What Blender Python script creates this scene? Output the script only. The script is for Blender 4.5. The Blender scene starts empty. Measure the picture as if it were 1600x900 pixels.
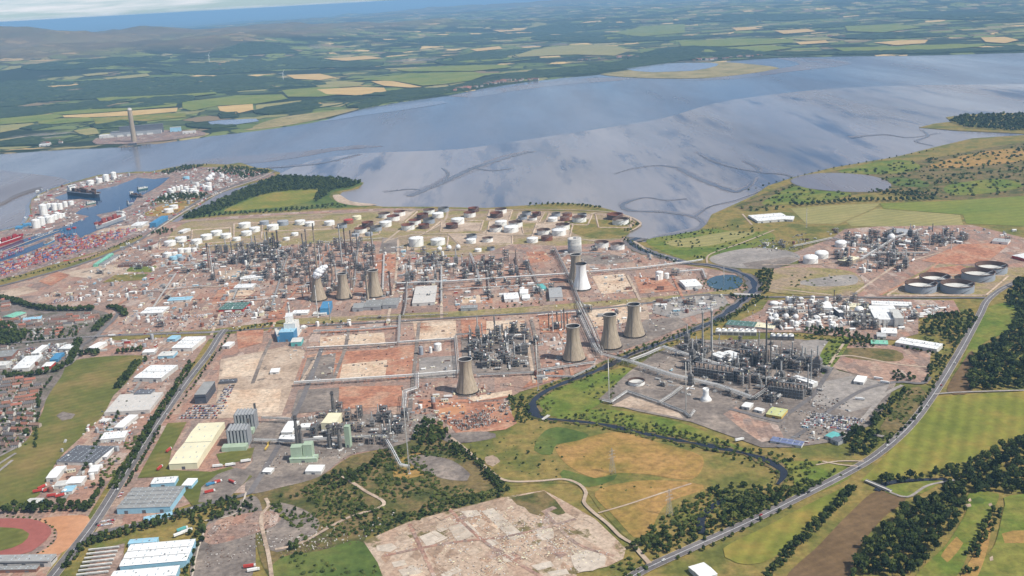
import bpy, math, random
from mathutils import Vector, Matrix, noise, geometry
R = math.radians
SC = bpy.context.scene
COL = SC.collection
rnd = random.Random(7)

# ---------------------------------------------------------------- camera
F, HC = 1620.0, 650.0
PITCH, ROLL = R(15.8), math.atan(.055)
fw = Vector((0, math.cos(PITCH), -math.sin(PITCH)))
rt0 = Vector((1, 0, 0)); up0 = rt0.cross(fw)
rt = rt0*math.cos(ROLL) - up0*math.sin(ROLL)
up = up0*math.cos(ROLL) + rt0*math.sin(ROLL)
cam_d = bpy.data.cameras.new('camera'); cam = bpy.data.objects.new('camera', cam_d); COL.objects.link(cam)
cam.matrix_world = Matrix.Translation((0, 0, HC)) @ Matrix((rt, up, -fw)).transposed().to_4x4()
cam_d.sensor_width = 36; cam_d.lens = 36*F/1600; cam_d.clip_start = 20; cam_d.clip_end = 400000
SC.camera = cam

# ---------------------------------------------------------------- world, sun, exposure
SUN_EL, SUN_AZ = R(50), math.atan2(.88, -.47)      # azimuth measured from +Y towards +X
w = bpy.data.worlds.new("World"); SC.world = w; w.use_nodes = True
nt = w.node_tree; bg = nt.nodes['Background']
sky = nt.nodes.new('ShaderNodeTexSky'); sky.sky_type = 'NISHITA'; sky.sun_disc = False
sky.sun_elevation = SUN_EL; sky.sun_rotation = SUN_AZ; sky.altitude = 300; sky.air_density = .7; sky.dust_density = .15; sky.ozone_density = 1.2
def wn(t, **k):
    n = nt.nodes.new(t)
    for a, b in k.items(): setattr(n, a, b)
    return n
tc = wn('ShaderNodeTexCoord'); sep = wn('ShaderNodeSeparateXYZ'); nt.links.new(tc.outputs['Generated'], sep.inputs[0])
zz = wn('ShaderNodeMath', operation='ADD'); nt.links.new(sep.outputs[2], zz.inputs[0]); zz.inputs[1].default_value = .07
zm = wn('ShaderNodeMath', operation='MAXIMUM'); nt.links.new(zz.outputs[0], zm.inputs[0]); zm.inputs[1].default_value = .02
dx = wn('ShaderNodeMath', operation='DIVIDE'); dy = wn('ShaderNodeMath', operation='DIVIDE')
for d, i in ((dx, 0), (dy, 1)): nt.links.new(sep.outputs[i], d.inputs[0]); nt.links.new(zm.outputs[0], d.inputs[1])
cmb = wn('ShaderNodeCombineXYZ'); nt.links.new(dx.outputs[0], cmb.inputs[0]); nt.links.new(dy.outputs[0], cmb.inputs[1])
cn = wn('ShaderNodeTexNoise'); cn.inputs['Scale'].default_value = .55; cn.inputs['Detail'].default_value = 9; cn.inputs['Roughness'].default_value = .58
nt.links.new(cmb.outputs[0], cn.inputs['Vector'])
cr = wn('ShaderNodeValToRGB'); cr.color_ramp.elements[0].position = .46; cr.color_ramp.elements[1].position = .62
nt.links.new(cn.outputs['Fac'], cr.inputs[0])
cm = wn('ShaderNodeMix', data_type='RGBA'); nt.links.new(cr.outputs[0], cm.inputs[0]); 
stn = wn('ShaderNodeMix', data_type='RGBA', blend_type='MULTIPLY'); stn.inputs[0].default_value = 1; stn.inputs[7].default_value = (.98, 1.2, 1.5, 1); nt.links.new(sky.outputs[0], stn.inputs[6]); nt.links.new(stn.outputs[2], cm.inputs[6]); cm.inputs[7].default_value = (13, 13.6, 14.5, 1)
nt.links.new(cm.outputs[2], bg.inputs[0]); bg.inputs[1].default_value = .056
sd = bpy.data.lights.new('sun', 'SUN'); sd.energy = 5.0; sd.angle = R(.53); sd.color = (1, .95, .87)
so = bpy.data.objects.new('sun', sd); COL.objects.link(so)
sv = Vector((math.sin(SUN_AZ)*math.cos(SUN_EL), math.cos(SUN_AZ)*math.cos(SUN_EL), math.sin(SUN_EL)))
so.rotation_euler = sv.to_track_quat('Z', 'Y').to_euler(); so.location = (0, 0, 900)
vs = SC.view_settings; vs.view_transform = 'Standard'; vs.look = 'None'; vs.exposure = .14; vs.gamma = 1; vs.use_curve_mapping = False
SC.render.engine = 'CYCLES'
cy = SC.cycles; cy.max_bounces = 4; cy.diffuse_bounces = 2; cy.glossy_bounces = 2; cy.transparent_max_bounces = 4; cy.volume_bounces = 0
cy.use_denoising = True; cy.use_adaptive_sampling = True; cy.adaptive_threshold = .02; cy.caustics_reflective = False; cy.caustics_refractive = False

# ---------------------------------------------------------------- picture <-> place
def P(x, y, z=0.0):
    d = fw*F + rt*(x-800) + up*(450-y); t = (z-HC)/d.z
    return Vector((d.x*t, d.y*t, z))
def proj(v):
    v = Vector(v) - Vector((0, 0, HC)); f = v.dot(fw)
    return 800+F*v.dot(rt)/f, 450-F*v.dot(up)/f
def mpp(x, y): return (P(x, y)-Vector((0, 0, HC))).length/F
def hgt(x, yb, yt):
    a = P(x, yb); lo, hi = 0, 400
    for _ in range(30):
        m = (lo+hi)/2
        if proj((a.x, a.y, m))[1] > yt: lo = m
        else: hi = m
    return lo

# ---------------------------------------------------------------- materials
MATS = {}
def newmat(name):
    m = bpy.data.materials.new(name); m.use_nodes = True; MATS[name] = m
    return m, m.node_tree, m.node_tree.nodes['Principled BSDF']
def N(t, ty, **k):
    n = t.nodes.new(ty)
    for a, b in k.items():
        if a in n.inputs: n.inputs[a].default_value = b
        else: setattr(n, a, b)
    return n
def c4(c): return (c[0], c[1], c[2], 1)
def ramp(t, src, stops, mode='LINEAR'):
    r = t.nodes.new('ShaderNodeValToRGB'); r.color_ramp.interpolation = mode
    e = r.color_ramp.elements
    while len(e) < len(stops): e.new(.5)
    for i, (p, c) in enumerate(stops): e[i].position = p; e[i].color = c4(c)
    t.links.new(src, r.inputs[0]); return r.outputs[0]
def mixc(t, f, a, b, bt='MIX'):
    m = t.nodes.new('ShaderNodeMix'); m.data_type = 'RGBA'; m.blend_type = bt
    for v, i in ((f, 0), (a, 6), (b, 7)):
        if isinstance(v, (int, float)): m.inputs[i].default_value = v
        elif isinstance(v, tuple): m.inputs[i].default_value = c4(v)
        else: t.links.new(v, m.inputs[i])
    return m.outputs[2]
def mth(t, op, a, b=0.0, c=None):
    m = t.nodes.new('ShaderNodeMath'); m.operation = op
    for i, v in enumerate((a, b, c)):
        if v is None: continue
        if isinstance(v, (int, float)): m.inputs[i].default_value = v
        else: t.links.new(v, m.inputs[i])
    return m.outputs[0]
def posn(t, rot=0, sc=(1, 1, 1), obj=False):
    g = t.nodes.new('ShaderNodeTexCoord').outputs['Object'] if obj else t.nodes.new('ShaderNodeNewGeometry').outputs['Position']
    m = t.nodes.new('ShaderNodeMapping'); m.vector_type = 'POINT'
    m.inputs['Rotation'].default_value = (0, 0, rot); m.inputs['Scale'].default_value = sc
    t.links.new(g, m.inputs['Vector']); return m.outputs[0]
def nz(t, v, s, d=5, r=.6):
    n = N(t, 'ShaderNodeTexNoise', Scale=s, Detail=d, Roughness=r); t.links.new(v, n.inputs['Vector']); return n.outputs['Fac']
def vor(t, v, s, rand=1.0, feature='F1', metric='EUCLIDEAN'):
    n = t.nodes.new('ShaderNodeTexVoronoi'); n.feature = feature
    if feature != 'DISTANCE_TO_EDGE': n.distance = metric
    n.inputs['Scale'].default_value = s; n.inputs['Randomness'].default_value = rand; t.links.new(v, n.inputs['Vector']); return n
def white(t, col):
    n = t.nodes.new('ShaderNodeTexWhiteNoise'); n.noise_dimensions = '3D'; t.links.new(col, n.inputs['Vector']); return n.outputs['Value']
def grey(v): return (v, v, v)

def land(name, stops, s1=.01, s2=.08, amt=.5, rough=.95, streak=None, rot=0, patch=None, blocks=None):
    """open ground: broad patches of the colours in stops, finer mottling, optional mowing streaks, spots and rectangular blocks"""
    m, t, b = newmat(name); v = posn(t, rot)
    f = nz(t, v, s1, 7, .62)
    col = ramp(t, f, stops)
    if blocks:
        bs, bst, bf = blocks
        bv = posn(t, rot, (1, .5, 1))
        vb = vor(t, bv, bs, .55, 'F1', 'CHEBYCHEV')
        h = white(t, vb.outputs['Color'])
        bc = ramp(t, h, bst, 'CONSTANT')
        vb2 = vor(t, bv, bs*2.7, .6, 'F1', 'CHEBYCHEV'); h2 = white(t, vb2.outputs['Color'])
        bc = mixc(t, ramp(t, h2, [(.0, grey(0)), (.6, grey(0)), (.61, grey(1))], 'CONSTANT'), bc, ramp(t, h2, [(0, bst[0][1])]+[(.6+.4*p, c) for p, c in bst[1:]], 'CONSTANT'))
        msk = ramp(t, nz(t, v, s1*1.7, 3, .5), [(.5-bf*.5, grey(1)), (.56-bf*.5+.1, grey(0))])
        col = mixc(t, mth(t, 'MULTIPLY_ADD', msk, .45, bf*.6), col, bc)
    if patch:
        ps, pc, p0 = patch
        pf = ramp(t, nz(t, v, ps, 6, .7), [(p0, grey(0)), (p0+.05, grey(1))]); col = mixc(t, pf, col, pc)
    if streak:
        sa, ss, sf = streak
        sw = t.nodes.new('ShaderNodeTexWave'); sw.inputs['Scale'].default_value = ss; sw.inputs['Distortion'].default_value = .6; sw.inputs['Detail'].default_value = 1
        t.links.new(posn(t, sa), sw.inputs['Vector'])
        col = mixc(t, sf, col, mixc(t, 1.0, col, ramp(t, sw.outputs['Color'], [(0, grey(.55)), (1, grey(1.35))]), 'MULTIPLY'))
    g = mth(t, 'MAXIMUM', mth(t, 'MULTIPLY_ADD', nz(t, v, s2, 7, .75), 4.2*amt, 1-2.1*amt), .25)
    cc = t.nodes.new('ShaderNodeCombineColor')
    for i in range(3): t.links.new(g, cc.inputs[i])
    col = mixc(t, 1.0, col, cc.outputs[0], 'MULTIPLY')
    t.links.new(col, b.inputs['Base Color']); b.inputs['Roughness'].default_value = rough
    b.inputs['Specular IOR Level'].default_value = .15
    return m
def paint(name, col, rough=.6, metal=0.0, var=.25, scale=.15, tint=0.0, spec=.3, zs=.4):
    """painted or bare surface with weathering; tint = how much each object differs"""
    m, t, b = newmat(name); v = posn(t, 0, (1, 1, zs), True)
    f = nz(t, v, scale, 6, .7)
    c = mixc(t, 1.0, col, ramp(t, f, [(.25, grey(1-var)), (.7, grey(1+var*.35))]), 'MULTIPLY')
    if tint:
        oi = t.nodes.new('ShaderNodeObjectInfo')
        c = mixc(t, 1.0, c, ramp(t, oi.outputs['Random'], [(0, grey(1-tint)), (1, grey(1+tint*.5))]), 'MULTIPLY')
    t.links.new(c, b.inputs['Base Color']); b.inputs['Roughness'].default_value = rough; b.inputs['Metallic'].default_value = metal
    b.inputs['Specular IOR Level'].default_value = spec
    return m
def palette(name, cols, rough=.6):
    """one of several plain colours for each object"""
    m, t, b = newmat(name); oi = t.nodes.new('ShaderNodeObjectInfo')
    n = len(cols); c = ramp(t, oi.outputs['Random'], [(i/n, k) for i, k in enumerate(cols)], 'CONSTANT')
    f = nz(t, posn(t, 0, (1, 1, 1), True), .6, 4, .6)
    c = mixc(t, 1.0, c, ramp(t, f, [(.3, grey(.8)), (.7, grey(1.1))]), 'MULTIPLY')
    t.links.new(c, b.inputs['Base Color']); b.inputs['Roughness'].default_value = rough; b.inputs['Specular IOR Level'].default_value = .3
    return m
def leafm(name, dark, light, tint=.35, scale=.35):
    m, t, b = newmat(name)
    f = nz(t, posn(t), scale, 4, .6); c = ramp(t, f, [(.3, dark), (.7, light)])
    c = mixc(t, .5, c, ramp(t, nz(t, posn(t), .045, 3, .5), [(.4, dark), (.6, light)]))
    oi = t.nodes.new('ShaderNodeObjectInfo')
    c = mixc(t, 1.0, c, ramp(t, oi.outputs['Random'], [(0, (1-tint, 1-tint*.8, 1-tint)), (1, (1+tint*.6, 1+tint*.4, 1))]), 'MULTIPLY')
    t.links.new(c, b.inputs['Base Color']); b.inputs['Roughness'].default_value = .8; b.inputs['Specular IOR Level'].default_value = .15
    return m

# --- ground
land('rough_grass', [(.25, (.07, .088, .02)), (.42, (.13, .13, .032)), (.55, (.24, .175, .055)), (.7, (.10, .12, .026))], .012, .09, .5)
land('green_grass', [(.25, (.05, .09, .014)), (.45, (.11, .15, .024)), (.6, (.19, .18, .04)), (.75, (.09, .12, .02))], .012, .08, .5)
land('lush_grass', [(.3, (.04, .075, .016)), (.5, (.09, .125, .028)), (.7, (.15, .15, .04))], .012, .08, .45)
land('pitch_grass', [(.3, (.085, .1, .022)), (.5, (.12, .125, .03)), (.66, (.21, .155, .055))], .007, .05, .3, streak=(R(60), .02, .16))
land('dry_meadow', [(.3, (.15, .13, .03)), (.45, (.27, .175, .05)), (.58, (.34, .2, .07)), (.72, (.2, .16, .035))], .012, .09, .5)
land('crop_green', [(.3, (.12, .145, .022)), (.5, (.175, .18, .033)), (.68, (.29, .2, .05))], .008, .06, .3, streak=(R(28), .016, .28))
land('crop_pale', [(.3, (.22, .21, .075)), (.6, (.29, .25, .1))], .006, .05, .2, streak=(R(70), .012, .2))
land('crop_mid', [(.3, (.11, .16, .03)), (.6, (.19, .2, .042))], .005, .05, .25, streak=(R(80), .01, .15))
land('hay_field', [(.3, (.44, .29, .11)), (.6, (.52, .36, .15))], .006, .05, .15)
land('ploughed', [(.3, (.11, .07, .034)), (.7, (.185, .12, .062))], .008, .07, .35, streak=(R(62), .03, .12))
land('scrub_ground', [(.3, (.04, .055, .016)), (.44, (.09, .09, .028)), (.55, (.18, .13, .055)), (.7, (.12, .1, .05))], .02, .12, .6)
BL = [(0, (.28, .17, .135)), (.16, (.36, .23, .17)), (.3, (.18, .125, .105)), (.42, (.15, .125, .115)), (.54, (.3, .14, .095)), (.66, (.38, .29, .22)), (.76, (.21, .18, .165)), (.86, (.12, .1, .095)), (.94, (.46, .4, .35))]
land('works_ground', [(.28, (.17, .12, .1)), (.42, (.3, .2, .155)), (.54, (.36, .235, .175)), (.68, (.23, .175, .15))], .012, .16, .6, blocks=(.03, BL, .7))
land('busy_ground', [(.28, (.1, .085, .085)), (.5, (.24, .18, .16)), (.7, (.17, .15, .15))], .02, .22, .9, blocks=(.06, BL, .8))
land('red_earth', [(.28, (.22, .11, .075)), (.48, (.37, .17, .105)), (.62, (.4, .24, .16)), (.75, (.28, .18, .14))], .022, .12, .6)
land('pale_earth', [(.25, (.34, .22, .15)), (.42, (.5, .36, .25)), (.58, (.56, .45, .34)), (.75, (.38, .26, .19))], .014, .13, .55, patch=(.012, (.33, .17, .105), .6))
land('tan_ground', [(.28, (.27, .2, .145)), (.5, (.42, .32, .24)), (.7, (.5, .41, .32))], .014, .12, .5, patch=(.02, (.19, .15, .12), .58))
SL = [(0, (.42, .33, .25)), (.25, (.5, .42, .33)), (.45, (.33, .22, .15)), (.6, (.24, .18, .13)), (.72, (.37, .26, .19)), (.88, (.48, .39, .3))]
land('slab_ground', [(.3, (.25, .16, .105)), (.46, (.37, .25, .175)), (.58, (.44, .32, .235)), (.72, (.2, .14, .085))], .016, .18, .5, rot=R(35), blocks=(.035, SL, .8), patch=(.016, (.16, .13, .06), .57))
land('dark_yard', [(.3, (.12, .1, .088)), (.5, (.2, .168, .145)), (.62, (.28, .23, .19)), (.75, (.15, .13, .12))], .016, .12, .55)
land('grey_yard', [(.3, (.2, .18, .165)), (.55, (.29, .26, .235)), (.72, (.36, .32, .28))], .014, .1, .4)
land('concrete', [(.3, (.4, .33, .26)), (.7, (.55, .48, .4))], .02, .12, .35)
land('bund_grass', [(.3, (.15, .15, .055)), (.45, (.26, .21, .09)), (.58, (.3, .22, .15)), (.72, (.19, .16, .08))], .012, .12, .6)
land('asphalt', [(.3, (.12, .11, .11)), (.7, (.19, .175, .17))], .02, .15, .3)
land('track_earth', [(.3, (.36, .27, .2)), (.7, (.46, .37, .28))], .02, .15, .3)
land('orange_gravel', [(.3, (.42, .2, .1)), (.7, (.52, .28, .16))], .02, .1, .2)
land('running_track', [(.3, (.26, .085, .07)), (.7, (.32, .11, .09))], .02, .1, .15)
land('mud_bank', [(.3, (.11, .1, .105)), (.7, (.17, .15, .15))], .01, .05, .3, rough=.35)
land('salt_marsh', [(.3, (.16, .15, .06)), (.55, (.3, .24, .11)), (.75, (.36, .29, .16))], .006, .04, .4)
land('urban_ground', [(.3, (.07, .08, .045)), (.5, (.17, .14, .12)), (.7, (.22, .19, .18))], .03, .15, .8)
land('white_line', [(.3, grey(.7)), (.7, grey(.8))], .02, .1, .2)
# --- objects
paint('tan_concrete', (.39, .32, .235), .9, 0, .5, .3, zs=.07)
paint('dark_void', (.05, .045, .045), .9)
paint('white_paint', (.78, .78, .74), .45, 0, .42, .35, zs=.12)
paint('bright_white', (.8, .8, .78), .5, 0, .22, .08, .08)
paint('off_white', (.62, .61, .57), .6, 0, .32, .15, .12)
paint('cream_paint', (.72, .67, .47), .6, 0, .12, .05)
paint('grey_paint', (.34, .35, .36), .55, 0, .25, .15, .15)
paint('tank_grey', (.3, .33, .37), .55, 0, .15, .1)
paint('steel', (.46, .45, .43), .4, .35, .35, .3, .25)
paint('dark_steel', (.2, .19, .18), .5, .3, .35, .3, .25)
paint('pale_steel', (.58, .57, .54), .4, .25, .3, .3, .2)
paint('rust', (.24, .1, .065), .8, 0, .4, .2, .25)
paint('rust_brown', (.14, .085, .065), .8, 0, .4, .2, .25)
paint('brown_steel', (.3, .225, .18), .7, .1, .4, .3, .3)
paint('blue_paint', (.07, .24, .42), .5)
paint('pale_blue', (.3, .52, .64), .5, 0, .15)
paint('teal_roof', (.13, .42, .4), .6)
paint('sage_green', (.36, .45, .33), .6, 0, .2, .1)
paint('dark_green', (.09, .17, .14), .6)
paint('roof_light', (.42, .47, .5), .4)
paint('slate_roof', (.13, .135, .15), .7, 0, .3, .2, .2)
paint('grey_roof', (.3, .3, .29), .7, 0, .3, .1, .25)
paint('dark_clad', (.08, .09, .11), .5, 0, .3, .2)
paint('glass_dark', (.035, .045, .06), .15, 0, .1, .2, 0, .5)
paint('tyre_black', (.03, .03, .03), .8)
paint('bark', (.09, .065, .045), .9)
paint('brick_wall', (.27, .14, .1), .85, 0, .25, .5, .2)
paint('yellow_paint', (.6, .42, .1), .5)
paint('red_paint', (.48, .06, .045), .45)
paint('ship_red', (.34, .03, .03), .45)
paint('lime_roof', (.5, .52, .24), .7)
paint('purple_roof', (.16, .19, .32), .6)
paint('green_roof', (.2, .5, .36), .6)
paint('light_concrete', (.55, .52, .48), .8, 0, .25, .2)
palette('shed_paint', [(.7, .7, .67), (.5, .5, .48), (.62, .58, .5), (.34, .36, .38), (.78, .78, .75), (.3, .4, .48), (.42, .3, .24)])
palette('roof_tile', [(.2, .1, .075), (.27, .12, .08), (.17, .12, .1), (.13, .12, .12), (.24, .15, .11), (.33, .13, .09)])
palette('house_wall', [(.5, .46, .4), (.6, .57, .52), (.4, .33, .27), (.34, .22, .17)])
palette('container_paint', [(.36, .08, .06), (.42, .16, .08), (.08, .1, .22), (.5, .47, .43), (.3, .07, .055), (.12, .17, .3), (.45, .26, .12), (.26, .27, .28)], .5)
palette('car_paint', [(.6, .6, .6), (.7, .7, .7), (.03, .03, .035), (.3, .31, .33), (.35, .03, .03), (.05, .09, .25), (.14, .14, .15), (.75, .75, .73)], .25)
leafm('leaf_dark', (.012, .024, .008), (.05, .07, .017), .45)
leafm('leaf_mid', (.022, .042, .01), (.08, .1, .024), .45)
leafm('leaf_light', (.05, .075, .02), (.12, .135, .035))
leafm('far_leaf', (.014, .03, .018), (.055, .08, .034), .2, .012)
M = MATS

# ---------------------------------------------------------------- mesh building
class MB:
    def __init__(s): s.v = []; s.f = []; s.m = []; s.sm = []
    def add(s, vs, fs, m=0, sm=False):
        k = len(s.v); s.v += [tuple(a) for a in vs]
        for f in fs: s.f.append(tuple(i+k for i in f)); s.m.append(m); s.sm.append(sm)
        return s
    def box(s, cx, cy, z, w, d, h, rot=0, m=0, tw=1.0, td=1.0):
        c, n = math.cos(rot), math.sin(rot); vs = []
        for zz_, a, b in ((z, 1, 1), (z+h, tw, td)):
            for x, y in ((-w/2, -d/2), (w/2, -d/2), (w/2, d/2), (-w/2, d/2)):
                x *= a; y *= b; vs.append((cx+x*c-y*n, cy+x*n+y*c, zz_))
        return s.add(vs, [(3, 2, 1, 0), (4, 5, 6, 7), (0, 1, 5, 4), (1, 2, 6, 5), (2, 3, 7, 6), (3, 0, 4, 7)], m)
    def lathe(s, prof, n=12, x=0, y=0, m=0, top=True, sm=True, bottom=False):
        vs = [(x+r*math.cos(2*math.pi*i/n), y+r*math.sin(2*math.pi*i/n), z) for r, z in prof for i in range(n)]
        fs = [(j*n+i, j*n+(i+1) % n, (j+1)*n+(i+1) % n, (j+1)*n+i) for j in range(len(prof)-1) for i in range(n)]
        s.add(vs, fs, m, sm); k = len(s.v)-len(vs)
        if top: s.f.append(tuple(k+(len(prof)-1)*n+i for i in range(n))); s.m.append(m); s.sm.append(False)
        return s
    def cyl(s, x, y, z0, z1, r0, r1=None, n=10, m=0, top=True, sm=True): return s.lathe([(r0, z0), (r0 if r1 is None else r1, z1)], n, x, y, m, top, sm)
    def tube(s, a, b, r, n=6, m=0):
        a = Vector(a); b = Vector(b); d = b-a
        if d.length < 1e-6: return s
        q = d.to_track_quat('Z', 'Y'); vs = []
        for p in (a, b):
            for i in range(n): vs.append(p + q @ Vector((r*math.cos(2*math.pi*i/n), r*math.sin(2*math.pi*i/n), 0)))
        return s.add(vs, [(i, (i+1) % n, n+(i+1) % n, n+i) for i in range(n)]+[tuple(range(n, 2*n)), tuple(range(n-1, -1, -1))], m, False)
    def beam(s, a, b, w, h=None, m=0):
        a = Vector(a); b = Vector(b); d = (b-a)
        if d.length < 1e-6: return s
        h = h or w; q = d.to_track_quat('Z', 'Y'); vs = []
        for p in (a, b):
            for x, y in ((-w/2, -h/2), (w/2, -h/2), (w/2, h/2), (-w/2, h/2)): vs.append(p+q @ Vector((x, y, 0)))
        return s.add(vs, [(3, 2, 1, 0), (4, 5, 6, 7), (0, 1, 5, 4), (1, 2, 6, 5), (2, 3, 7, 6), (3, 0, 4, 7)], m)
    def sphere(s, x, y, z, r, n=10, m=0, zs=1.0):
        k = n//2; prof = [(max(r*math.sin(math.pi*j/k), .01), z-r*zs*math.cos(math.pi*j/k)) for j in range(k+1)]
        return s.lathe(prof, n, x, y, m, False)
    def build(s, name, mats, parent=None, loc=None):
        me = bpy.data.meshes.new(name); me.from_pydata(s.v, [], s.f)
        mats = mats if isinstance(mats, (list, tuple)) else [mats]
        for q in mats: me.materials.append(M[q] if isinstance(q, str) else q)
        if len(mats) > 1: me.polygons.foreach_set('material_index', s.m)
        if any(s.sm): me.polygons.foreach_set('use_smooth', s.sm)
        me.update()
        o = bpy.data.objects.new(name, me); COL.objects.link(o)
        if parent: o.parent = parent
        if loc is not None: o.location = loc
        return o

ALL = []      # (object, label, shared) : labels are made single at the end
def tag(o, label, cat, group=None, shared=False):
    o['label'] = label; o['category'] = cat
    if group: o['group'] = group
    ALL.append((o, shared)); return o
def root(name, loc, rz=0.0, label='', cat='', group=None, shared=False):
    o = bpy.data.objects.new(name, None); o.empty_display_size = 1; COL.objects.link(o)
    o.location = loc; o.rotation_euler = (0, 0, rz); tag(o, label, cat, group, shared); return o
def kids(o, L):
    return L.get(o.name, [])
PROTO = {}
def place(key, maker, loc, rz=0.0, sc=(1, 1, 1), label='', cat='', group=None, shared=False, name=None):
    """first call of a key builds the thing, later ones copy it and its parts"""
    if key not in PROTO:
        rec = []
        def collect(o):
            return [(c, collect(c)) for c in o.children]
        r = maker(); PROTO[key] = (r, None)
        bpy.context.view_layer.update() if False else None
        tree = TREE.pop(id_of(r), [])
        PROTO[key] = (r, tree); new = r
    else:
        src, tree = PROTO[key]; new = src.copy(); COL.objects.link(new)
        def cp(lst, par):
            for c, sub in lst:
                k = c.copy(); COL.objects.link(k); k.parent = par; cp(sub, k)
        cp(tree, new)
    new.location = loc; new.rotation_euler = (0, 0, rz); new.scale = sc if isinstance(sc, (tuple, list)) else (sc,)*3
    if 'group' in new and not group: del new['group']
    tag(new, label, cat, group, shared); return new
TREE = {}
def id_of(r): return r.name
def proto_root(name, parts):
    """parts: list of (MB, name, materials, [subparts same form])"""
    if len(parts) == 1 and parts[0][1] is None:
        o = parts[0][0].build(name, parts[0][2]); TREE[o.name] = []; return o
    r = bpy.data.objects.new(name, None); r.empty_display_size = 1; COL.objects.link(r)
    def mk(lst, par):
        out = []
        for p in lst:
            o = p[0].build(p[1], p[2], par); out.append((o, mk(p[3] if len(p) > 3 else [], o)))
        return out
    TREE[r.name] = mk(parts, r); return r

# ---------------------------------------------------------------- terrain
SHORE = [(-700, 262), (-300, 250), (-100, 245), (0, 240), (100, 233), (200, 229), (260, 222), (330, 212), (390, 205), (450, 197), (510, 187), (550, 173), (585, 166), (640, 157), (700, 149), (760, 137), (820, 128), (880, 121), (930, 117), (1000, 107), (1100, 98), (1215, 90), (1300, 88), (1450, 86), (1600, 82), (1900, 76), (2300, 64)]
_sh = []
for x, y in SHORE:
    q = P(x, y); _sh.append((math.atan2(q.x, q.y), math.hypot(q.x, q.y)))
_sh.sort()
def shore(az):
    if az <= _sh[0][0]: return _sh[0][1]
    for (a, r1), (b, r2) in zip(_sh, _sh[1:]):
        if az <= b: return r1+(r2-r1)*(az-a)/(b-a)
    return _sh[-1][1]
def sstep(a, b, x):
    t = min(1, max(0, (x-a)/(b-a))); return t*t*(3-2*t)
def HT(x, y):
    r = math.hypot(x, y)
    if r < 5000: return 0.0
    az = math.atan2(x, y); d = r-shore(az)
    if d <= 0: return 0.0
    q = Vector((x/5200, y/5200, 0)); q2 = Vector((x/1900+7, y/1900, 3))
    n1 = noise.fractal(q, .9, 2.1, 6)*.5+.5; n2 = noise.fractal(q2, 1., 2.2, 4)
    left = sstep(.1, -.45, az)
    h = 25*sstep(150, 2500, d)*(1+.6*n2) + 60*sstep(2000, 7000, d)*n1
    h += left*sstep(4500, 9500, d)*(200+260*n1+170*n2)*(1-.8*sstep(14000, 20000, d))
    h += (1-left)*sstep(7000, 13000, d)*(70+150*n1+40*n2)
    h += sstep(19000, 27000, d)*(120+300*max(0, n1-.35))*(1-left*.75)
    h -= r*r/(2*6.371e6)*sstep(0, 4000, d)
    return h
def PT(x, y):
    """ground point on the rising far side"""
    z = 0.0
    for _ in range(6):
        q = P(x, y, z); z2 = HT(q.x, q.y); z = z*.5+z2*.5
    q.z = z2; return q
def densify(pts, step, closed=True, smooth=False, jit=0):
    out = []; n = len(pts)
    for i in range(n if closed else n-1):
        a, b = pts[i], pts[(i+1) % n]
        L = (b-a).length; k = max(1, int(L/step))
        for j in range(k):
            t = j/k
            if smooth:
                p0, p3 = pts[(i-1) % n] if closed or i > 0 else a, pts[(i+2) % n] if closed or i+2 < n else b
                p = .5*((2*a)+(b-p0)*t+(2*p0-5*a+4*b-p3)*t*t+(3*a-p0-3*b+p3)*t**3)
            else: p = a.lerp(b, t)
            out.append(p)
    if not closed: out.append(pts[-1])
    if jit:
        out = [p+Vector((rnd.uniform(-jit, jit), rnd.uniform(-jit, jit), 0)) for p in out]
    return out
LAYN = {}
def lz(layer):
    LAYN[layer] = LAYN.get(layer, 0)+1
    return layer*.2 + LAYN[layer]*.0045
def inpoly(x, y, poly):
    c = False; n = len(poly); j = n-1
    for i in range(n):
        xi, yi = poly[i][0], poly[i][1]; xj, yj = poly[j][0], poly[j][1]
        if (yi > y) != (yj > y) and x < (xj-xi)*(y-yi)/(yj-yi)+xi: c = not c
        j = i
    return c
def sheet(name, px, mat, layer=1, smooth=True, step=12, jit=0, z=None, far=False, skirt=0, world=False, kind='structure', lift=None):
    pts = [Vector((p[0], p[1], 0)) for p in px] if world else [(PT(*p) if far else P(*p)) for p in px]
    s = step*max(1, (pts[0].length/1500))
    pts = densify([Vector((p.x, p.y, 0)) for p in pts], s, True, smooth, jit)
    zz0 = lz(layer) if z is None else z
    if far:
        zz0 = 2.5 if lift is None else lift
        xs = [p.x for p in pts]; ys = [p.y for p in pts]; g = max(60, (max(xs)-min(xs))/26)
        inner = []
        X = min(xs)+g/2
        while X < max(xs):
            Y = min(ys)+g/2
            while Y < max(ys):
                if inpoly(X, Y, pts): inner.append(Vector((X, Y)))
                Y += g
            X += g
        n = len(pts); r = geometry.delaunay_2d_cdt([Vector((p.x, p.y)) for p in pts]+inner, [(i, (i+1) % n) for i in range(n)], [], 1, .01)
        vs = [(v.x, v.y, HT(v.x, v.y)+zz0) for v in r[0]]; fs = r[2]
    else:
        n = len(pts); r = geometry.delaunay_2d_cdt([Vector((p.x, p.y)) for p in pts], [(i, (i+1) % n) for i in range(n)], [], 1, .01)
        vs = [(v.x, v.y, zz0) for v in r[0]]; fs = r[2]
        if skirt:
            k = len(vs); vs += [(p.x, p.y, zz0) for p in pts]+[(p.x, p.y, zz0-skirt) for p in pts]
            fs = list(fs)+[(k+i, k+(i+1) % n, k+n+(i+1) % n, k+n+i) for i in range(n)]
    mb = MB(); mb.add(vs, fs); o = mb.build(name, mat); o['kind'] = kind
    return o
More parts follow.
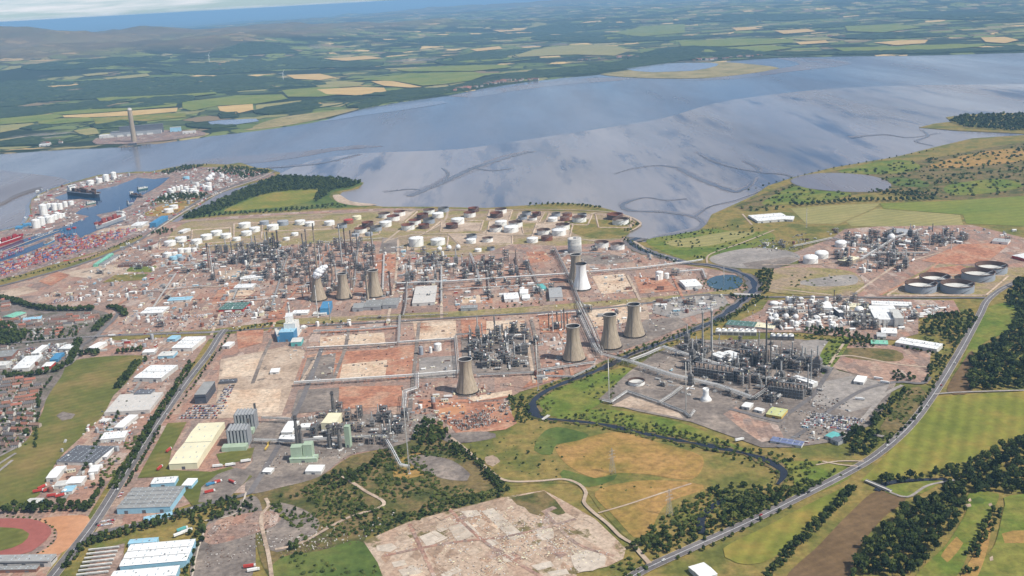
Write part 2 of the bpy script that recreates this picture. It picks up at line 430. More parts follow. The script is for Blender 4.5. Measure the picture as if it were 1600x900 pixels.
def ribbon_pts(px, w, z, smooth=True, world=False, step=8, wob=0):
    pts = [Vector((p[0], p[1], 0)) if world else Vector((P(p[0], p[1]).x, P(p[0], p[1]).y, 0)) for p in px]
    ws = [p[2] if len(p) > 2 else w for p in px]
    out, wo = [], []; n = len(pts)
    for i in range(n-1):
        a, b = pts[i], pts[i+1]; k = max(1, int((b-a).length/step)); p0 = pts[max(0, i-1)]; p3 = pts[min(n-1, i+2)]
        for j in range(k):
            t = j/k
            out.append(.5*((2*a)+(b-p0)*t+(2*p0-5*a+4*b-p3)*t*t+(3*a-p0-3*b+p3)*t**3) if smooth else a.lerp(b, t)); wo.append(ws[i]+(ws[i+1]-ws[i])*t)
    out.append(pts[-1]); wo.append(ws[-1])
    if wob: wo = [v*max(.35, 1+wob*2*noise.noise(Vector((p.x*.03, p.y*.03, 3)))+wob*noise.noise(Vector((p.x*.09, p.y*.09, 8)))) for p, v in zip(out, wo)]
    return out, wo
def ribbon(name, px, w, mat, layer=6, smooth=True, z=None, world=False, off=0.0, kind='structure', wob=0):
    """road, path or stream of width w metres along a line"""
    pts, ws = ribbon_pts(px, w, 0, smooth, world, 8, wob); zz0 = lz(layer) if z is None else z; mb = MB(); vs = []
    for i, p in enumerate(pts):
        d = (pts[min(i+1, len(pts)-1)]-pts[max(i-1, 0)]).normalized(); nrm = Vector((-d.y, d.x, 0))
        for sgn in (-1, 1): q = p+nrm*(off+sgn*ws[i]/2); vs.append((q.x, q.y, zz0))
    mb.add(vs, [(2*i, 2*i+1, 2*i+3, 2*i+2) for i in range(len(pts)-1)]); o = mb.build(name, mat); o['kind'] = kind; return o
# ================================================================ THE SETTING
def water_mat(name, c1, c2, rough, bump=.3, s=.004, rot=0, spec=.5, c3=None):
    m, t, b = newmat(name); v = posn(t, rot, (1, .16, 1))
    f = nz(t, v, s*.35, 6, .62); col = ramp(t, f, [(.36, c1), (.62, c2)])
    if c3: col = mixc(t, ramp(t, nz(t, v, s*1.2, 6, .6), [(.52, grey(0)), (.63, grey(1))]), col, c3)
    t.links.new(col, b.inputs['Base Color']); b.inputs['Specular IOR Level'].default_value = spec
    rr = ramp(t, nz(t, v, s*.6, 5, .6), [(.35, grey(rough*.6)), (.7, grey(rough*1.5))]); t.links.new(rr, b.inputs['Roughness'])
    bp = t.nodes.new('ShaderNodeBump'); bp.inputs['Strength'].default_value = bump; bp.inputs['Distance'].default_value = .6
    t.links.new(nz(t, posn(t), .06, 4, .6), bp.inputs['Height']); t.links.new(bp.outputs[0], b.inputs['Normal'])
water_mat('deep_water', (.085, .10, .135), (.17, .17, .19), .2, .25, rot=R(20))
water_mat('tidal_mud', (.17, .155, .155), (.32, .285, .27), .22, .22, .0045, R(24), .5, (.085, .10, .14))
water_mat('wet_mud', (.15, .13, .135), (.22, .195, .19), .27, .25, .006, R(-40), .4)
water_mat('dock_water', (.012, .04, .09), (.022, .055, .11), .12, .2, spec=.4)
water_mat('river_water', (.012, .015, .024), (.022, .026, .036), .12, .25, spec=.28)
water_mat('river_mud', (.12, .1, .088), (.2, .165, .145), .42, .3, .02)
water_mat('channel_mud', (.1, .095, .1), (.16, .145, .145), .23, .22, .02)
water_mat('pond_water', (.02, .055, .09), (.03, .085, .1), .12, .2)
water_mat('lagoon_water', (.17, .19, .24), (.24, .25, .29), .18, .2)
E_ = sheet('estuary_water', [(-90000, -4000), (90000, -4000), (90000, 30000), (-90000, 30000)], 'deep_water', z=-2.2, smooth=False, step=4000, world=True)
sheet('mudflats', [(430, 278), (455, 262), (500, 247), (560, 239), (640, 236), (720, 232), (800, 221), (880, 209), (960, 197), (1040, 183), (1120, 160), (1200, 148), (1300, 138), (1420, 133), (1600, 131), (2000, 130), (2100, 260), (1600, 330), (1200, 340), (1000, 380), (800, 340), (560, 335), (440, 300)], 'tidal_mud', z=-1.9, step=40)
sheet('mudflats', [(480, 243), (520, 235), (600, 228), (560, 226), (470, 236), (300, 250), (260, 262), (300, 262), (420, 252)], 'wet_mud', z=-1.6, step=40)
sheet('mudflats', [(-60, 262), (20, 268), (60, 272), (110, 282), (60, 300), (40, 320), (30, 350), (-60, 372)], 'wet_mud', z=-1.85, step=40)
sheet('mudflats', [(700, 150), (760, 141), (850, 128), (930, 121), (1000, 122), (960, 126), (880, 132), (800, 142), (740, 152)], 'wet_mud', z=-1.6, step=40)
sheet('mudflats', [(1060, 125), (1150, 123), (1230, 112), (1330, 100), (1300, 92), (1215, 90), (1250, 100), (1180, 112)], 'wet_mud', z=-1.6, step=40)
sheet('pool_water', [(520, 178), (600, 166), (690, 157), (700, 160), (640, 170), (560, 181), (500, 190)], 'lagoon_water', z=-1.3, step=30)
CI = 0
for pts, wd in (([(985, 313), (972, 320), (985, 328), (1040, 331), (1085, 338), (1098, 350), (1080, 360), (1035, 368), (1015, 376)], 22),
                ([(1165, 252), (1185, 262), (1186, 268), (1225, 272), (1240, 277)], 16),
                ([(1060, 262), (1085, 275), (1110, 286), (1150, 300)], 30),
                ([(640, 306), (690, 285), (740, 262), (790, 246), (830, 236)], 40),
                ([(420, 262), (500, 255), (560, 240)], 26),
                ([(1186, 268, 16), (1150, 262, 14), (1110, 250, 10), (1090, 238, 6)], 12), ([(1150, 300, 26), (1170, 290, 14), (1180, 276, 8)], 14), ([(985, 313, 16), (1010, 308, 12), (1040, 312, 9), (1075, 310, 6)], 10), ([(1060, 262, 26), (1030, 258, 14), (990, 262, 8), (960, 272, 4)], 10), ([(690, 285, 28), (700, 272, 14), (690, 262, 6)], 14), ([(740, 262, 28), (770, 266, 12), (800, 262, 4)], 14), ([(1085, 338, 14), (1110, 322, 10), (1150, 312, 7), (1190, 298, 4)], 10), ([(600, 300, 6), (640, 295, 14), (660, 297, 22)], 10), ([(1330, 215, 22), (1380, 210, 14), (1420, 214, 8), (1470, 208, 4)], 12), ([(1442, 203, 8), (1450, 212, 12), (1430, 220, 10), (1460, 228, 6)], 8)):
    ribbon('mud_channel', [(q[0], q[1], (q[2] if len(q) > 2 else wd)*.75) for q in pts], wd, 'channel_mud', z=-1.1+CI*.012, wob=.25)
    ribbon('mud_channel', [(q[0]+(i % 3-1)*3, q[1]-1.5+(i*7 % 3), (q[2] if len(q) > 2 else wd)*1.3) for i, q in enumerate(pts)], wd, 'wet_mud', z=-1.5+CI*.012, wob=.25); CI += 1

NEAR = [(-300, 470), (-300, 380), (-60, 366), (0, 361), (25, 355), (40, 347), (48, 335), (46, 322), (50, 311), (62, 303), (80, 295), (105, 287), (130, 280), (155, 273), (180, 271), (210, 268), (235, 268), (260, 263), (290, 258), (322, 256), (355, 257), (375, 254), (400, 262), (420, 263), (438, 270), (428, 277), (400, 284), (360, 296), (330, 311), (300, 327), (280, 338), (264, 350), (275, 349), (300, 333), (340, 315), (380, 296), (420, 280), (445, 275), (480, 276), (530, 280), (568, 285), (560, 294), (535, 299), (524, 309), (550, 318), (600, 323), (680, 323), (760, 325), (820, 321), (870, 317), (920, 319), (955, 328), (985, 338), (1002, 352), (985, 362), (972, 370), (980, 380), (1010, 378), (1045, 370), (1090, 362), (1104, 350), (1112, 335), (1150, 318), (1180, 304), (1200, 290), (1240, 277), (1300, 262), (1400, 245), (1460, 230), (1520, 216), (1600, 211), (1750, 203), (2100, 190), (2600, 1500), (-900, 1500)]
sheet('ground', NEAR, 'rough_grass', z=0, smooth=False, step=30, skirt=4)
sheet('ground', [(1436, 199), (1460, 193), (1487, 190), (1478, 183), (1510, 179), (1560, 177), (1700, 174), (1900, 176), (1900, 200), (1620, 210), (1570, 207), (1500, 204)], 'rough_grass', z=0, smooth=False, step=30, skirt=4)
# islands in the bay on the far side, with a lagoon
sheet('ground', [(935, 112), (990, 102), (1060, 97), (1130, 97), (1180, 101), (1218, 106), (1190, 112), (1150, 117), (1100, 122), (1020, 122), (950, 118)], 'salt_marsh', z=.4, step=30, skirt=4)
sheet('lagoon', [(978, 108), (1020, 100), (1110, 98), (1120, 103), (1080, 111), (1020, 113)], 'lagoon_water', z=.9, step=30)

# --- far side: farmland rising to hills
m, t, b = newmat('farmland')
v = posn(t, R(12)); nv = nz(t, v, .0011, 4, .6)
dv = t.nodes.new('ShaderNodeVectorMath'); dv.operation = 'ADD'
sc_ = t.nodes.new('ShaderNodeVectorMath'); sc_.operation = 'SCALE'; sc_.inputs[3].default_value = 330
nn = t.nodes.new('ShaderNodeTexNoise'); nn.inputs['Scale'].default_value = .0016; nn.inputs['Detail'].default_value = 4; t.links.new(v, nn.inputs['Vector'])
t.links.new(nn.outputs['Color'], sc_.inputs[0]); t.links.new(v, dv.inputs[0]); t.links.new(sc_.outputs[0], dv.inputs[1])
vf = vor(t, dv.outputs[0], .0042, .95, 'F1', 'CHEBYCHEV')
h = white(t, vf.outputs['Color'])
fields = ramp(t, h, [(0, (0.109, 0.145, 0.046)), (.16, (0.174, 0.203, 0.058)), (.3, (0.032, 0.049, 0.026)), (.44, (0.232, 0.217, 0.087)), (.52, (0.072, 0.094, 0.041)), (.64, (0.290, 0.246, 0.116)), (.72, (0.145, 0.174, 0.058)), (.82, (0.580, 0.406, 0.174)), (.87, (0.043, 0.061, 0.032)), (.93, (0.217, 0.160, 0.094))], 'CONSTANT')
ve = vor(t, dv.outputs[0], .0042, .95, 'F2', 'CHEBYCHEV')
edge = mth(t, 'SUBTRACT', ve.outputs['Distance'], vf.outputs['Distance'])
fields = mixc(t, ramp(t, edge, [(.03, grey(1)), (.07, grey(0))]), fields, (.022, .034, .018))
wood = ramp(t, nz(t, posn(t, 0, (.6, 1.5, 1)), .0006, 9, .64), [(.53, grey(0)), (.55, grey(1))])
col = mixc(t, wood, fields, mixc(t, nz(t, v, .004, 5, .7), (.014, .024, .014), (.035, .048, .024)))
town = ramp(t, nz(t, posn(t), .0006, 3, .5), [(.66, grey(0)), (.7, grey(1))])
tw = ramp(t, nz(t, posn(t), .02, 3, .8), [(.4, (.09, .085, .07)), (.6, (.3, .26, .24))])
col = mixc(t, town, col, tw)
gz = t.nodes.new('ShaderNodeSeparateXYZ'); t.links.new(t.nodes.new('ShaderNodeNewGeometry').outputs['Position'], gz.inputs[0])
hgtf = mth(t, 'MULTIPLY_ADD', nz(t, posn(t), .0005, 6, .65), 420, gz.outputs[2])
col = mixc(t, ramp(t, mth(t, 'DIVIDE', hgtf, 700), [(.56, grey(0)), (.74, grey(.85))]), col, mixc(t, nz(t, posn(t), .0014, 7, .65), (.06, .062, .03), (.24, .16, .1)))
t.links.new(col, b.inputs['Base Color']); b.inputs['Roughness'].default_value = .95; b.inputs['Specular IOR Level'].default_value = .1
azs = [R(-44+i*88/340) for i in range(341)]; dd = [0, 4, 60]
d_ = 160
while d_ < 46000: dd.append(d_); d_ = d_*1.028+55
mb = MB(); vs = []
for i, a in enumerate(azs):
    s0 = shore(a)+26*noise.noise(Vector((a*90, 0, 0)))+9*noise.noise(Vector((a*400, 5, 0)))
    for j, d in enumerate(dd):
        r = s0+d; x, y = r*math.sin(a), r*math.cos(a); vs.append((x, y, -3 if j == 0 else max(.6, HT(x, y)) if d < 300 else HT(x, y)))
nj = len(dd)
mb.add(vs, [(i*nj+j, (i+1)*nj+j, (i+1)*nj+j+1, i*nj+j+1) for i in range(len(azs)-1) for j in range(nj-1)], sm=True)
o = mb.build('hills', 'farmland'); o['kind'] = 'structure'
sheet('plain', [(-130000, 30000), (130000, 30000), (130000, 140000), (-130000, 140000)], 'farmland', z=-60, smooth=False, step=8000, world=True)
# beach and saltmarsh along the far shore
def strip(name, px, mat, lift=1.5): return sheet(name, px, mat, far=True, lift=lift)
strip('shore_strip', [(380, 203), (450, 193), (520, 181), (560, 168), (600, 160), (585, 163), (550, 170), (510, 184), (450, 196), (390, 204)], 'salt_marsh', 2)
strip('field', [(400, 196), (440, 184), (500, 176), (560, 170), (540, 177), (500, 186), (440, 195), (400, 202)], 'salt_marsh', 3)
FAR_FIELDS = [
 ('hay_field', [(98, 181), (150, 178), (230, 172), (278, 169), (276, 175), (210, 181), (140, 184), (100, 184)]),
 ('hay_field', [(340, 167), (395, 163), (396, 172), (370, 178), (344, 174)]), ('crop_pale', [(0, 197), (50, 193), (60, 197), (0, 208)]),
 ('crop_mid', [(0, 186), (90, 178), (100, 183), (50, 192), (0, 195)]), ('crop_mid', [(60, 187), (140, 184), (145, 190), (80, 195), (60, 194)]),
 ('crop_mid', [(285, 160), (370, 150), (440, 148), (450, 155), (400, 163), (340, 166), (300, 174), (285, 170)]), ('crop_green', [(145, 186), (215, 181), (290, 177), (290, 184), (230, 190), (150, 195)]),
 ('crop_mid', [(60, 176), (190, 168), (280, 158), (275, 167), (180, 175), (100, 180)]), ('crop_pale', [(115, 205), (150, 200), (155, 210), (130, 213)]),
 ('crop_mid', [(440, 142), (520, 135), (560, 145), (500, 152), (450, 152)]), ('crop_pale', [(400, 165), (470, 158), (480, 165), (440, 172), (400, 172)]),
 ('hay_field', [(447, 118), (500, 116), (525, 122), (500, 126), (460, 124)]), ('hay_field', [(495, 141), (560, 137), (600, 138), (605, 145), (560, 150), (510, 148)]),
 ('hay_field', [(580, 128), (610, 127), (660, 137), (640, 138), (600, 135)]), ('crop_pale', [(485, 131), (530, 127), (570, 130), (560, 136), (500, 138)]),
 ('crop_mid', [(530, 128), (600, 121), (640, 116), (740, 113), (760, 118), (735, 127), (690, 133), (660, 135), (620, 128), (580, 126)]),
 ('crop_mid', [(610, 108), (700, 104), (790, 102), (800, 106), (740, 112), (640, 113)]), ('crop_pale', [(600, 108), (650, 106), (660, 108), (610, 110)]),
 ('crop_pale', [(800, 84), (850, 76), (910, 70), (960, 72), (985, 80), (960, 88), (900, 86), (850, 88), (810, 90)]), ('crop_mid', [(940, 54), (1000, 42), (1070, 38), (1070, 52), (1000, 58), (950, 62)]),
 ('hay_field', [(735, 78), (780, 73), (785, 77), (745, 81)]), ('crop_mid', [(700, 92), (790, 90), (830, 94), (790, 98), (720, 99)]), ('hay_field', [(500, 92), (570, 88), (600, 92), (540, 96)]),
 ('hay_field', [(62, 137), (120, 132), (126, 135), (90, 140), (64, 141)]), ('crop_pale', [(160, 122), (230, 116), (235, 120), (170, 126)]), ('crop_pale', [(128, 117), (168, 114), (170, 117), (135, 120)]),
 ('hay_field', [(1210, 49), (1262, 46), (1275, 50), (1225, 54)]), ('hay_field', [(1142, 45), (1190, 42), (1194, 46), (1150, 49)]), ('hay_field', [(1243, 67), (1290, 64), (1295, 68), (1250, 71)]),
 ('hay_field', [(1364, 68), (1410, 64), (1450, 64), (1445, 69), (1400, 72)]), ('hay_field', [(1532, 60), (1570, 59), (1592, 64), (1570, 69), (1540, 67)]), ('hay_field', [(770, 48), (830, 47), (860, 51), (800, 55)]),
 ('crop_mid', [(1300, 76), (1400, 74), (1500, 70), (1540, 74), (1450, 80), (1320, 82)]), ('crop_mid', [(1060, 66), (1150, 62), (1240, 62), (1240, 68), (1130, 74), (1065, 74)]), ('crop_pale', [(1230, 61), (1290, 60), (1310, 63), (1260, 65)]),
 ('crop_mid', [(1320, 42), (1400, 38), (1440, 44), (1380, 52), (1325, 50)]), ('crop_mid', [(1100, 78), (1200, 72), (1240, 76), (1180, 84), (1100, 86)]),
 ('crop_mid', [(150, 155), (260, 150), (330, 143), (340, 148), (250, 158), (160, 163)]),
]
for i, (mt, px) in enumerate(FAR_FIELDS): sheet('field', px, mt, far=True, lift=3+i*.2, step=30, smooth=False)
sheet('lagoon', [(325, 191), (350, 188), (400, 186), (405, 190), (370, 195), (330, 196)], 'lagoon_water', far=True, lift=3, step=30)
sheet('industrial_yard', [(150, 217), (200, 205), (260, 204), (310, 205), (320, 212), (260, 220), (200, 226), (150, 226)], 'busy_ground', far=True, lift=3, step=30)

# --- near side: yards, fields, water
S = sheet
S('works_yard', [(-60, 452), (0, 440), (60, 425), (130, 402), (190, 382), (240, 358), (262, 348), (300, 343), (360, 338), (450, 332), (590, 326), (700, 327), (760, 329), (860, 330), (960, 334), (992, 346), (978, 364), (988, 383), (1020, 400), (1070, 414), (1110, 420), (1150, 428), (1172, 440), (1150, 470), (1120, 492), (1080, 512), (1030, 532), (990, 545), (940, 566), (890, 588), (840, 604), (795, 622), (800, 655), (760, 675), (700, 683), (690, 660), (650, 680), (610, 700), (550, 712), (500, 745), (440, 762), (398, 772), (350, 770), (230, 812), (140, 842), (80, 905), (-60, 905)], 'works_ground', 1)
S('dock_yard', [(-60, 367), (0, 362), (25, 356), (40, 348), (49, 335), (48, 322), (52, 312), (80, 297), (130, 282), (180, 272), (240, 270), (290, 262), (355, 262), (400, 268), (430, 274), (360, 294), (300, 325), (262, 348), (200, 380), (120, 402), (60, 420), (-60, 452)], 'busy_ground', 1)
S('dock_basin', [(266, 277), (240, 280), (215, 278), (180, 291), (150, 297), (112, 299), (85, 309), (95, 313), (125, 311), (150, 314), (150, 322), (128, 326), (117, 334), (139, 338), (128, 343), (95, 357), (60, 367), (37, 374), (0, 388), (-60, 404), (-60, 412), (0, 394), (45, 382), (92, 364), (120, 366), (126, 372), (150, 361), (196, 345), (158, 341), (150, 336), (190, 328), (206, 321), (214, 309), (236, 298), (250, 290)], 'dock_water', 3, smooth=False)
S('dock_channel', [(-60, 428), (0, 409), (30, 400), (66, 386), (76, 379), (70, 377), (40, 388), (0, 400), (-60, 418)], 'dock_water', 3, smooth=False)
S('breakwater', [(-40, 322), (0, 317), (20, 306), (45, 297), (64, 292), (67, 294), (48, 300), (24, 309), (0, 321), (-40, 327)], 'river_mud', z=1.5, skirt=4)
S('dock_yard', [(155, 360), (200, 352), (232, 352), (225, 360), (190, 366), (160, 368)], 'tan_ground', 2)
S('field', [(225, 334), (262, 318), (300, 314), (308, 318), (270, 335), (240, 338)], 'dry_meadow', 2)
S('wooded_ground', [(232, 320), (262, 305), (330, 303), (320, 312), (270, 316), (240, 322)], 'scrub_ground', 2)
S('field', [(300, 334), (345, 315), (385, 297), (445, 277), (530, 281), (566, 286), (545, 296), (520, 300), (520, 312), (580, 322), (500, 326), (420, 330), (340, 336), (290, 343)], 'lush_grass', 2)
S('field', [(350, 330), (380, 316), (415, 303), (470, 297), (498, 297), (488, 312), (450, 322), (400, 327)], 'crop_green', 3)
S('sand_bar', [(520, 305), (530, 304), (550, 315), (590, 320), (560, 322), (528, 316)], 'tan_ground', 4)
S('mud_inlet', [(432, 275), (400, 286), (350, 300), (310, 322), (285, 336), (268, 347), (277, 347), (300, 334), (345, 314), (385, 296), (425, 280), (440, 276)], 'wet_mud', 3)
S('tank_bund', [(300, 346), (370, 342), (450, 336), (560, 332), (650, 329), (760, 330), (870, 331), (950, 333), (990, 346), (970, 362), (960, 376), (880, 384), (800, 382), (740, 400), (640, 398), (600, 378), (500, 380), (400, 388), (300, 392), (262, 385), (270, 362)], 'bund_grass', 2)
for px in ([(700, 366), (760, 366), (800, 369), (800, 380), (720, 382)], [(598, 344), (620, 328), (650, 329), (630, 346)], [(765, 346), (812, 345), (818, 366), (760, 366)], [(690, 348), (755, 348), (750, 360), (692, 360)], [(838, 350), (895, 350), (890, 370), (830, 372)], [(765, 331), (800, 331), (795, 343), (760, 343)], [(860, 332), (925, 336), (915, 350), (850, 348)], [(810, 332), (850, 333), (842, 348), (805, 346)]):
    S('tank_pad', px, 'tan_ground', 3, smooth=False)
S('works_yard', [(885, 345), (960, 345), (985, 360), (960, 375), (900, 366)], 'rough_grass', 3)
S('works_yard', [(600, 385), (640, 392), (700, 402), (800, 398), (860, 385), (985, 385), (1060, 412), (1000, 425), (880, 440), (660, 446), (600, 440)], 'works_ground', 3)
for mt, px in (('red_earth', [(822, 394), (850, 393), (862, 407), (828, 412)]), ('dark_yard', [(895, 400), (960, 398), (992, 408), (950, 414), (900, 412)]), ('red_earth', [(588, 398), (618, 396), (620, 425), (585, 428)]), ('dark_yard', [(598, 372), (622, 372), (622, 395), (592, 396)]),
    ('pale_earth', [(925, 432), (975, 428), (990, 455), (940, 460)]), ('red_earth', [(990, 432), (1040, 436), (1060, 455), (1000, 459)]), ('pale_earth', [(722, 465), (750, 462), (752, 474), (722, 475)]), ('red_earth', [(752, 460), (768, 460), (770, 474), (754, 475)]),
    ('red_earth', [(340, 455), (360, 440), (372, 442), (352, 474), (330, 476)]), ('red_earth', [(420, 487), (445, 483), (448, 502), (418, 504)]), ('pale_earth', [(352, 455), (385, 450), (398, 457), (385, 465), (355, 466)]), ('tan_ground', [(340, 425), (375, 420), (385, 432), (350, 440)]),
    ('pale_earth', [(355, 465), (372, 450), (390, 452), (385, 466)]), ('tan_ground', [(80, 430), (160, 415), (240, 410), (250, 420), (150, 436)]), ('red_earth', [(60, 440), (90, 425), (110, 430), (80, 447)]), ('tan_ground', [(-40, 462), (40, 448), (60, 455), (-40, 480)])):
    S('works_yard', px, mt, 4, smooth=False)
S('lawn', [(195, 425), (205, 417), (246, 416), (236, 426)], 'green_grass', 5, smooth=False); S('lawn', [(160, 442), (180, 430), (232, 428), (222, 438)], 'rough_grass', 5, smooth=False)
S('verge', [(-60, 450), (0, 437), (60, 423), (140, 402), (190, 380), (222, 368), (225, 372), (195, 387), (140, 408), (60, 431), (0, 446), (-60, 460)], 'rough_grass', 4)
# rail and road corridor across the works
S('verge', [(440, 500), (600, 492), (760, 484), (900, 474), (1000, 466), (1100, 458), (1150, 452), (1155, 458), (1060, 468), (950, 478), (800, 491), (620, 499), (450, 508)], 'bund_grass', 4)
S('verge', [(180, 524), (260, 519), (330, 515), (440, 503), (450, 512), (360, 522), (250, 528), (180, 532)], 'rough_grass', 4)
# cleared plots in the middle of the works
for mt, px in (('tan_ground', [(345, 562), (440, 543), (478, 548), (440, 650), (335, 655)]), ('pale_earth', [(352, 565), (408, 560), (395, 588), (345, 590)]), ('tan_ground', [(430, 560), (466, 556), (450, 590), (410, 592)]), ('pale_earth', [(360, 610), (440, 608), (435, 645), (345, 645)]), ('red_earth', [(370, 518), (412, 515), (410, 536), (372, 546)]),
    ('pale_earth', [(500, 527), (600, 520), (603, 540), (500, 542)]), ('red_earth', [(500, 515), (620, 509), (620, 514), (500, 522)]), ('pale_earth', [(645, 503), (712, 500), (714, 530), (650, 533)]), ('red_earth', [(480, 556), (500, 552), (606, 546), (606, 592), (465, 598)]), ('pale_earth', [(535, 570), (605, 563), (602, 592), (530, 594)]), ('dark_yard', [(480, 560), (525, 552), (520, 592), (468, 596)]),
    ('red_earth', [(530, 605), (630, 603), (628, 635), (530, 640)]), ('dark_yard', [(466, 610), (530, 606), (528, 640), (455, 648)]), ('red_earth', [(606, 545), (648, 540), (648, 590), (606, 594)]), ('pale_earth', [(750, 503), (820, 500), (818, 523), (752, 528)]), ('red_earth', [(720, 500), (760, 500), (760, 530), (722, 528)]),
    ('red_earth', [(840, 492), (890, 485), (895, 520), (845, 520)]), ('pale_earth', [(915, 487), (975, 475), (1010, 490), (975, 505), (925, 512)]), ('grey_yard', [(1020, 470), (1130, 460), (1140, 478), (1060, 500), (1020, 490)]), ('dark_yard', [(1010, 500), (1060, 496), (1075, 508), (1010, 535), (960, 552), (925, 550)]), ('tan_ground', [(975, 478), (1010, 475), (1015, 500), (990, 500)]),
    ('grey_yard', [(655, 560), (712, 556), (712, 590), (655, 592)]), ('dark_yard', [(720, 530), (830, 520), (838, 580), (725, 586)]), ('red_earth', [(655, 625), (740, 625), (800, 615), (795, 622), (760, 626), (700, 632), (655, 640)]), ('red_earth', [(835, 590), (880, 578), (880, 590), (815, 608)]), ('pale_earth', [(730, 622), (800, 610), (800, 618), (740, 628)])):
    S('cleared_plot', px, mt, 4, smooth=False)
S('substation_yard', [(680, 632), (780, 628), (795, 640), (808, 662), (790, 672), (715, 680), (705, 668), (682, 650)], 'red_earth', 5, smooth=False)
S('gravel_yard', [(684, 640), (725, 632), (730, 645), (690, 652)], 'orange_gravel', 6, smooth=False)
# plant yard at the foot
S('plant_yard', [(400, 665), (520, 650), (630, 648), (690, 650), (660, 668), (640, 690), (600, 702), (545, 712), (500, 745), (440, 762), (385, 770), (395, 720)], 'dark_yard', 4)
S('lawn', [(338, 710), (398, 700), (392, 718), (345, 728)], 'pitch_grass', 5, smooth=False)
# left town, fields, track
S('housing_ground', [(-60, 480), (20, 470), (100, 480), (170, 490), (160, 520), (120, 560), (95, 590), (65, 640), (40, 690), (0, 715), (-60, 720)], 'urban_ground', 2)
S('park_grass', [(118, 563), (222, 556), (215, 575), (192, 605), (178, 618), (160, 650), (125, 685), (90, 720), (60, 775), (40, 788), (-60, 792), (-60, 725), (0, 712), (40, 690), (66, 645), (72, 625), (95, 590)], 'pitch_grass', 3)
S('ball_court', [(88, 650), (98, 644), (118, 648), (112, 655), (97, 658)], 'dark_yard', 5, smooth=False)
S('verge', [(192, 760), (255, 655), (330, 560), (340, 530), (328, 530), (300, 570), (245, 650), (180, 740), (130, 820), (70, 905), (100, 905), (150, 830)], 'rough_grass', 4)
S('lawn', [(262, 662), (292, 660), (268, 705), (262, 735), (330, 738), (360, 730), (395, 745), (340, 790), (300, 790), (262, 745), (215, 748)], 'pitch_grass', 5, smooth=False)
S('lorry_yard', [(315, 762), (340, 742), (368, 732), (382, 735), (395, 722), (402, 724), (385, 752), (362, 775), (345, 786), (310, 786)], 'dark_yard', 6, smooth=False)
S('running_track', [(-60, 812), (0, 811), (50, 812), (75, 822), (80, 835), (60, 855), (30, 868), (-60, 870)], 'running_track', 5)
S('infield', [(-60, 826), (0, 825), (35, 828), (46, 835), (35, 850), (0, 862), (-60, 865)], 'pitch_grass', 6)
S('gravel_pitch', [(62, 812), (138, 808), (120, 845), (90, 868), (50, 872), (84, 850), (88, 828)], 'orange_gravel', 5)
S('hardstanding', [(130, 905), (150, 860), (195, 850), (190, 905)], 'works_ground', 5, smooth=False)
# scrub and waste ground in the middle foot of the view
S('waste_ground', [(398, 775), (440, 762), (500, 745), (550, 714), (610, 700), (660, 668), (700, 690), (745, 720), (790, 770), (782, 778), (680, 810), (590, 832), (570, 846), (580, 905), (425, 905)], 'scrub_ground', 3)
S('waste_ground', [(345, 800), (395, 775), (410, 800), (400, 830), (390, 905), (300, 905), (318, 830)], 'dark_yard', 4)
S('waste_ground', [(325, 822), (372, 805), (430, 800), (430, 822), (330, 852)], 'works_ground', 5)
S('waste_ground', [(425, 790), (470, 795), (500, 820), (470, 850), (420, 860)], 'dark_yard', 4)
S('waste_ground', [(640, 712), (700, 718), (735, 742), (730, 752), (690, 748), (645, 728)], 'dark_yard', 5)
S('meadow', [(430, 905), (440, 872), (500, 862), (560, 846), (590, 880), (598, 905)], 'lush_grass', 4)
S('meadow', [(620, 722), (660, 708), (680, 735), (620, 750)], 'dry_meadow', 4)
S('waste_ground', [(690, 680), (760, 675), (775, 684), (735, 692), (700, 692)], 'dark_yard', 5)
S('demolished_site', [(568, 847), (640, 816), (700, 800), (785, 778), (850, 767), (885, 786), (930, 812), (978, 858), (974, 874), (950, 886), (900, 897), (905, 912), (602, 912), (590, 880)], 'slab_ground', 4, smooth=False)
S('demolished_site', [(798, 779), (822, 774), (850, 768), (868, 782), (884, 803), (872, 806), (858, 800), (846, 808), (828, 803), (820, 794), (808, 790)], 'scrub_ground', 5, smooth=False)
rq = random.Random(5)
for _ in range(58):
    x, y = rq.uniform(590, 930), rq.uniform(785, 905)
    if not inpoly(x, y, [(600, 850), (650, 822), (790, 785), (900, 800), (960, 850), (890, 890), (610, 905)]): continue
    c0 = P(x, y); W, D, an = rq.uniform(8, 38), rq.uniform(6, 22), R(38)+rq.choice((0, 0, math.pi/2)); u = Vector((math.cos(an), math.sin(an), 0)); v_ = Vector((-u.y, u.x, 0))
    cs = [c0+u*W*a+v_*D*e for a, e in ((-.5, -.5), (.5, -.5), (.5, .5), (-.5, .5))]
    k = rq.random()
    if k < .4: sheet('concrete_slab', [(p.x, p.y) for p in cs], rq.choice(('concrete', 'tan_ground', 'pale_earth', 'works_ground')), 6, smooth=False, world=True)
    else:
        mb = MB()
        for i in range(4): mb.beam(cs[i]+Vector((0, 0, 1)), cs[(i+1) % 4]+Vector((0, 0, 1)), .9, .9)
        o = mb.build('concrete_foundation', 'tan_ground' if k < .6 else 'track_earth'); o['kind'] = 'structure'
for px in ([(700, 795), (760, 850), (850, 905)], [(600, 870), (700, 850), (800, 838), (900, 812)], [(640, 820), (680, 905)], [(850, 800), (900, 850), (960, 870)]): ribbon('site_track', px, 5, 'works_ground', 7)
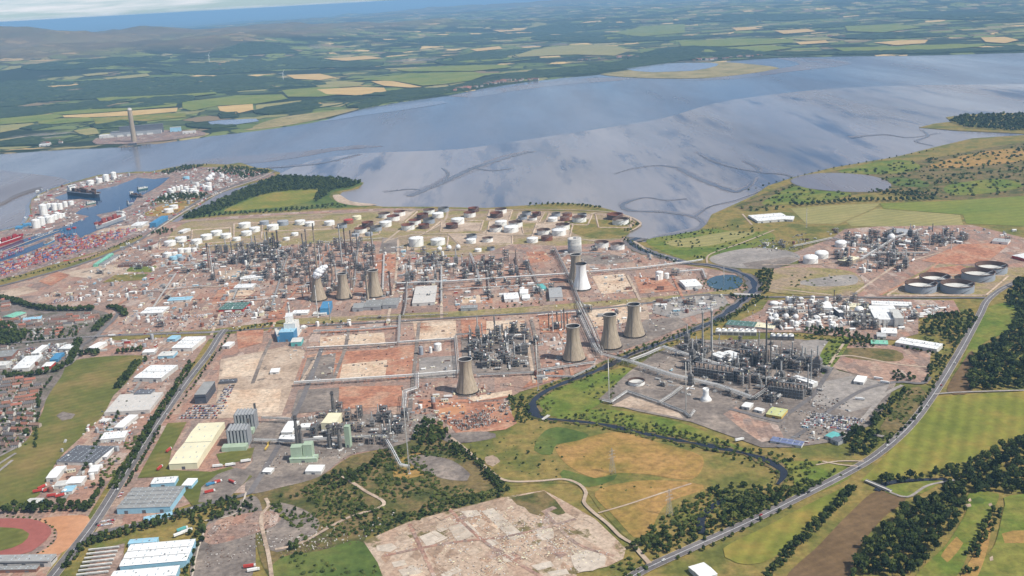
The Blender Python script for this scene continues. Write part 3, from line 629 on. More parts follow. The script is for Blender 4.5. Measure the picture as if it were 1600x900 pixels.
for px in ([(752, 800), (770, 795), (822, 840), (800, 845)], [(840, 830), (862, 826), (865, 842), (850, 846), (838, 840)], [(892, 870), (905, 862), (940, 862), (945, 885), (905, 895)], [(588, 854), (612, 850), (622, 857), (610, 864), (590, 862)], [(785, 872), (795, 868), (805, 873), (800, 880), (788, 879)], [(720, 800), (745, 798), (752, 806), (730, 810)], [(612, 880), (632, 876), (636, 884), (616, 888)], [(830, 885), (860, 878), (866, 886), (840, 893)], [(855, 895), (885, 890), (890, 898), (862, 903)], [(622, 892), (650, 886), (660, 896), (630, 902)], [(700, 825), (730, 815), (750, 835), (715, 848)], [(655, 840), (680, 830), (700, 842), (668, 856)]):
    S('concrete_slab', px, 'concrete' if rnd.random() < .7 else 'tan_ground', 6, smooth=len(px) > 4)
# river meadow
S('meadow', [(735, 695), (790, 672), (812, 660), (850, 658), (930, 672), (1050, 696), (1130, 712), (1180, 728), (1190, 750), (1130, 770), (1070, 800), (1040, 850), (990, 848), (940, 800), (905, 760), (840, 755), (785, 755)], 'rough_grass', 3)
S('meadow', [(868, 700), (900, 690), (960, 676), (1020, 690), (1085, 708), (1100, 722), (1080, 750), (1010, 742), (960, 740), (930, 748), (890, 730)], 'dry_meadow', 4)
S('meadow', [(930, 770), (1000, 752), (1080, 755), (1100, 765), (1040, 790), (1010, 845), (990, 840), (960, 808)], 'dry_meadow', 4)
S('meadow', [(845, 680), (870, 668), (920, 680), (900, 690), (870, 695), (860, 712), (835, 705)], 'lush_grass', 4)
S('meadow', [(880, 735), (930, 748), (965, 742), (960, 750), (920, 762), (880, 750)], 'lush_grass', 4)
S('gravel_patch', [(758, 715), (770, 712), (782, 722), (770, 730), (760, 726)], 'tan_ground', 5)
S('meadow', [(850, 620), (900, 590), (950, 580), (985, 575), (990, 600), (940, 630), (900, 650), (860, 650), (842, 640)], 'green_grass', 3)
S('meadow', [(870, 655), (940, 640), (1060, 660), (1200, 715), (1300, 722), (1330, 745), (1240, 780), (1235, 740), (1140, 700), (1000, 672)], 'green_grass', 3)
# petrochemical plant on the right
S('plant_yard', [(935, 625), (985, 580), (1020, 555), (1080, 530), (1110, 532), (1240, 530), (1290, 535), (1285, 560), (1310, 580), (1400, 600), (1370, 660), (1310, 690), (1240, 700), (1190, 700), (1080, 660), (990, 642)], 'dark_yard', 4, smooth=False)
S('plant_yard', [(1130, 648), (1150, 636), (1175, 655), (1215, 665), (1225, 685), (1190, 692), (1160, 672)], 'works_ground', 5, smooth=False); S('plant_yard', [(1252, 535), (1300, 533), (1290, 562), (1262, 556)], 'grey_yard', 5)
S('plant_yard', [(1275, 600), (1330, 588), (1390, 600), (1375, 630), (1330, 645), (1270, 630)], 'grey_yard', 5, smooth=False)
S('plant_yard', [(955, 635), (985, 620), (1060, 645), (1068, 655), (1000, 640)], 'tan_ground', 5, smooth=False)
S('waste_ground', [(1300, 540), (1330, 535), (1455, 545), (1450, 600), (1380, 598), (1300, 575)], 'works_ground', 4, smooth=False)
S('waste_ground', [(1320, 545), (1400, 548), (1405, 565), (1325, 560)], 'scrub_ground', 5)
S('verge', [(1290, 585), (1330, 530), (1300, 530), (1280, 560)], 'green_grass', 5)
S('waste_ground', [(1370, 680), (1420, 608), (1445, 612), (1435, 640), (1395, 685)], 'scrub_ground', 4)
# chemical works and terminal beyond
S('works_yard', [(1135, 512), (1190, 485), (1200, 470), (1300, 466), (1490, 470), (1500, 488), (1435, 498), (1435, 522), (1400, 532), (1330, 528), (1250, 520), (1160, 520)], 'works_ground', 4, smooth=False)
S('works_yard', [(1195, 455), (1210, 420), (1250, 412), (1240, 395), (1300, 372), (1320, 358), (1400, 352), (1520, 352), (1600, 372), (1680, 380), (1680, 420), (1580, 420), (1555, 445), (1540, 462), (1300, 466)], 'works_ground', 3, smooth=False)
S('works_yard', [(1460, 400), (1500, 382), (1580, 380), (1540, 412), (1480, 414), (1440, 408)], 'red_earth', 5, smooth=False)
S('works_yard', [(1200, 445), (1220, 420), (1330, 425), (1340, 460), (1210, 458)], 'bund_grass', 4); S('works_yard', [(1250, 440), (1330, 430), (1335, 445), (1270, 448)], 'grey_yard', 5)
S('tank_bund', [(1375, 462), (1440, 425), (1460, 412), (1530, 418), (1580, 418), (1620, 418), (1545, 462)], 'bund_grass', 4, smooth=False)
S('red_plot', [(1455, 420), (1500, 415), (1525, 425), (1500, 432), (1450, 430)], 'red_earth', 5, smooth=False)
S('waste_ground', [(1110, 402), (1170, 388), (1230, 392), (1250, 405), (1200, 420), (1130, 416)], 'grey_yard', 3)
S('waste_ground', [(1160, 412), (1230, 402), (1250, 404), (1215, 420), (1170, 420)], 'dark_yard', 4, smooth=False)
S('field', [(1040, 378), (1090, 370), (1170, 358), (1178, 366), (1110, 384), (1060, 386)], 'hay_field' if False else 'crop_pale', 3)
S('field', [(1010, 376), (1060, 366), (1110, 358), (1180, 355), (1210, 375), (1120, 400), (1080, 408), (1040, 395)], 'green_grass', 2)
S('field', [(1105, 350), (1140, 325), (1160, 330), (1200, 358), (1150, 362)], 'rough_grass', 3)
S('field', [(1235, 326), (1300, 321), (1375, 318), (1365, 326), (1310, 350), (1260, 350)], 'crop_pale', 3, smooth=False)
S('field', [(1322, 346), (1370, 326), (1500, 336), (1505, 352), (1400, 354), (1330, 354)], 'crop_pale', 3, smooth=False)
S('field', [(1376, 318), (1470, 315), (1700, 300), (1700, 352), (1610, 354), (1510, 350), (1505, 336), (1380, 326)], 'crop_mid', 3, smooth=False)
S('marsh', [(1200, 300), (1300, 268), (1440, 250), (1600, 222), (1700, 218), (1700, 300), (1470, 312), (1380, 300), (1230, 320), (1140, 330)], 'scrub_ground', 2)
for mt, px in (('green_grass', [(1190, 318), (1240, 292), (1280, 298), (1330, 302), (1300, 312), (1230, 320)]), ('green_grass', [(1310, 268), (1400, 250), (1440, 262), (1390, 272)]), ('lush_grass', [(1390, 278), (1440, 282), (1450, 292), (1400, 290)]), ('dry_meadow', [(1450, 260), (1520, 240), (1600, 232), (1600, 250), (1500, 262)]), ('green_grass', [(1480, 290), (1560, 280), (1600, 290), (1560, 300), (1490, 305)])):
    S('marsh', px, mt, 3)
S('pond', [(1235, 282), (1270, 272), (1320, 271), (1370, 277), (1393, 290), (1375, 299), (1320, 300), (1260, 294)], 'wet_mud', 4)
S('pond', [(1104, 440), (1118, 432), (1145, 430), (1160, 437), (1155, 450), (1130, 454), (1110, 450)], 'pond_water', 5)
# right foreground fields
S('field', [(1345, 752), (1430, 665), (1465, 620), (1600, 612), (1700, 612), (1700, 690), (1600, 690), (1540, 705), (1500, 728), (1430, 745), (1370, 752)], 'crop_green', 3, smooth=False)
S('field', [(1530, 505), (1545, 480), (1580, 475), (1600, 500), (1560, 525), (1530, 545), (1520, 610), (1480, 612), (1500, 570)], 'green_grass', 3)
S('field', [(1480, 612), (1502, 570), (1520, 550), (1520, 610)], 'ploughed', 4)
S('field', [(1130, 858), (1200, 822), (1260, 790), (1330, 758), (1335, 765), (1300, 800), (1240, 850), (1190, 880), (1150, 880)], 'crop_green', 3)
S('field', [(1230, 905), (1280, 852), (1330, 800), (1370, 768), (1415, 780), (1380, 810), (1340, 860), (1320, 905)], 'ploughed', 3)
S('field', [(1380, 762), (1450, 752), (1475, 750), (1440, 772), (1400, 776)], 'green_grass', 4)
S('golf_fairway', [(1430, 905), (1480, 850), (1510, 800), (1515, 772), (1560, 772), (1545, 810), (1520, 850), (1490, 905)], 'green_grass', 4)
S('golf_fairway', [(1530, 905), (1555, 850), (1570, 790), (1580, 775), (1700, 780), (1700, 905)], 'green_grass', 4)
for px in ([(1500, 905), (1520, 870), (1540, 830), (1550, 800), (1545, 850), (1525, 905)], [(1470, 870), (1495, 840), (1505, 850), (1480, 880)], [(1565, 835), (1600, 830), (1600, 850), (1570, 850)]): S('rough', px, 'dry_meadow', 5)
S('golf_green', [(1518, 782), (1528, 777), (1540, 782), (1536, 788), (1522, 788)], 'lush_grass', 6)
for px in ([(1512, 783), (1516, 779), (1518, 784), (1515, 786)], [(1508, 790), (1516, 788), (1518, 793), (1511, 794)], [(1544, 789), (1549, 787), (1551, 792), (1546, 793)], [(1546, 873), (1551, 870), (1552, 877), (1547, 878)]): S('sand_bunker', px, 'tan_ground', 7)

# --- river
RIV = [(998, 372, 46), (985, 380, 46), (1010, 394, 40), (1050, 405, 30), (1075, 412, 24), (1110, 415, 22), (1150, 425, 24), (1175, 438, 30), (1176, 456, 30), (1150, 478, 24), (1115, 502, 21), (1070, 522, 19), (1030, 538, 17), (985, 555, 15), (945, 575, 12.5), (895, 594, 11), (855, 611, 9.5), (834, 628, 11), (833, 643, 13), (848, 654, 10), (885, 658, 8.5), (940, 664, 9.5), (1000, 677, 8), (1060, 689, 10), (1120, 700, 8.5), (1180, 714, 9.5), (1212, 728, 11), (1225, 742, 10), (1215, 758, 6)]
ribbon('river_bank', [(x, y, w_+(9 if y > 570 else 4)) for x, y, w_ in RIV], 20, 'scrub_ground', 5, wob=.5)
ribbon('river_bank', [(x, y, w_*(1.0 if y < 570 else 1.12)) for x, y, w_ in RIV if y < 585], 20, 'river_mud', 6, wob=.3)
ribbon('river', [(x, y, w_*(.36 if y < 470 else .55 if y < 560 else 1.05)) for x, y, w_ in RIV], 20, 'river_water', 7, wob=.4)
ribbon('river', [(1098, 835, 10), (1095, 815, 10), (1110, 795, 9), (1135, 780, 7)], 10, 'river_water', 7)
ribbon('river', [(1370, 768, 9), (1385, 757, 9), (1420, 752, 8), (1480, 750, 6)], 10, 'river_water', 7)

# --- roads, railway, tracks
def road(px, wd, mat='asphalt', line=False, name='road', layer=8, smooth=True):
    ribbon(name, px, wd, mat, layer, smooth)
    if line: ribbon('road_marking', px, .5, 'white_line', layer+1, smooth)
    if line and wd > 9:
        for s in (-1, 1): ribbon('kerb', px, .5, 'concrete', layer+1, smooth, off=s*wd/2)
road([(60, 930), (100, 880), (150, 815), (200, 735), (245, 665), (290, 600), (325, 555), (342, 528), (352, 515)], 16, line=True)
road([(985, 905), (1010, 890), (1080, 858), (1160, 822), (1240, 783), (1320, 742), (1370, 712), (1420, 668), (1460, 615), (1500, 550), (1530, 495), (1545, 468), (1580, 445), (1640, 425)], 14, line=True)
road([(1200, 465), (1300, 465), (1400, 466), (1500, 466), (1540, 466)], 10, 'asphalt'); road([(1100, 462), (1150, 462), (1200, 465)], 10)
road([(330, 520), (450, 512), (620, 503), (760, 494), (900, 486), (1000, 476), (1060, 466), (1110, 460)], 9)
road([(-60, 545), (100, 530), (180, 525), (260, 522), (330, 520), (350, 517)], 13, line=True)
road([(152, 525), (165, 512), (178, 500), (185, 490)], 9); road([(150, 527), (130, 540), (120, 560)], 8)
road([(138, 838), (180, 828), (240, 815), (300, 795), (350, 782), (385, 773), (398, 760), (440, 690), (470, 630), (490, 580), (503, 545)], 9)
road([(0, 395), (60, 372), (100, 358)], 5, 'concrete', name='quay'); road([(430, 268), (400, 280), (350, 295), (310, 315), (270, 340), (235, 365), (200, 385), (130, 412), (60, 432), (0, 448), (-60, 462)], 14, 'asphalt')
road([(425, 270), (395, 283), (350, 299), (305, 321), (268, 344), (230, 370)], 6, 'concrete', name='rail_line')
for px in ([(262, 352), (300, 346), (400, 341), (520, 335), (640, 328), (760, 328), (880, 328), (960, 333), (1000, 348), (985, 362)], [(600, 378), (640, 368), (700, 366), (800, 368), (860, 368), (935, 378)], [(545, 384), (575, 360), (600, 343), (625, 329)], [(600, 380), (638, 350), (668, 330)], [(635, 378), (690, 350), (700, 330)], [(752, 368), (780, 345), (800, 330)], [(850, 376), (880, 352), (930, 333)], [(640, 400), (720, 398), (815, 395)], [(920, 376), (985, 376), (1020, 402)]):
    road(px, 7, 'track_earth', name='track', layer=6)
for px in ([(605, 505), (618, 440), (622, 395), (622, 375)], [(420, 520), (450, 470), (490, 420), (520, 385)], [(340, 500), (370, 450), (400, 400), (415, 385)], [(330, 525), (345, 490), (385, 430)], [(410, 500), (450, 497)], [(270, 470), (440, 460), (600, 455), (900, 440)], [(690, 500), (690, 420), (695, 400)], [(300, 450), (420, 445)], [(180, 480), (260, 430), (330, 380)], [(230, 490), (330, 395)], [(860, 490), (885, 540), (895, 590)], [(822, 520), (835, 600)], [(470, 600), (500, 550)], [(612, 505), (650, 505), (720, 500)], [(980, 430), (1000, 470)], [(1050, 430), (1068, 468)], [(1200, 450), (1300, 462)], [(1320, 470), (1400, 415), (1470, 395)], [(1375, 462), (1450, 425), (1465, 412)]):
    road(px, 6, 'tan_ground' if rnd.random() < .6 else 'red_earth', name='works_road', layer=7, smooth=False)
for px in ([(640, 650), (655, 505)], [(845, 600), (835, 520), (830, 500)], [(520, 598), (540, 545), (545, 515)], [(395, 600), (410, 560), (425, 530)]): road(px, 7, 'dark_yard', name='works_road', layer=7, smooth=False)
road([(705, 685), (730, 705), (760, 732), (790, 752), (840, 753), (880, 750), (905, 758), (916, 772), (912, 785), (925, 800), (950, 820), (970, 840), (988, 850)], 5, 'track_earth', name='footpath')
road([(988, 850), (1000, 865), (1015, 882)], 6, 'track_earth', name='footpath'); road([(935, 803), (980, 790), (1040, 770), (1080, 757)], 3, 'track_earth', name='footpath')
road([(1275, 728), (1310, 722), (1350, 722)], 3, 'track_earth', name='footpath'); road([(1285, 722), (1310, 727), (1340, 730)], 3, 'track_earth', name='footpath')
road([(1215, 700), (1260, 672), (1300, 640), (1350, 610), (1400, 598), (1440, 600), (1452, 590)], 8, 'asphalt'); road([(1310, 690), (1345, 660), (1380, 620), (1410, 603)], 7, 'grey_yard'); road([(1300, 575), (1270, 620), (1215, 660), (1140, 640)], 8, 'asphalt', smooth=False)
road([(1300, 560), (1330, 557), (1400, 570), (1450, 575)], 5, 'track_earth', name='track'); road([(1320, 535), (1290, 580)], 5, 'track_earth', name='track')
road([(1355, 675), (1372, 682), (1400, 685)], 7, 'grey_yard'); road([(1360, 757), (1385, 768), (1418, 778), (1450, 760), (1500, 750)], 4, 'grey_yard', name='lane')
road([(1460, 617), (1500, 614), (1600, 611)], 5, 'grey_yard', name='lane'); road([(415, 780), (420, 792), (408, 812), (420, 870), (425, 905)], 5, 'tan_ground', name='track')
road([(530, 742), (570, 768), (600, 790), (540, 812), (470, 850), (430, 860)], 5, 'tan_ground', name='track'); road([(300, 905), (310, 860), (322, 825)], 2, 'concrete', name='lane'); road([(320, 815), (370, 803), (385, 770)], 2.5, 'concrete', name='lane')
road([(1105, 412), (1110, 398), (1160, 380), (1210, 360)], 5, 'track_earth', name='track'); road([(1190, 415), (1300, 412), (1330, 400)], 5, 'tan_ground', name='track')
road([(1175, 352), (1160, 335)], 5, 'tan_ground', name='track'); road([(10, 590), (60, 585), (110, 570), (125, 545)], 6, 'grey_yard')
for k in range(9): road([(-20, 640+k*14), (60-k*5, 632+k*11)], 5, 'grey_yard', name='street', layer=6)
road([(150, 700), (190, 640), (225, 590)], 7, 'grey_yard'); road([(95, 790), (150, 700)], 7, 'grey_yard')
# ================================================================ VEGETATION
import numpy as np
def crown_mesh(seed, nq, rad=4.6, hh=4.2, q=1.25):
    """uneven crown: a lumpy inner mass and many leaf clumps standing out of it"""
    r = random.Random(seed); vs, fs = [], []
    lobes = [(Vector((r.uniform(-.45, .45)*rad, r.uniform(-.45, .45)*rad, r.uniform(-.35, .45)*hh)), r.uniform(.42, .68)) for _ in range(6)]+[(Vector((0, 0, 0)), .66)]
    n, k = 8, 5
    for c, s in lobes[:4]+lobes[-1:]:
        b = len(vs)
        for j in range(k+1):
            for i in range(n):
                a = 2*math.pi*i/n; ph = math.pi*j/k; d = Vector((math.sin(ph)*math.cos(a), math.sin(ph)*math.sin(a), math.cos(ph)))
                f = s*.86*(1+.5*noise.noise(d*1.7+c)); vs.append((c.x+d.x*rad*f, c.y+d.y*rad*f, c.z+d.z*hh*f))
        fs += [(b+j*n+i, b+(j+1)*n+i, b+(j+1)*n+(i+1) % n, b+j*n+(i+1) % n) for j in range(k) for i in range(n)]
    for _ in range(nq):
        c, s = r.choice(lobes); d = Vector((r.gauss(0, 1), r.gauss(0, 1), r.gauss(.25, 1))).normalized()
        p = Vector((c.x+d.x*rad*s*r.uniform(.8, 1.15), c.y+d.y*rad*s*r.uniform(.8, 1.15), c.z+d.z*hh*s*r.uniform(.8, 1.15)))
        u = Vector((r.gauss(0, 1), r.gauss(0, 1), r.gauss(0, 1))).normalized(); w_ = u.orthogonal().normalized(); g = q*r.uniform(.6, 1.3); b = len(vs)
        for a, e in ((-1, -.7), (.9, -1), (1, .8), (-.7, 1)): vs.append(tuple(p+u*a*g*.6+w_*e*g*.6))
        fs.append((b, b+1, b+2, b+3))
    return vs, fs
def tree_proto(seed, mat, kind):
    def mk():
        r = random.Random(seed); c = MB(); v, f = crown_mesh(seed, 170 if kind == 'tree' else 70)
        if kind == 'tree':
            c.add([(a, b_, z+7.6) for a, b_, z in v], f); t = MB(); t.cyl(0, 0, -.5, 4.6, .38, .24, 7)
            for i in range(4):
                an = i*1.57+r.random(); t.tube((0, 0, 3.2+.4*i), (2*math.cos(an), 2*math.sin(an), 6+.5*i), .14, 4)
            return proto_root('broadleaf_tree', [(t, 'trunk', 'bark'), (c, 'crown', mat)])
        c.add([(a*.5, b_*.5, z*.36+1.2) for a, b_, z in v], f)
        return proto_root('bush', [(c, None, mat)])
    return mk
TREES, BUSHES = [], []
def poly_pts(px, gap, jit=.4):
    pts = [P(*p) for p in px]; xs = [p.x for p in pts]; ys = [p.y for p in pts]; out = []
    x = min(xs)
    while x < max(xs):
        y = min(ys)
        while y < max(ys):
            X = x+rnd.uniform(-jit, jit)*gap; Y = y+rnd.uniform(-jit, jit)*gap
            if inpoly(X, Y, pts): out.append((X, Y))
            y += gap
        x += gap
    return out
def line_pts(px, gap, wob=2, rows=1, rg=7):
    pts, _ = ribbon_pts(px, 1, 0, False); acc = gap*rnd.random(); out = []
    for a, b in zip(pts, pts[1:]):
        L = (b-a).length; d = (b-a).normalized(); nr = Vector((-d.y, d.x, 0)); acc += L
        if acc >= gap:
            acc = 0
            for k in range(rows):
                q = b+nr*(k-(rows-1)/2)*rg; out.append((q.x+rnd.uniform(-wob, wob), q.y+rnd.uniform(-wob, wob)))
    return out
def wood(px, where, gap=8.5, s=(.6, 1.35), m='leaf_dark'): TREES.extend((x, y, rnd.uniform(s[0]*.75, s[1]*1.08), where, m if noise.noise(Vector((x*.03, y*.03, 9)))+rnd.uniform(-.3, .3) < .22 else 'leaf_mid') for x, y in poly_pts(px, gap, .55))
PONDP = [P(*p) for p in [(1235, 284), (1270, 272), (1320, 271), (1370, 277), (1393, 290), (1375, 300), (1320, 302), (1260, 296)]]
def row(px, where, gap=8, s=(.6, 1.0), rows=1, m='leaf_dark', wob=2): TREES.extend((x, y, rnd.uniform(*s), where, m if rnd.random() < .75 else 'leaf_mid') for x, y in line_pts(px, gap, wob, rows))
def shrubs(px, where, gap=9, keep=.5, s=(.6, 1.6), m='leaf_mid'):
    for x, y in poly_pts(px, gap, .5):
        if noise.noise(Vector((x*.018, y*.018, 2))) > .35-keep and not inpoly(x, y, PONDP): BUSHES.append((x, y, rnd.uniform(*s), where, m if rnd.random() < .7 else 'leaf_light'))
def hedge(px, where, gap=4, s=(.6, 1.2), rows=1): BUSHES.extend((x, y, rnd.uniform(*s), where, 'leaf_mid' if rnd.random() < .6 else 'leaf_dark') for x, y in line_pts(px, gap, 1.2+gap*.2, rows, 3))
wood([(1322, 905), (1345, 860), (1400, 805), (1440, 782), (1490, 770), (1512, 778), (1505, 812), (1470, 850), (1432, 905)], 'in the wood beside the golf fairway', 9.5, (.9, 1.35))
wood([(1365, 752), (1430, 748), (1500, 732), (1545, 707), (1600, 688), (1660, 690), (1660, 775), (1600, 775), (1570, 770), (1480, 772), (1470, 760), (1520, 748), (1440, 752), (1385, 760)], 'in the wooded belt below the striped crop field', 9.5, (.85, 1.3))
wood([(1508, 592), (1515, 570), (1540, 545), (1580, 520), (1590, 490), (1570, 470), (1590, 440), (1660, 430), (1660, 612), (1600, 608), (1560, 609), (1515, 610)], 'in the dense dark wood by the main road', 9.5, (.9, 1.35))
wood([(1435, 522), (1440, 500), (1470, 490), (1520, 490), (1530, 495), (1505, 530), (1490, 545), (1470, 530)], 'in the copse behind the chemical works', 10, (.6, 1.0), 'leaf_mid')
row([(1335, 762), (1300, 800), (1270, 830), (1240, 858), (1215, 885), (1200, 905)], 'along the hedge between crop and ploughed field', 6, (.65, 1.0), 2)
row([(1560, 795), (1545, 825), (1530, 850), (1518, 870)], 'between the two golf fairways', 6, (.6, .9), 2); row([(1515, 885), (1505, 897), (1525, 893)], 'between the two golf fairways', 7, (.5, .8))
wood([(1310, 690), (1335, 668), (1372, 682), (1360, 715), (1330, 712)], 'in the clump beside the main road bend', 9, (.8, 1.2))
wood([(1352, 665), (1375, 640), (1410, 610), (1418, 615), (1395, 645), (1368, 672)], 'on the bank beside the site road', 9, (.7, 1.1))
row([(1380, 700), (1430, 655), (1455, 610), (1480, 565), (1510, 520)], 'on the field side verge of the main road', 16, (.5, .8)); row([(1010, 880), (1090, 848), (1180, 808), (1260, 765), (1310, 735)], 'on the town side verge of the main road', 12, (.45, .75))
row([(1050, 878), (1100, 860), (1160, 832), (1200, 812), (1240, 792)], 'on the crop side verge of the main road', 11, (.4, .7))
wood([(985, 860), (1010, 835), (1060, 835), (1105, 822), (1130, 802), (1200, 772), (1260, 755), (1290, 758), (1180, 808), (1090, 845), (1020, 872)], 'in the riverside thicket above the main road', 8.5, (.5, .95), 'leaf_mid')
wood([(1100, 765), (1150, 758), (1210, 762), (1170, 785), (1120, 790)], 'in the riverside thicket above the main road', 10, (.4, .8), 'leaf_mid')
wood([(1395, 598), (1432, 596), (1425, 585), (1395, 580)], 'by the site gate roundabout', 9, (.5, .8)); wood([(1445, 600), (1470, 575), (1478, 560), (1462, 558), (1450, 580)], 'by the site gate roundabout', 9, (.5, .9))
wood([(1265, 512), (1330, 520), (1365, 528), (1365, 545), (1335, 545), (1300, 528), (1255, 522)], 'behind the cooling cell bank', 9, (.5, .85), 'leaf_mid'); row([(1410, 545), (1450, 552), (1475, 560)], 'behind the long white shed', 7, (.5, .8))
# left side
row([(0, 800), (60, 797), (120, 795), (140, 795)], 'in the belt above the running track', 6.5, (.8, 1.15), 3)
row([(175, 768), (215, 705), (235, 668), (262, 628), (300, 570)], 'on the town side of the dual road', 7, (.55, .95), 2); row([(195, 765), (240, 690), (250, 672)], 'on the factory side of the dual road', 8, (.45, .8))
row([(262, 658), (290, 620), (320, 580), (345, 545), (362, 520)], 'on the office side of the dual road', 9, (.4, .7)); row([(100, 895), (120, 865), (150, 845), (200, 835)], 'beside the depot at the foot of the road', 6, (.55, .95), 2)
row([(135, 850), (200, 832), (260, 815), (320, 796), (368, 785)], 'in the belt between factory and depot', 6, (.55, .9), 3); wood([(300, 810), (365, 790), (372, 800), (325, 818), (302, 905), (288, 905)], 'in the belt between factory and depot', 9, (.5, .9))
row([(183, 610), (195, 595), (205, 582), (215, 568)], 'along the edge of the playing field', 5.5, (.8, 1.15), 2); row([(120, 558), (145, 552), (152, 556)], 'along the edge of the playing field', 6, (.9, 1.25), 2)
row([(178, 553), (200, 550), (222, 548)], 'behind the playing field', 5.5, (.8, 1.1), 2); row([(228, 560), (226, 566)], 'behind the playing field', 7, (.7, 1.0))
row([(0, 590), (50, 588), (90, 580), (110, 568), (118, 550), (124, 535)], 'between the retail park and the houses', 7, (.8, 1.2), 2); row([(62, 640), (60, 620), (72, 605), (85, 590)], 'at the edge of the housing by the playing field', 10, (.6, .9))
row([(20, 470), (45, 480), (70, 485), (100, 486), (145, 485)], 'in the belt between houses and works', 6, (.9, 1.3), 2); row([(165, 482), (185, 484), (196, 495)], 'in the belt between houses and works', 6, (.9, 1.2), 2)
row([(148, 520), (160, 506), (172, 497)], 'in the belt between houses and works', 6, (.8, 1.15), 2); row([(-20, 465), (10, 468), (30, 476)], 'in the belt between houses and works', 7, (.9, 1.2), 2)
wood([(-40, 505), (20, 508), (45, 525), (25, 540), (-40, 545)], 'in the dark clump among the houses', 9, (.8, 1.2)); row([(0, 690), (15, 675), (40, 665), (60, 650), (55, 700)], 'among the gardens', 12, (.5, .8)); row([(40, 535), (70, 532), (100, 528), (120, 520)], 'among the gardens', 9, (.5, .9))
row([(270, 540), (300, 532), (335, 528)], 'by the works road junction', 9, (.35, .6)); row([(370, 520), (400, 511), (425, 508)], 'by the works road junction', 8, (.5, .75)); row([(125, 745), (150, 700), (170, 670), (200, 630)], 'beside the trade units', 12, (.5, .9))
row([(135, 765), (160, 760), (150, 780), (130, 800)], 'beside the trade units', 8, (.7, 1.1)); row([(500, 508), (520, 506), (540, 505)], 'by the works railway', 10, (.5, .7)); row([(745, 484), (780, 482), (835, 476), (855, 472)], 'by the works railway', 14, (.45, .7))
row([(1140, 460), (1150, 468), (1180, 465), (1200, 468)], 'beside the river bridge', 7, (.6, .95)); wood([(1180, 430), (1195, 420), (1210, 425), (1200, 460), (1185, 458)], 'beside the river bridge', 9, (.5, .9)); row([(1080, 402), (1100, 405)], 'on the river point', 9, (.5, .8)); row([(1380, 445), (1390, 440)], 'x', 99, (.5, .6)) if False else None
# middle
wood([(646, 690), (650, 668), (662, 658), (682, 660), (705, 685), (690, 692), (660, 700)], 'on the green mound below the substation', 7.5, (.6, 1.0), 'leaf_mid')
wood([(500, 750), (520, 738), (560, 735), (595, 715), (610, 708), (600, 725), (570, 742), (548, 758), (520, 768)], 'in the scrub below the power plant', 7.5, (.5, .85))
wood([(400, 782), (450, 770), (500, 762), (560, 752), (570, 790), (520, 795), (460, 780)], 'in the scrub below the power plant', 15, (.35, .65), 'leaf_mid')
wood([(430, 790), (470, 800), (500, 812), (480, 815), (440, 800)], 'in the scrub below the power plant', 9, (.4, .6)); wood([(630, 815), (700, 800), (780, 775), (790, 765), (720, 785), (650, 800)], 'in the scrub above the demolished site', 9, (.35, .6))
wood([(790, 622), (815, 618), (830, 640), (830, 660), (808, 668), (800, 640)], 'beside the river below the substation', 8, (.4, .75), 'leaf_mid'); wood([(0, 600), (60, 600), (66, 640), (50, 690), (0, 710)], 'among the gardens', 17, (.4, .8)); wood([(0, 520), (120, 514), (125, 528), (0, 545)], 'among the gardens', 15, (.5, .9)); wood([(345, 800), (395, 778), (405, 800), (370, 812)], 'in the scrub below the power plant', 8, (.4, .7))
row([(700, 690), (745, 722), (790, 768)], 'in the scrub below the power plant', 7, (.4, .8), 2); wood([(640, 700), (700, 695), (735, 725), (700, 715), (650, 712)], 'on the green mound below the substation', 9, (.4, .8), 'leaf_mid'); wood([(500, 800), (560, 790), (600, 800), (560, 815)], 'in the scrub below the power plant', 9, (.35, .65))
wood([(450, 853), (468, 850), (468, 862), (455, 865)], 'alone on the waste ground', 7, (.8, 1.0))
row([(752, 738), (775, 755), (785, 768)], 'along the footpath', 6, (.5, .8), 2); row([(708, 695), (720, 708)], 'along the footpath', 6, (.5, .8), 2); row([(850, 730), (800, 722), (845, 702)], 'in the river meadow', 22, (.4, .6))
row([(1018, 665), (1060, 680), (1120, 692), (1170, 705), (1240, 720)], 'along the far river bank', 9, (.4, .75), 2, 'leaf_mid', 4); row([(880, 650), (940, 655), (1000, 668)], 'along the far river bank', 14, (.35, .6), 1, 'leaf_mid', 4)
row([(1050, 697), (1110, 705), (1150, 720), (1185, 735)], 'along the near river bank', 12, (.4, .65), 1, 'leaf_mid', 4); row([(1000, 550), (1060, 528), (1110, 508), (1150, 485)], 'along the upper river bank', 11, (.35, .6), 1, 'leaf_mid', 4)
row([(870, 600), (920, 580), (990, 552), (1040, 532), (1090, 512)], 'along the upper river bank', 13, (.3, .55), 1, 'leaf_mid', 4); row([(1110, 508), (1140, 498), (1170, 480), (1190, 465)], 'along the upper river bank', 8, (.4, .7), 2, 'leaf_mid', 4)
row([(1150, 352), (1110, 360), (1060, 368), (1020, 375)], 'on the estuary side of the pale field', 16, (.3, .6), 1, 'leaf_mid', 5); row([(975, 372), (990, 384), (1020, 398), (1060, 412)], 'along the creek bank', 10, (.4, .7), 2, 'leaf_mid', 3)
row([(1240, 322), (1300, 318), (1340, 314), (1400, 314), (1460, 312)], 'in the belt behind the pale fields', 9, (.8, 1.2), 3); row([(1165, 300), (1220, 284), (1290, 266), (1380, 250), (1460, 235)], 'on the sea bank', 40, (.5, .8), 1)
wood([(1482, 190), (1500, 182), (1560, 180), (1660, 178), (1660, 200), (1580, 205), (1510, 200)], 'on the wooded headland', 16, (1, 1.5)); wood([(1350, 297), (1400, 300), (1470, 305), (1440, 310), (1380, 306)], 'behind the pond', 14, (.7, 1.1))
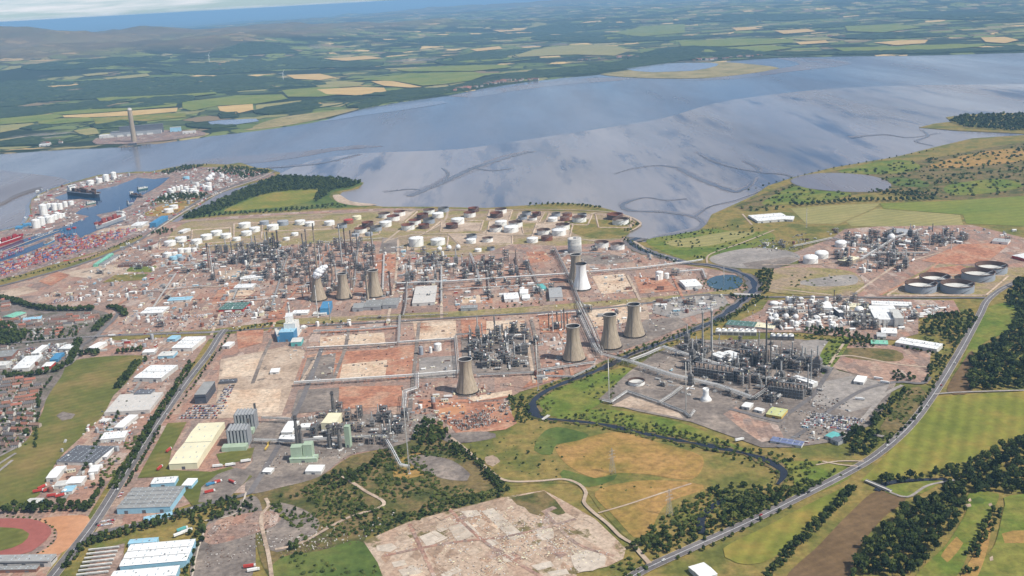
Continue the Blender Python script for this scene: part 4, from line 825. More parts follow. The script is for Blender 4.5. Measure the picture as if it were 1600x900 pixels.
# peninsula wood and dock scrub
wood([(285, 343), (305, 332), (345, 314), (385, 296), (425, 280), (445, 277), (530, 280), (566, 286), (550, 293), (520, 298), (505, 310), (488, 318), (500, 296), (430, 300), (385, 312), (350, 328), (310, 340)], 'in the wood behind the tank farm', 11, (.9, 1.4))
row([(300, 341), (360, 335), (420, 331), (480, 327), (520, 322)], 'in the wood behind the tank farm', 9, (.7, 1.1), 2); row([(825, 321), (860, 320), (900, 321), (940, 326)], 'on the shore behind the tank farm', 9, (.6, 1.0), 2); wood([(236, 318), (262, 304), (325, 304), (318, 311), (270, 314)], 'among the dock tanks', 13, (.7, 1.1))
wood([(250, 270), (290, 260), (325, 258), (300, 265), (262, 273)], 'on the dock point', 13, (.7, 1.1)); wood([(325, 268), (360, 260), (410, 266), (425, 270), (385, 280), (360, 275)], 'on the dock point', 15, (.7, 1.1)); row([(0, 441), (60, 426), (140, 404), (195, 380), (220, 370)], 'along the dock railway', 10, (.3, .6), 2); wood([(235, 366), (255, 357), (272, 362), (250, 370)], 'by the dock railway', 12, (.6, .9))
# bushes
shrubs([(420, 790), (500, 750), (560, 715), (610, 700), (640, 700), (700, 760), (780, 775), (660, 812), (560, 835), (480, 850)], 'in the scrub below the power plant', 7, .5, (.6, 1.7))
shrubs([(560, 820), (640, 800), (780, 760), (790, 775), (640, 815), (570, 845)], 'in the scrub above the demolished site', 6, .85, m='leaf_dark')
shrubs([(1000, 835), (1060, 790), (1110, 765), (1200, 770), (1290, 750), (1330, 740), (1260, 765), (1130, 815), (1030, 860)], 'in the riverside thicket above the main road', 7, .8, (.7, 1.9))
shrubs([(740, 690), (850, 665), (870, 700), (1000, 745), (1080, 755), (960, 775), (840, 750), (780, 752)], 'in the river meadow', 17, .42, (.4, 1.0)); shrubs([(840, 640), (900, 600), (985, 575), (990, 600), (930, 640), (880, 652)], 'between river and petrochemical plant', 13, .4)
shrubs([(880, 655), (940, 640), (1060, 668), (1200, 715), (1290, 720), (1240, 780), (1230, 735), (1100, 695)], 'between river and petrochemical plant', 9, .62); shrubs([(930, 905), (985, 870), (1020, 885), (1000, 905)], 'at the foot of the demolished site', 8, .6)
shrubs([(1150, 330), (1240, 285), (1400, 255), (1600, 225), (1640, 300), (1470, 310), (1380, 300), (1200, 330)], 'on the coastal marsh', 24, .42, (1.2, 3)); shrubs([(1010, 376), (1100, 360), (1170, 350), (1220, 375), (1090, 405)], 'beside the pale field', 22, .4, (.8, 2)); shrubs([(1200, 450), (1220, 425), (1330, 430), (1330, 455)], 'on the terminal waste plot', 25, .3)
shrubs([(1085, 430), (1165, 430), (1170, 455), (1100, 458)], 'round the pond', 10, .42, (.6, 1.3)); shrubs([(1290, 590), (1325, 540), (1300, 530), (1282, 560)], 'on the plant verge', 9, .45); shrubs([(1350, 690), (1420, 608), (1445, 612), (1400, 690)], 'beside the site gate road', 9, .35); shrubs([(620, 722), (690, 690), (740, 722), (690, 715), (640, 715)], 'on the green mound below the substation', 8, .5)
shrubs([(430, 870), (560, 845), (600, 905), (430, 905)], 'on the meadow at the foot of the view', 10, .35); hedge([(45, 870), (70, 862), (85, 845), (86, 828), (70, 815), (40, 809), (0, 808)], 'round the running track', 4, (.7, 1.0)); hedge([(1300, 596), (1340, 600), (1400, 606)], 'x', 999)
shrubs([(1370, 690), (1420, 668), (1300, 740), (1340, 720)], 'on the main road verge', 7, .5); shrubs([(1200, 520), (1260, 524), (1300, 532), (1360, 548), (1300, 535)], 'behind the cooling cell bank', 7, .6); shrubs([(1440, 525), (1470, 535), (1480, 548), (1455, 545)], 'behind the chemical works', 8, .6); shrubs([(270, 344), (360, 336), (460, 330), (560, 323), (520, 318), (400, 330)], 'behind the tank farm', 18, .45, (1, 2.2))
shrubs([(0, 640), (50, 640), (60, 690), (0, 710)], 'among the gardens', 12, .45); shrubs([(40, 515), (150, 505), (120, 525), (50, 530)], 'among the gardens', 12, .5); shrubs([(970, 340), (1000, 350), (985, 365), (960, 352)], 'on the tank farm bank', 12, .55, (1, 2)); shrubs([(150, 740), (200, 690), (240, 665), (210, 735), (160, 800)], 'on the dual road verge', 8, .4)
for sgn in (-1, 1):
    pts, ws = ribbon_pts([(x, y, w_) for x, y, w_ in RIV[9:]], 10, 0)
    for i in range(1, len(pts)-1):
        d = (pts[i+1]-pts[i]).normalized(); nr = Vector((-d.y, d.x, 0))
        for _ in range(3):
            if rnd.random() < .5: q = pts[i]+nr*sgn*(ws[i]/2+rnd.uniform(.8, 10))+d*rnd.uniform(-4, 4); BUSHES.append((q.x, q.y, rnd.uniform(.5, 1.5), 'on the river bank', 'leaf_mid' if rnd.random() < .6 else 'leaf_light'))
TREES = [(x, y, s, w_, 'leaf_light' if rnd.random() < .1 else m_) for x, y, s, w_, m_ in TREES]
TV = {m_: [tree_proto(11+i, m_, 'tree') for i in range(4)] for m_ in ('leaf_dark', 'leaf_mid', 'leaf_light')}
BV = {m_: [tree_proto(31+i, m_, 'bush') for i in range(3)] for m_ in ('leaf_dark', 'leaf_mid', 'leaf_light')}
def infr(x, y, pad=25):
    a, b = proj((x, y, 5)); return -pad < a < 1600+pad and -pad < b < 900+pad
TREES = [q for q in TREES if infr(q[0], q[1], 250)]; BUSHES = [q for q in BUSHES if infr(q[0], q[1], 250)]
def size_key(q): return (0 if infr(q[0], q[1], -4) else 1, math.hypot(q[0], q[1], HC)/q[2])
TREES.sort(key=size_key); BUSHES.sort(key=size_key)
COLW = {'leaf_dark': 'dark green', 'leaf_mid': 'mid green', 'leaf_light': 'pale green'}
for i, (x, y, s, where, m_) in enumerate(TREES[:298]):
    k = rnd.randrange(4); place(('t', m_, k), TV[m_][k], (x, y, .3), rnd.uniform(0, 6.28), (s*rnd.uniform(.85, 1.15), s*rnd.uniform(.85, 1.15), s*rnd.uniform(.8, 1.15)), f"{COLW[m_]} broadleaf tree {where}", 'tree', 'trees '+where, True)
for i, (x, y, s, where, m_) in enumerate(BUSHES[:240]):
    k = rnd.randrange(3); place(('b', m_, k), BV[m_][k], (x, y, .3), rnd.uniform(0, 6.28), (s, s*rnd.uniform(.8, 1.2), s), f"{COLW[m_]} bush {where}", 'bush', 'bushes '+where, True)
def mass(name, items, mat, nq, q, bush=False):
    prot = [crown_mesh(50+i, nq, q=q) for i in range(4)]
    vs, ls = [], []; off = 0; tr = np.random.default_rng(3)
    pv_ = [np.array(v, dtype=np.float32) for v, f in prot]; pf = [np.array([g if len(g) == 4 else g+(g[-1],) for g in f], dtype=np.int32) for v, f in prot]
    for x, y, s, where, m_ in items:
        k = tr.integers(4); a = tr.uniform(0, 6.28); c, n = math.cos(a), math.sin(a); v = pv_[k]*s*(.5 if bush else 1)
        X = v[:, 0]*c-v[:, 1]*n+x; Y = v[:, 0]*n+v[:, 1]*c+y; Z = v[:, 2]*(.75 if bush else 1)*tr.uniform(.85, 1.2)+(1.2*s if bush else 6.6*s)
        vs.append(np.stack([X, Y, Z], 1)); ls.append(pf[k]+off); off += len(v)
    V = np.concatenate(vs).astype(np.float32); L = np.concatenate(ls)
    me = bpy.data.meshes.new(name); me.vertices.add(len(V)); me.vertices.foreach_set('co', V.ravel()); me.loops.add(L.size); me.loops.foreach_set('vertex_index', L.ravel())
    me.polygons.add(len(L)); me.polygons.foreach_set('loop_start', np.arange(0, L.size, 4, dtype=np.int32)); me.update(); me.materials.append(M[mat])
    o = bpy.data.objects.new(name, me); COL.objects.link(o); o['kind'] = 'stuff'; print(name, len(items), len(L)); return o
mass('woodland', [q for q in TREES[298:] if q[4] == 'leaf_dark'], 'leaf_dark', 30, 2.2); mass('woodland', [q for q in TREES[298:] if q[4] == 'leaf_mid'], 'leaf_mid', 30, 2.2); mass('woodland', [q for q in TREES[298:] if q[4] == 'leaf_light'], 'leaf_light', 30, 2.2)
for m_ in ('leaf_dark', 'leaf_mid', 'leaf_light'): mass('scrub_vegetation', [q for q in BUSHES[240:] if q[4] == m_], m_, 14, 2.6, True)
def canopy(px, h=14, g=45, mat='far_leaf'):
    """far-off wood: a bumpy canopy with real height over the rising ground"""
    pts = densify([PT(*p) for p in px], 120, True, True); pts = [Vector((p.x, p.y, 0)) for p in pts]; xs = [p.x for p in pts]; ys = [p.y for p in pts]; inner = []
    g = max(g, (max(xs)-min(xs))/70); X = min(xs)+g/2
    while X < max(xs):
        Y = min(ys)+g/2
        while Y < max(ys):
            if inpoly(X, Y, pts): inner.append(Vector((X+rnd.uniform(-.3, .3)*g, Y+rnd.uniform(-.3, .3)*g)))
            Y += g
        X += g
    n = len(pts); r = geometry.delaunay_2d_cdt([Vector((p.x, p.y)) for p in pts]+inner, [(i, (i+1) % n) for i in range(n)], [], 1, .01)
    vs = []
    for i, v in enumerate(r[0]):
        rim = i < n; cl = noise.noise(Vector((v.x/420, v.y/700, 5)))+.5*noise.noise(Vector((v.x/150, v.y/200, 1))); vs.append((v.x, v.y, HT(v.x, v.y)+(h*.55 if rim else -6 if cl > .3 else h*rnd.uniform(.6, 1.3))))
    k = len(vs); vs += [(p.x, p.y, HT(p.x, p.y)+h*.55) for p in pts]+[(p.x, p.y, HT(p.x, p.y)-2) for p in pts]
    fs = list(r[2])+[(k+i, k+(i+1) % n, k+n+(i+1) % n, k+n+i) for i in range(n)]
    mb = MB(); mb.add(vs, fs); o = mb.build('woodland', mat); o['kind'] = 'stuff'
for px in ([(0, 172), (40, 168), (110, 163), (200, 157), (290, 150), (300, 158), (230, 168), (120, 173), (60, 180), (0, 186)][:], [(0, 130), (120, 128), (250, 122), (380, 120), (480, 128), (510, 133), (440, 138), (380, 142), (280, 150), (160, 155), (60, 160), (0, 168)], [(250, 108), (330, 98), (430, 92), (520, 94), (600, 100), (560, 106), (460, 108), (380, 114), (290, 116)], [(500, 158), (560, 150), (620, 150), (700, 146), (740, 138), (700, 140), (640, 140), (580, 148)], [(560, 170), (620, 158), (680, 149), (740, 138), (790, 128), (850, 121), (930, 114), (1000, 104), (1060, 95), (1000, 92), (930, 102), (860, 110), (780, 118), (720, 132), (650, 146), (580, 155), (540, 164)], [(680, 95), (740, 84), (830, 78), (800, 90), (840, 92), (760, 100), (700, 102)], [(980, 92), (1050, 74), (1130, 76), (1200, 84), (1160, 90), (1060, 95)], [(1200, 82), (1300, 82), (1400, 80), (1500, 78), (1600, 74), (1700, 74), (1700, 80), (1600, 80), (1450, 84), (1300, 86), (1210, 87)], [(1300, 58), (1400, 52), (1480, 56), (1420, 60), (1340, 62)], [(830, 60), (930, 52), (1000, 58), (1100, 58), (1040, 64), (900, 66)], [(140, 215), (110, 222), (60, 228), (0, 230), (0, 222), (60, 215), (110, 210)], [(30, 202), (70, 196), (82, 198), (50, 204)], [(140, 198), (200, 190), (230, 192), (190, 200), (150, 202)], [(395, 175), (440, 165), (520, 155), (540, 162), (480, 172), (420, 180)], [(340, 180), (370, 176), (372, 184), (345, 186)], [(290, 194), (330, 196), (370, 198), (330, 202), (292, 199)], [(1180, 45), (1260, 40), (1340, 36), (1320, 42), (1240, 46)], [(300, 84), (400, 78), (470, 82), (400, 88), (320, 90)], [(40, 100), (160, 92), (250, 88), (260, 94), (160, 104), (60, 110)], [(620, 65), (740, 56), (850, 42), (960, 34), (1000, 38), (900, 50), (760, 64)], [(1080, 28), (1200, 22), (1300, 26), (1240, 32), (1120, 34)], [(1400, 24), (1500, 20), (1600, 24), (1540, 32), (1440, 30)]):
    canopy(px)
# ================================================================ INDUSTRY
def cooling_maker(shell, rim='light_concrete'):
    def mk():
        H, prof = 64.0, []
        for j in range(15):
            z = 3.2+(H-3.2)*j/14; zt = 51.0; b_ = 44.0 if z < zt else 26.0
            prof.append((11.3*math.sqrt(1+((z-zt)/(b_*.72))**2) if z < zt else 11.3*math.sqrt(1+((z-zt)/26)**2), z))
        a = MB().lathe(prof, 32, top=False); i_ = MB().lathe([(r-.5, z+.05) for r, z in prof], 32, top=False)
        rr = prof[-1][0]; rim_ = MB().lathe([(rr, H), (rr+.5, H), (rr+.5, H+.9), (rr-.6, H+.9), (rr-.6, H)], 32, top=False)
        c = MB(); rb = prof[0][0]
        for k in range(36):
            t0, t1 = 2*math.pi*k/36, 2*math.pi*(k+.5)/36; c.beam((rb*1.03*math.cos(t0), rb*1.03*math.sin(t0), 0), (rb*math.cos(t1), rb*math.sin(t1), 3.4), .5); c.beam((rb*1.03*math.cos(t0), rb*1.03*math.sin(t0), 0), (rb*math.cos(t1-.17), rb*math.sin(t1-.17), 3.4), .5)
        p = MB().lathe([(rb+2.2, 0), (rb+2.2, 1.3), (rb+1.6, 1.3), (rb+1.6, .8), (.1, .8)], 32, top=False)
        l = MB(); 
        for k in range(13): (r0, z0), (r1, z1) = prof[k], prof[k+1]; l.beam((-.36*(r0+.35), -.933*(r0+.35), z0), (-.36*(r1+.35), -.933*(r1+.35), z1), .5)
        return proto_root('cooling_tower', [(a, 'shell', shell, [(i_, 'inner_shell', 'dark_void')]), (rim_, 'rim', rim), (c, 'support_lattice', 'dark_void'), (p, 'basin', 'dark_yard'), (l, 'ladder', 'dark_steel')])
    return mk
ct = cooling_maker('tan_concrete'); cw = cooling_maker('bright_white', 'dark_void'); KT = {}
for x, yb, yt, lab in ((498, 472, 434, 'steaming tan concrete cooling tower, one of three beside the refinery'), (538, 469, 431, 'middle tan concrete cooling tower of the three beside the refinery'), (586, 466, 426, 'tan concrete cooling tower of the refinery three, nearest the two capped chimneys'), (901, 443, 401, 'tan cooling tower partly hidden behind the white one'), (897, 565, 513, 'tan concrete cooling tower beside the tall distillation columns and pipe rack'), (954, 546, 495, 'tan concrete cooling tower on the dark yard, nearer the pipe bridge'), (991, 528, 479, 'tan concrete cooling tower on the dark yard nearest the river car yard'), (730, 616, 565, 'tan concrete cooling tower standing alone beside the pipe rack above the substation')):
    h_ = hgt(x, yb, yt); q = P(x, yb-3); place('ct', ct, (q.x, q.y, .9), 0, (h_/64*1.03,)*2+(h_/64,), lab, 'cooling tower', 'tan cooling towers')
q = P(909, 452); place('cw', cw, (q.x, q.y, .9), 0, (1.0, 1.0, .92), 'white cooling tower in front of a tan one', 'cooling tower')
sm = MB(); 
for k, (dx_, dz, r_) in enumerate(((0, 0, 9), (3, 5, 11), (8, 11, 11), (14, 16, 9), (20, 19, 6.5))): sm.sphere(dx_, dx_*.4, dz, r_, 14, zs=.75)
m, t, b = newmat('steam_air'); b.inputs['Base Color'].default_value = (.92, .94, .96, 1); b.inputs['Roughness'].default_value = 1; b.inputs['Specular IOR Level'].default_value = 0
b.inputs['Transmission Weight'].default_value = 0; t.links.new(ramp(t, nz(t, posn(t), .16, 5, .65), [(.36, grey(.15)), (.5, grey(.9))]), b.inputs['Alpha']); b.inputs['Subsurface Weight'].default_value = .6; b.inputs['Subsurface Radius'].default_value = (6, 6, 6)
q = P(498, 470); o = sm.build('steam', 'steam_air', loc=(q.x+1, q.y, 58)); o['kind'] = 'stuff'

# --- tanks: r=10, h=10 before scaling
def tank_maker(kind, wall, roof, rim=None, name='storage_tank'):
    def mk():
        n = 28; s = MB().lathe([(10, 0), (10, 10)], n, top=False); st = MB()
        for k in range(14):
            a0, a1 = -2.2+.09*k, -2.2+.09*(k+1); st.beam((10.3*math.cos(a0), 10.3*math.sin(a0), .75*k), (10.3*math.cos(a1), 10.3*math.sin(a1), .75*(k+1)), .5, .25)
        if kind == 'fixed':
            r = MB().lathe([(10.12, 9.95), (10.12, 10.12), (7, 10.75), (3.5, 11.2), (.05, 11.35)], n, top=False); v = MB().cyl(0, 0, 11.2, 11.8, .5, n=8); v.cyl(6, 2, 10.6, 11.3, .35, n=6)
            return proto_root(name, [(s, 'shell', wall), (r, 'roof', roof, [(v, 'vent', 'grey_paint')]), (st, 'stair', 'grey_paint')])
        if kind == 'dome':
            r = MB().lathe([(10.1, 9.95), (9.6, 11.6), (7.5, 13.6), (4, 14.9), (.05, 15.3)], n, top=False); v = MB().cyl(0, 0, 15.1, 15.8, .5, n=8)
            return proto_root(name, [(s, 'shell', wall), (r, 'roof', roof, [(v, 'vent', 'grey_paint')]), (st, 'stair', 'grey_paint')])
        i_ = MB().lathe([(9.8, 10), (9.8, 3.9)], n, top=False); g = MB().lathe([(9.8, 10.0), (10.35, 10.0), (10.35, 9.4), (10.02, 9.4)], n, top=False); d = MB().lathe([(9.75, 4.6), (7.6, 4.5), (7.5, 4.15), (.05, 4.2)], n, top=False)
        d.cyl(4, 1, 4.2, 5, .6, n=6); lad = MB().beam((8.8, -2, 9.9), (1, -.5, 4.5), .6, .3)
        return proto_root(name, [(s, 'shell', wall, [(i_, 'inner_wall', rim or 'rust_brown')]), (g, 'rim_walkway', rim or wall), (d, 'floating_roof', roof), (lad, 'ladder', 'grey_paint'), (st, 'stair', 'grey_paint')])
    return mk
TK = {'white': tank_maker('fixed', 'white_paint', 'bright_white'), 'greyfix': tank_maker('fixed', 'tank_grey', 'grey_paint'), 'rustfix': tank_maker('fixed', 'rust', 'rust_brown'), 'redfix': tank_maker('fixed', 'rust', 'red_paint'), 'cream': tank_maker('fixed', 'cream_paint', 'cream_paint'), 'dome': tank_maker('dome', 'white_paint', 'bright_white'),
 'open': tank_maker('float', 'white_paint', 'off_white', 'rust_brown'), 'openrust': tank_maker('float', 'rust_brown', 'rust', 'rust'), 'openrim': tank_maker('float', 'white_paint', 'rust_brown', 'rust'), 'opengrey': tank_maker('float', 'tank_grey', 'dark_steel', 'dark_steel'), 'bigopen': tank_maker('float', 'tank_grey', 'off_white', 'rust_brown'), 'teal': tank_maker('fixed', 'pale_blue', 'pale_blue')}
TL = {'white': 'white fixed roof storage tank', 'greyfix': 'grey fixed roof storage tank', 'rustfix': 'rust coloured storage tank', 'redfix': 'red roofed storage tank', 'cream': 'cream storage tank', 'dome': 'white domed storage tank', 'open': 'white open topped storage tank', 'openrust': 'rusty open topped storage tank', 'openrim': 'white storage tank with rusty rim', 'opengrey': 'dark grey open topped storage tank', 'bigopen': 'huge grey open topped storage tank', 'teal': 'pale blue storage tank'}
def tank(x, y, w, k, where, h=None, cat='storage tank', lab=None):
    r = w*mpp(x, y)/2; h = h or max(5, min(15, r*.75)); q = P(x, y)
    place('tank'+k, TK[k], (q.x, q.y+r*.8, .3), rnd.uniform(-.4, .4), (r/10, r/10, h/10), lab or f"{TL[k]} {where}", cat, f"{cat}s {where}")
A_ = 'in the northern tank farm'; B_ = 'in the western tank row'; C_ = 'in the inner tank group'
for x, y, w, k in ((624, 338, 18, 'openrim'), (670, 335, 18, 'open'), (693, 332, 17, 'opengrey'), (660, 342, 18, 'openrust'), (684, 341, 18, 'white'), (614, 346, 20, 'openrim'), (648, 352, 19, 'openrim'), (670, 350, 18, 'opengrey'), (602, 355, 19, 'white'), (637, 360, 21, 'openrim'), (662, 358, 17, 'openrust'), (715, 351, 21, 'white'), (706, 358, 19, 'openrust'), (734, 340, 19, 'openrim'), (740, 332, 17, 'openrust'), (783, 334, 18, 'open'), (776, 341, 20, 'openrust'), (823, 337, 14, 'opengrey'), (839, 338, 14, 'openrust'), (817, 344, 14, 'opengrey'), (833, 345, 13, 'open'), (869, 339, 14, 'opengrey'), (887, 340, 15, 'rustfix'), (864, 347, 15, 'white'), (883, 346, 15, 'rustfix'), (910, 340, 14, 'opengrey'), (906, 348, 22, 'open'), (962, 344, 25, 'openrust'), (971, 352, 26, 'open'), (783, 354, 19, 'white'), (806, 356, 22, 'open'), (775, 363, 20, 'open'), (799, 364, 23, 'white'), (880, 360, 22, 'open'), (850, 368, 21, 'open'), (874, 369, 23, 'white')): tank(x, y, w, k, A_)
for x, y, w, k in ((381, 357, 18, 'white'), (397, 363, 16, 'white'), (337, 369, 17, 'white'), (352, 373, 16, 'white'), (384, 369, 16, 'white'), (321, 375, 17, 'white'), (369, 377, 12, 'white'), (306, 382, 16, 'white'), (281, 379, 17, 'white'), (264, 385, 17, 'white'), (425, 360, 18, 'white'), (441, 353, 17, 'greyfix'), (468, 352, 16, 'white'), (483, 354, 15, 'white'), (514, 353, 16, 'white'), (460, 369, 11, 'white'), (447, 376, 10, 'white'), (534, 357, 15, 'opengrey'), (544, 350, 15, 'redfix'), (557, 344, 14, 'cream'), (600, 341, 18, 'open'), (625, 337, 1, 'x'), (574, 355, 18, 'openrust'), (587, 362, 18, 'opengrey'), (563, 365, 19, 'openrim'), (555, 371, 12, 'greyfix'), (576, 369, 12, 'greyfix'), (412, 352, 14, 'greyfix')):
    if k != 'x': tank(x, y, w, k, B_)
for x, y, w, k in ((855, 377, 18, 'rustfix'), (832, 380, 18, 'white'), (736, 381, 16, 'white'), (737, 374, 16, 'opengrey'), (762, 379, 17, 'open'), (684, 384, 23, 'white'), (747, 394, 11, 'white'), (767, 392, 12, 'opengrey'), (941, 388, 22, 'open'), (966, 391, 22, 'open'), (706, 418, 12, 'white'), (730, 416, 15, 'rustfix'), (765, 414, 15, 'rustfix')): tank(x, y, w, k, C_)
tank(650, 386, 23, 'white', C_, 22, lab='tall double banded white storage tank beside a lower white one')
for x, y, w in ((270, 327, 13), (262, 333, 14), (290, 281, 10)): tank(x, y, w, 'white' if x != 290 else 'teal', 'on the dock grass')
for x, y, w, h_ in ((140, 289, 10, 16), (154, 286, 9, 16), (165, 284, 9, 26), (177, 280, 8, 26)): tank(x, y, w, 'white', 'on the outer dock mole', h_)
for x, y, w, h_ in ((67, 337, 11, 35), (76, 328, 8, 20), (84, 329, 9, 22), (93, 328, 8, 20), (101, 324, 7, 18), (110, 321, 8, 14), (74, 346, 9, 14), (84, 344, 9, 16), (92, 342, 8, 16), (55, 357, 12, 26), (64, 353, 10, 26), (75, 349, 14, 20), (97, 340, 7, 12), (88, 338, 7, 12), (72, 342, 8, 12)): tank(x, y, w, 'white', 'on the dock peninsula', h_)
for x, y, w in ((265, 301, 6), (271, 299, 6), (278, 298, 6), (283, 296, 5), (290, 298, 7), (293, 301, 7), (300, 301, 8), (304, 297, 6), (308, 292, 6), (320, 297, 9), (326, 292, 8), (326, 298, 9), (306, 304, 9), (347, 278, 6), (268, 304, 7), (286, 304, 8)): tank(x, y, w, 'white', 'among the inner dock tanks', 14)
for x, y, w, k, h_ in ((261, 403, 12, 'white', 12), (270, 407, 11, 'teal', 9), (279, 404, 9, 'teal', 9), (272, 400, 9, 'white', 9), (282, 396, 10, 'white', 12), (292, 395, 12, 'white', 10), (303, 394, 8, 'white', 10), (283, 408, 10, 'greyfix', 9)): tank(x, y, w, k, 'in the small western group', h_)
D_ = 'in the far terminal'
for x, y, w, k in ((1269, 413, 22, 'dome'), (1286, 405, 20, 'dome'), (1316, 387, 17, 'dome'), (1328, 382, 8, 'white'), (1350, 395, 11, 'dome'), (1421, 382, 11, 'white'), (1410, 367, 30, 'greyfix'), (1434, 376, 9, 'greyfix'), (1342, 372, 9, 'white')): tank(x, y, w, k, D_, 6 if w == 30 else None)
for x, y, w in ((1446, 459, 44), (1468, 448, 43), (1504, 460, 46), (1537, 441, 45), (1557, 430, 43)): tank(x, y, w, 'bigopen', 'beside the main road', 17)
G_ = 'in the chemical works'
for x, y, w, k, h_ in ((1239, 475, 11, 'dome', 9), (1211, 478, 13, 'dome', 5), (1245, 512, 8, 'dome', 8), (1264, 513, 8, 'white', 12), (1280, 513, 8, 'white', 12), (1302, 514, 9, 'white', 12), (1322, 488, 12, 'dome', 8), (1344, 494, 13, 'dome', 12), (1228, 512, 5, 'white', 8), (1292, 482, 9, 'dome', 9)): tank(x, y, w, k, G_, h_)
tank(1031, 438, 12, 'white', 'on the red gravel plot', 18); tank(1042, 436, 8, 'white', 'on the red gravel plot', 12); tank(684, 549, 12, 'white', 'beside the middle pipe rack', 13); tank(673, 552, 5, 'white', 'beside the middle pipe rack', 11); tank(658, 555, 7, 'greyfix', 'beside the middle pipe rack', 15)
tank(996, 604, 26, 'open', 'in the petrochemical plant', 7, lab='low round open water tank with brown inside beside the pipe rack'); tank(1550, 391, 1, 'white', 'x') if False else None
def silo_maker():
    b_ = MB()
    for k in range(40):
        a0 = 2*math.pi*k/40; b_.cyl(11.6*math.cos(a0), 11.6*math.sin(a0), 0, 40, .55, n=6)
    s = MB().lathe([(11.4, 0), (11.4, 40), (8, 40.2), (8, 33), (.1, 33)], 32, top=False); tw = MB().box(0, -7, 33, 5, 3, 12); st = MB()
    for zz_ in (10, 20, 30): st.lathe([(12.2, zz_), (12.2, zz_+.6), (11.6, zz_+.6)], 32, top=False)
    return proto_root('tower_silo', [(s, 'shell', 'light_concrete'), (b_, 'rib', 'pale_steel'), (tw, 'lift_house', 'grey_paint'), (st, 'ring_beam', 'grey_paint')])
q = P(899, 396); place('silo', silo_maker, (q.x, q.y+16, .3), 0, (1.45, 1.45, .92), 'tall ribbed grey round silo with open crown behind the white cooling tower', 'silo')
# round water basins on the far terminal edge
def sphere_maker():
    s = MB().sphere(0, 0, 8, 6, 16); l = MB()
    for k in range(8): a0 = k*math.pi/4; l.tube((5.6*math.cos(a0), 5.6*math.sin(a0), 0), (5.4*math.cos(a0), 5.4*math.sin(a0), 8), .3, 5)
    w_ = MB().lathe([(1.6, 13.9), (1.6, 14.9), (.1, 15)], 8, top=False); st = MB().beam((6.4, 0, 0), (2, 4, 13.8), .6, .3)
    return proto_root('spherical_tank', [(s, 'vessel', 'bright_white'), (l, 'support_frame', 'pale_steel'), (w_, 'top_platform', 'grey_paint'), (st, 'stair', 'grey_paint')])
for x, y, w, where in ((1212, 500, 9, 'among the chemical works pipes'), (1213, 508, 10, 'among the chemical works pipes'), (1228, 500, 9, 'among the chemical works pipes'), (1243, 501, 9, 'among the chemical works pipes'), (325, 285, 7, 'beside the dock railway'), (329, 281, 7, 'beside the dock railway'), (333, 278, 7, 'beside the dock railway'), (1392, 378, 11, 'in the far terminal'), (687, 394, 8, 'in the inner tank group'), (702, 392, 8, 'in the inner tank group'), (716, 391, 8, 'in the inner tank group')):
    s_ = w*mpp(x, y)/12; q = P(x, y); place('sph', sphere_maker, (q.x, q.y, .2), rnd.random()*6, s_, f"white spherical gas tank {where}", 'gas sphere', 'spherical tanks '+where)

# --- stacks, columns, masts
def stack_maker(shaft, cap, bands=3):
    def mk():
        s = MB().lathe([(1.9, 0), (1.25, 50), (1.2, 60)], 14, top=False); c = MB().lathe([(1.4, 52), (1.35, 60.2), (.9, 60.2), (.9, 57)], 14, top=False); p = MB()
        for k in range(bands): zz_ = 56-k*16; p.lathe([(1.2, zz_-.3), (2.2, zz_-.3), (2.2, zz_), (1.2, zz_)], 12, top=False)
        f = MB().lathe([(3, 0), (2.6, 2.5), (1.9, 2.5)], 12, top=False); l = MB().beam((0, -2.1, 0), (0, -1.5, 57), .35, .35)
        return proto_root('chimney', [(s, 'shaft', shaft), (c, 'cap', cap), (p, 'platform', 'dark_steel'), (f, 'base', 'light_concrete'), (l, 'ladder', 'dark_steel')])
    return mk
SK = {'tan': stack_maker('tan_concrete', 'dark_void'), 'rust': stack_maker('rust_brown', 'dark_void'), 'steel': stack_maker('pale_steel', 'steel'), 'dark': stack_maker('dark_steel', 'dark_void'), 'brown': stack_maker('brown_steel', 'dark_void'), 'white': stack_maker('white_paint', 'pale_steel')}
SLB = {'tan': 'tan concrete chimney with black top', 'rust': 'rust brown chimney with dark top', 'steel': 'slim silver steel chimney', 'dark': 'dark steel chimney', 'brown': 'brown steel chimney', 'white': 'slim white chimney'}
def stack(x, yb, yt, w, k, where, lab=None, name=None):
    h_ = hgt(x, yb, yt); r_ = max(.9, w*mpp(x, yb)/2.9); q = P(x, yb); place('stack'+k, SK[k], (q.x, q.y, 0), 0, (r_/1.5, r_/1.5, h_/60), lab or f"{SLB[k]} {where}", 'chimney', 'chimneys '+where)
for a in ((496, 424, 349, 3, 'tan'), (541, 402, 356, 3, 'rust'), (535, 417, 352, 3, 'steel'), (550, 398, 360, 3, 'rust'), (487, 458, 411, 4, 'rust'), (575, 470, 424, 5, 'tan'), (611, 463, 424, 4, 'rust'), (584, 420, 366, 2, 'rust'), (582, 395, 350, 2, 'dark'), (332, 427, 382, 3, 'steel'), (328, 424, 380, 4, 'brown'), (390, 410, 381, 3, 'brown'), (435, 388, 360, 4, 'rust'), (428, 386, 364, 5, 'brown'), (500, 412, 384, 2, 'white'), (520, 440, 405, 3, 'brown'), (526, 440, 412, 3, 'steel'), (549, 452, 408, 3, 'brown'), (475, 400, 365, 3, 'dark'), (552, 456, 425, 2, 'tan'), (571, 430, 404, 2, 'dark'), (420, 392, 362, 3, 'brown'), (480, 392, 358, 3, 'brown'), (559, 392, 366, 3, 'dark'), (608, 462, 455, 1, 'x')):
    if a[4] != 'x': stack(*a, 'in the refinery core')
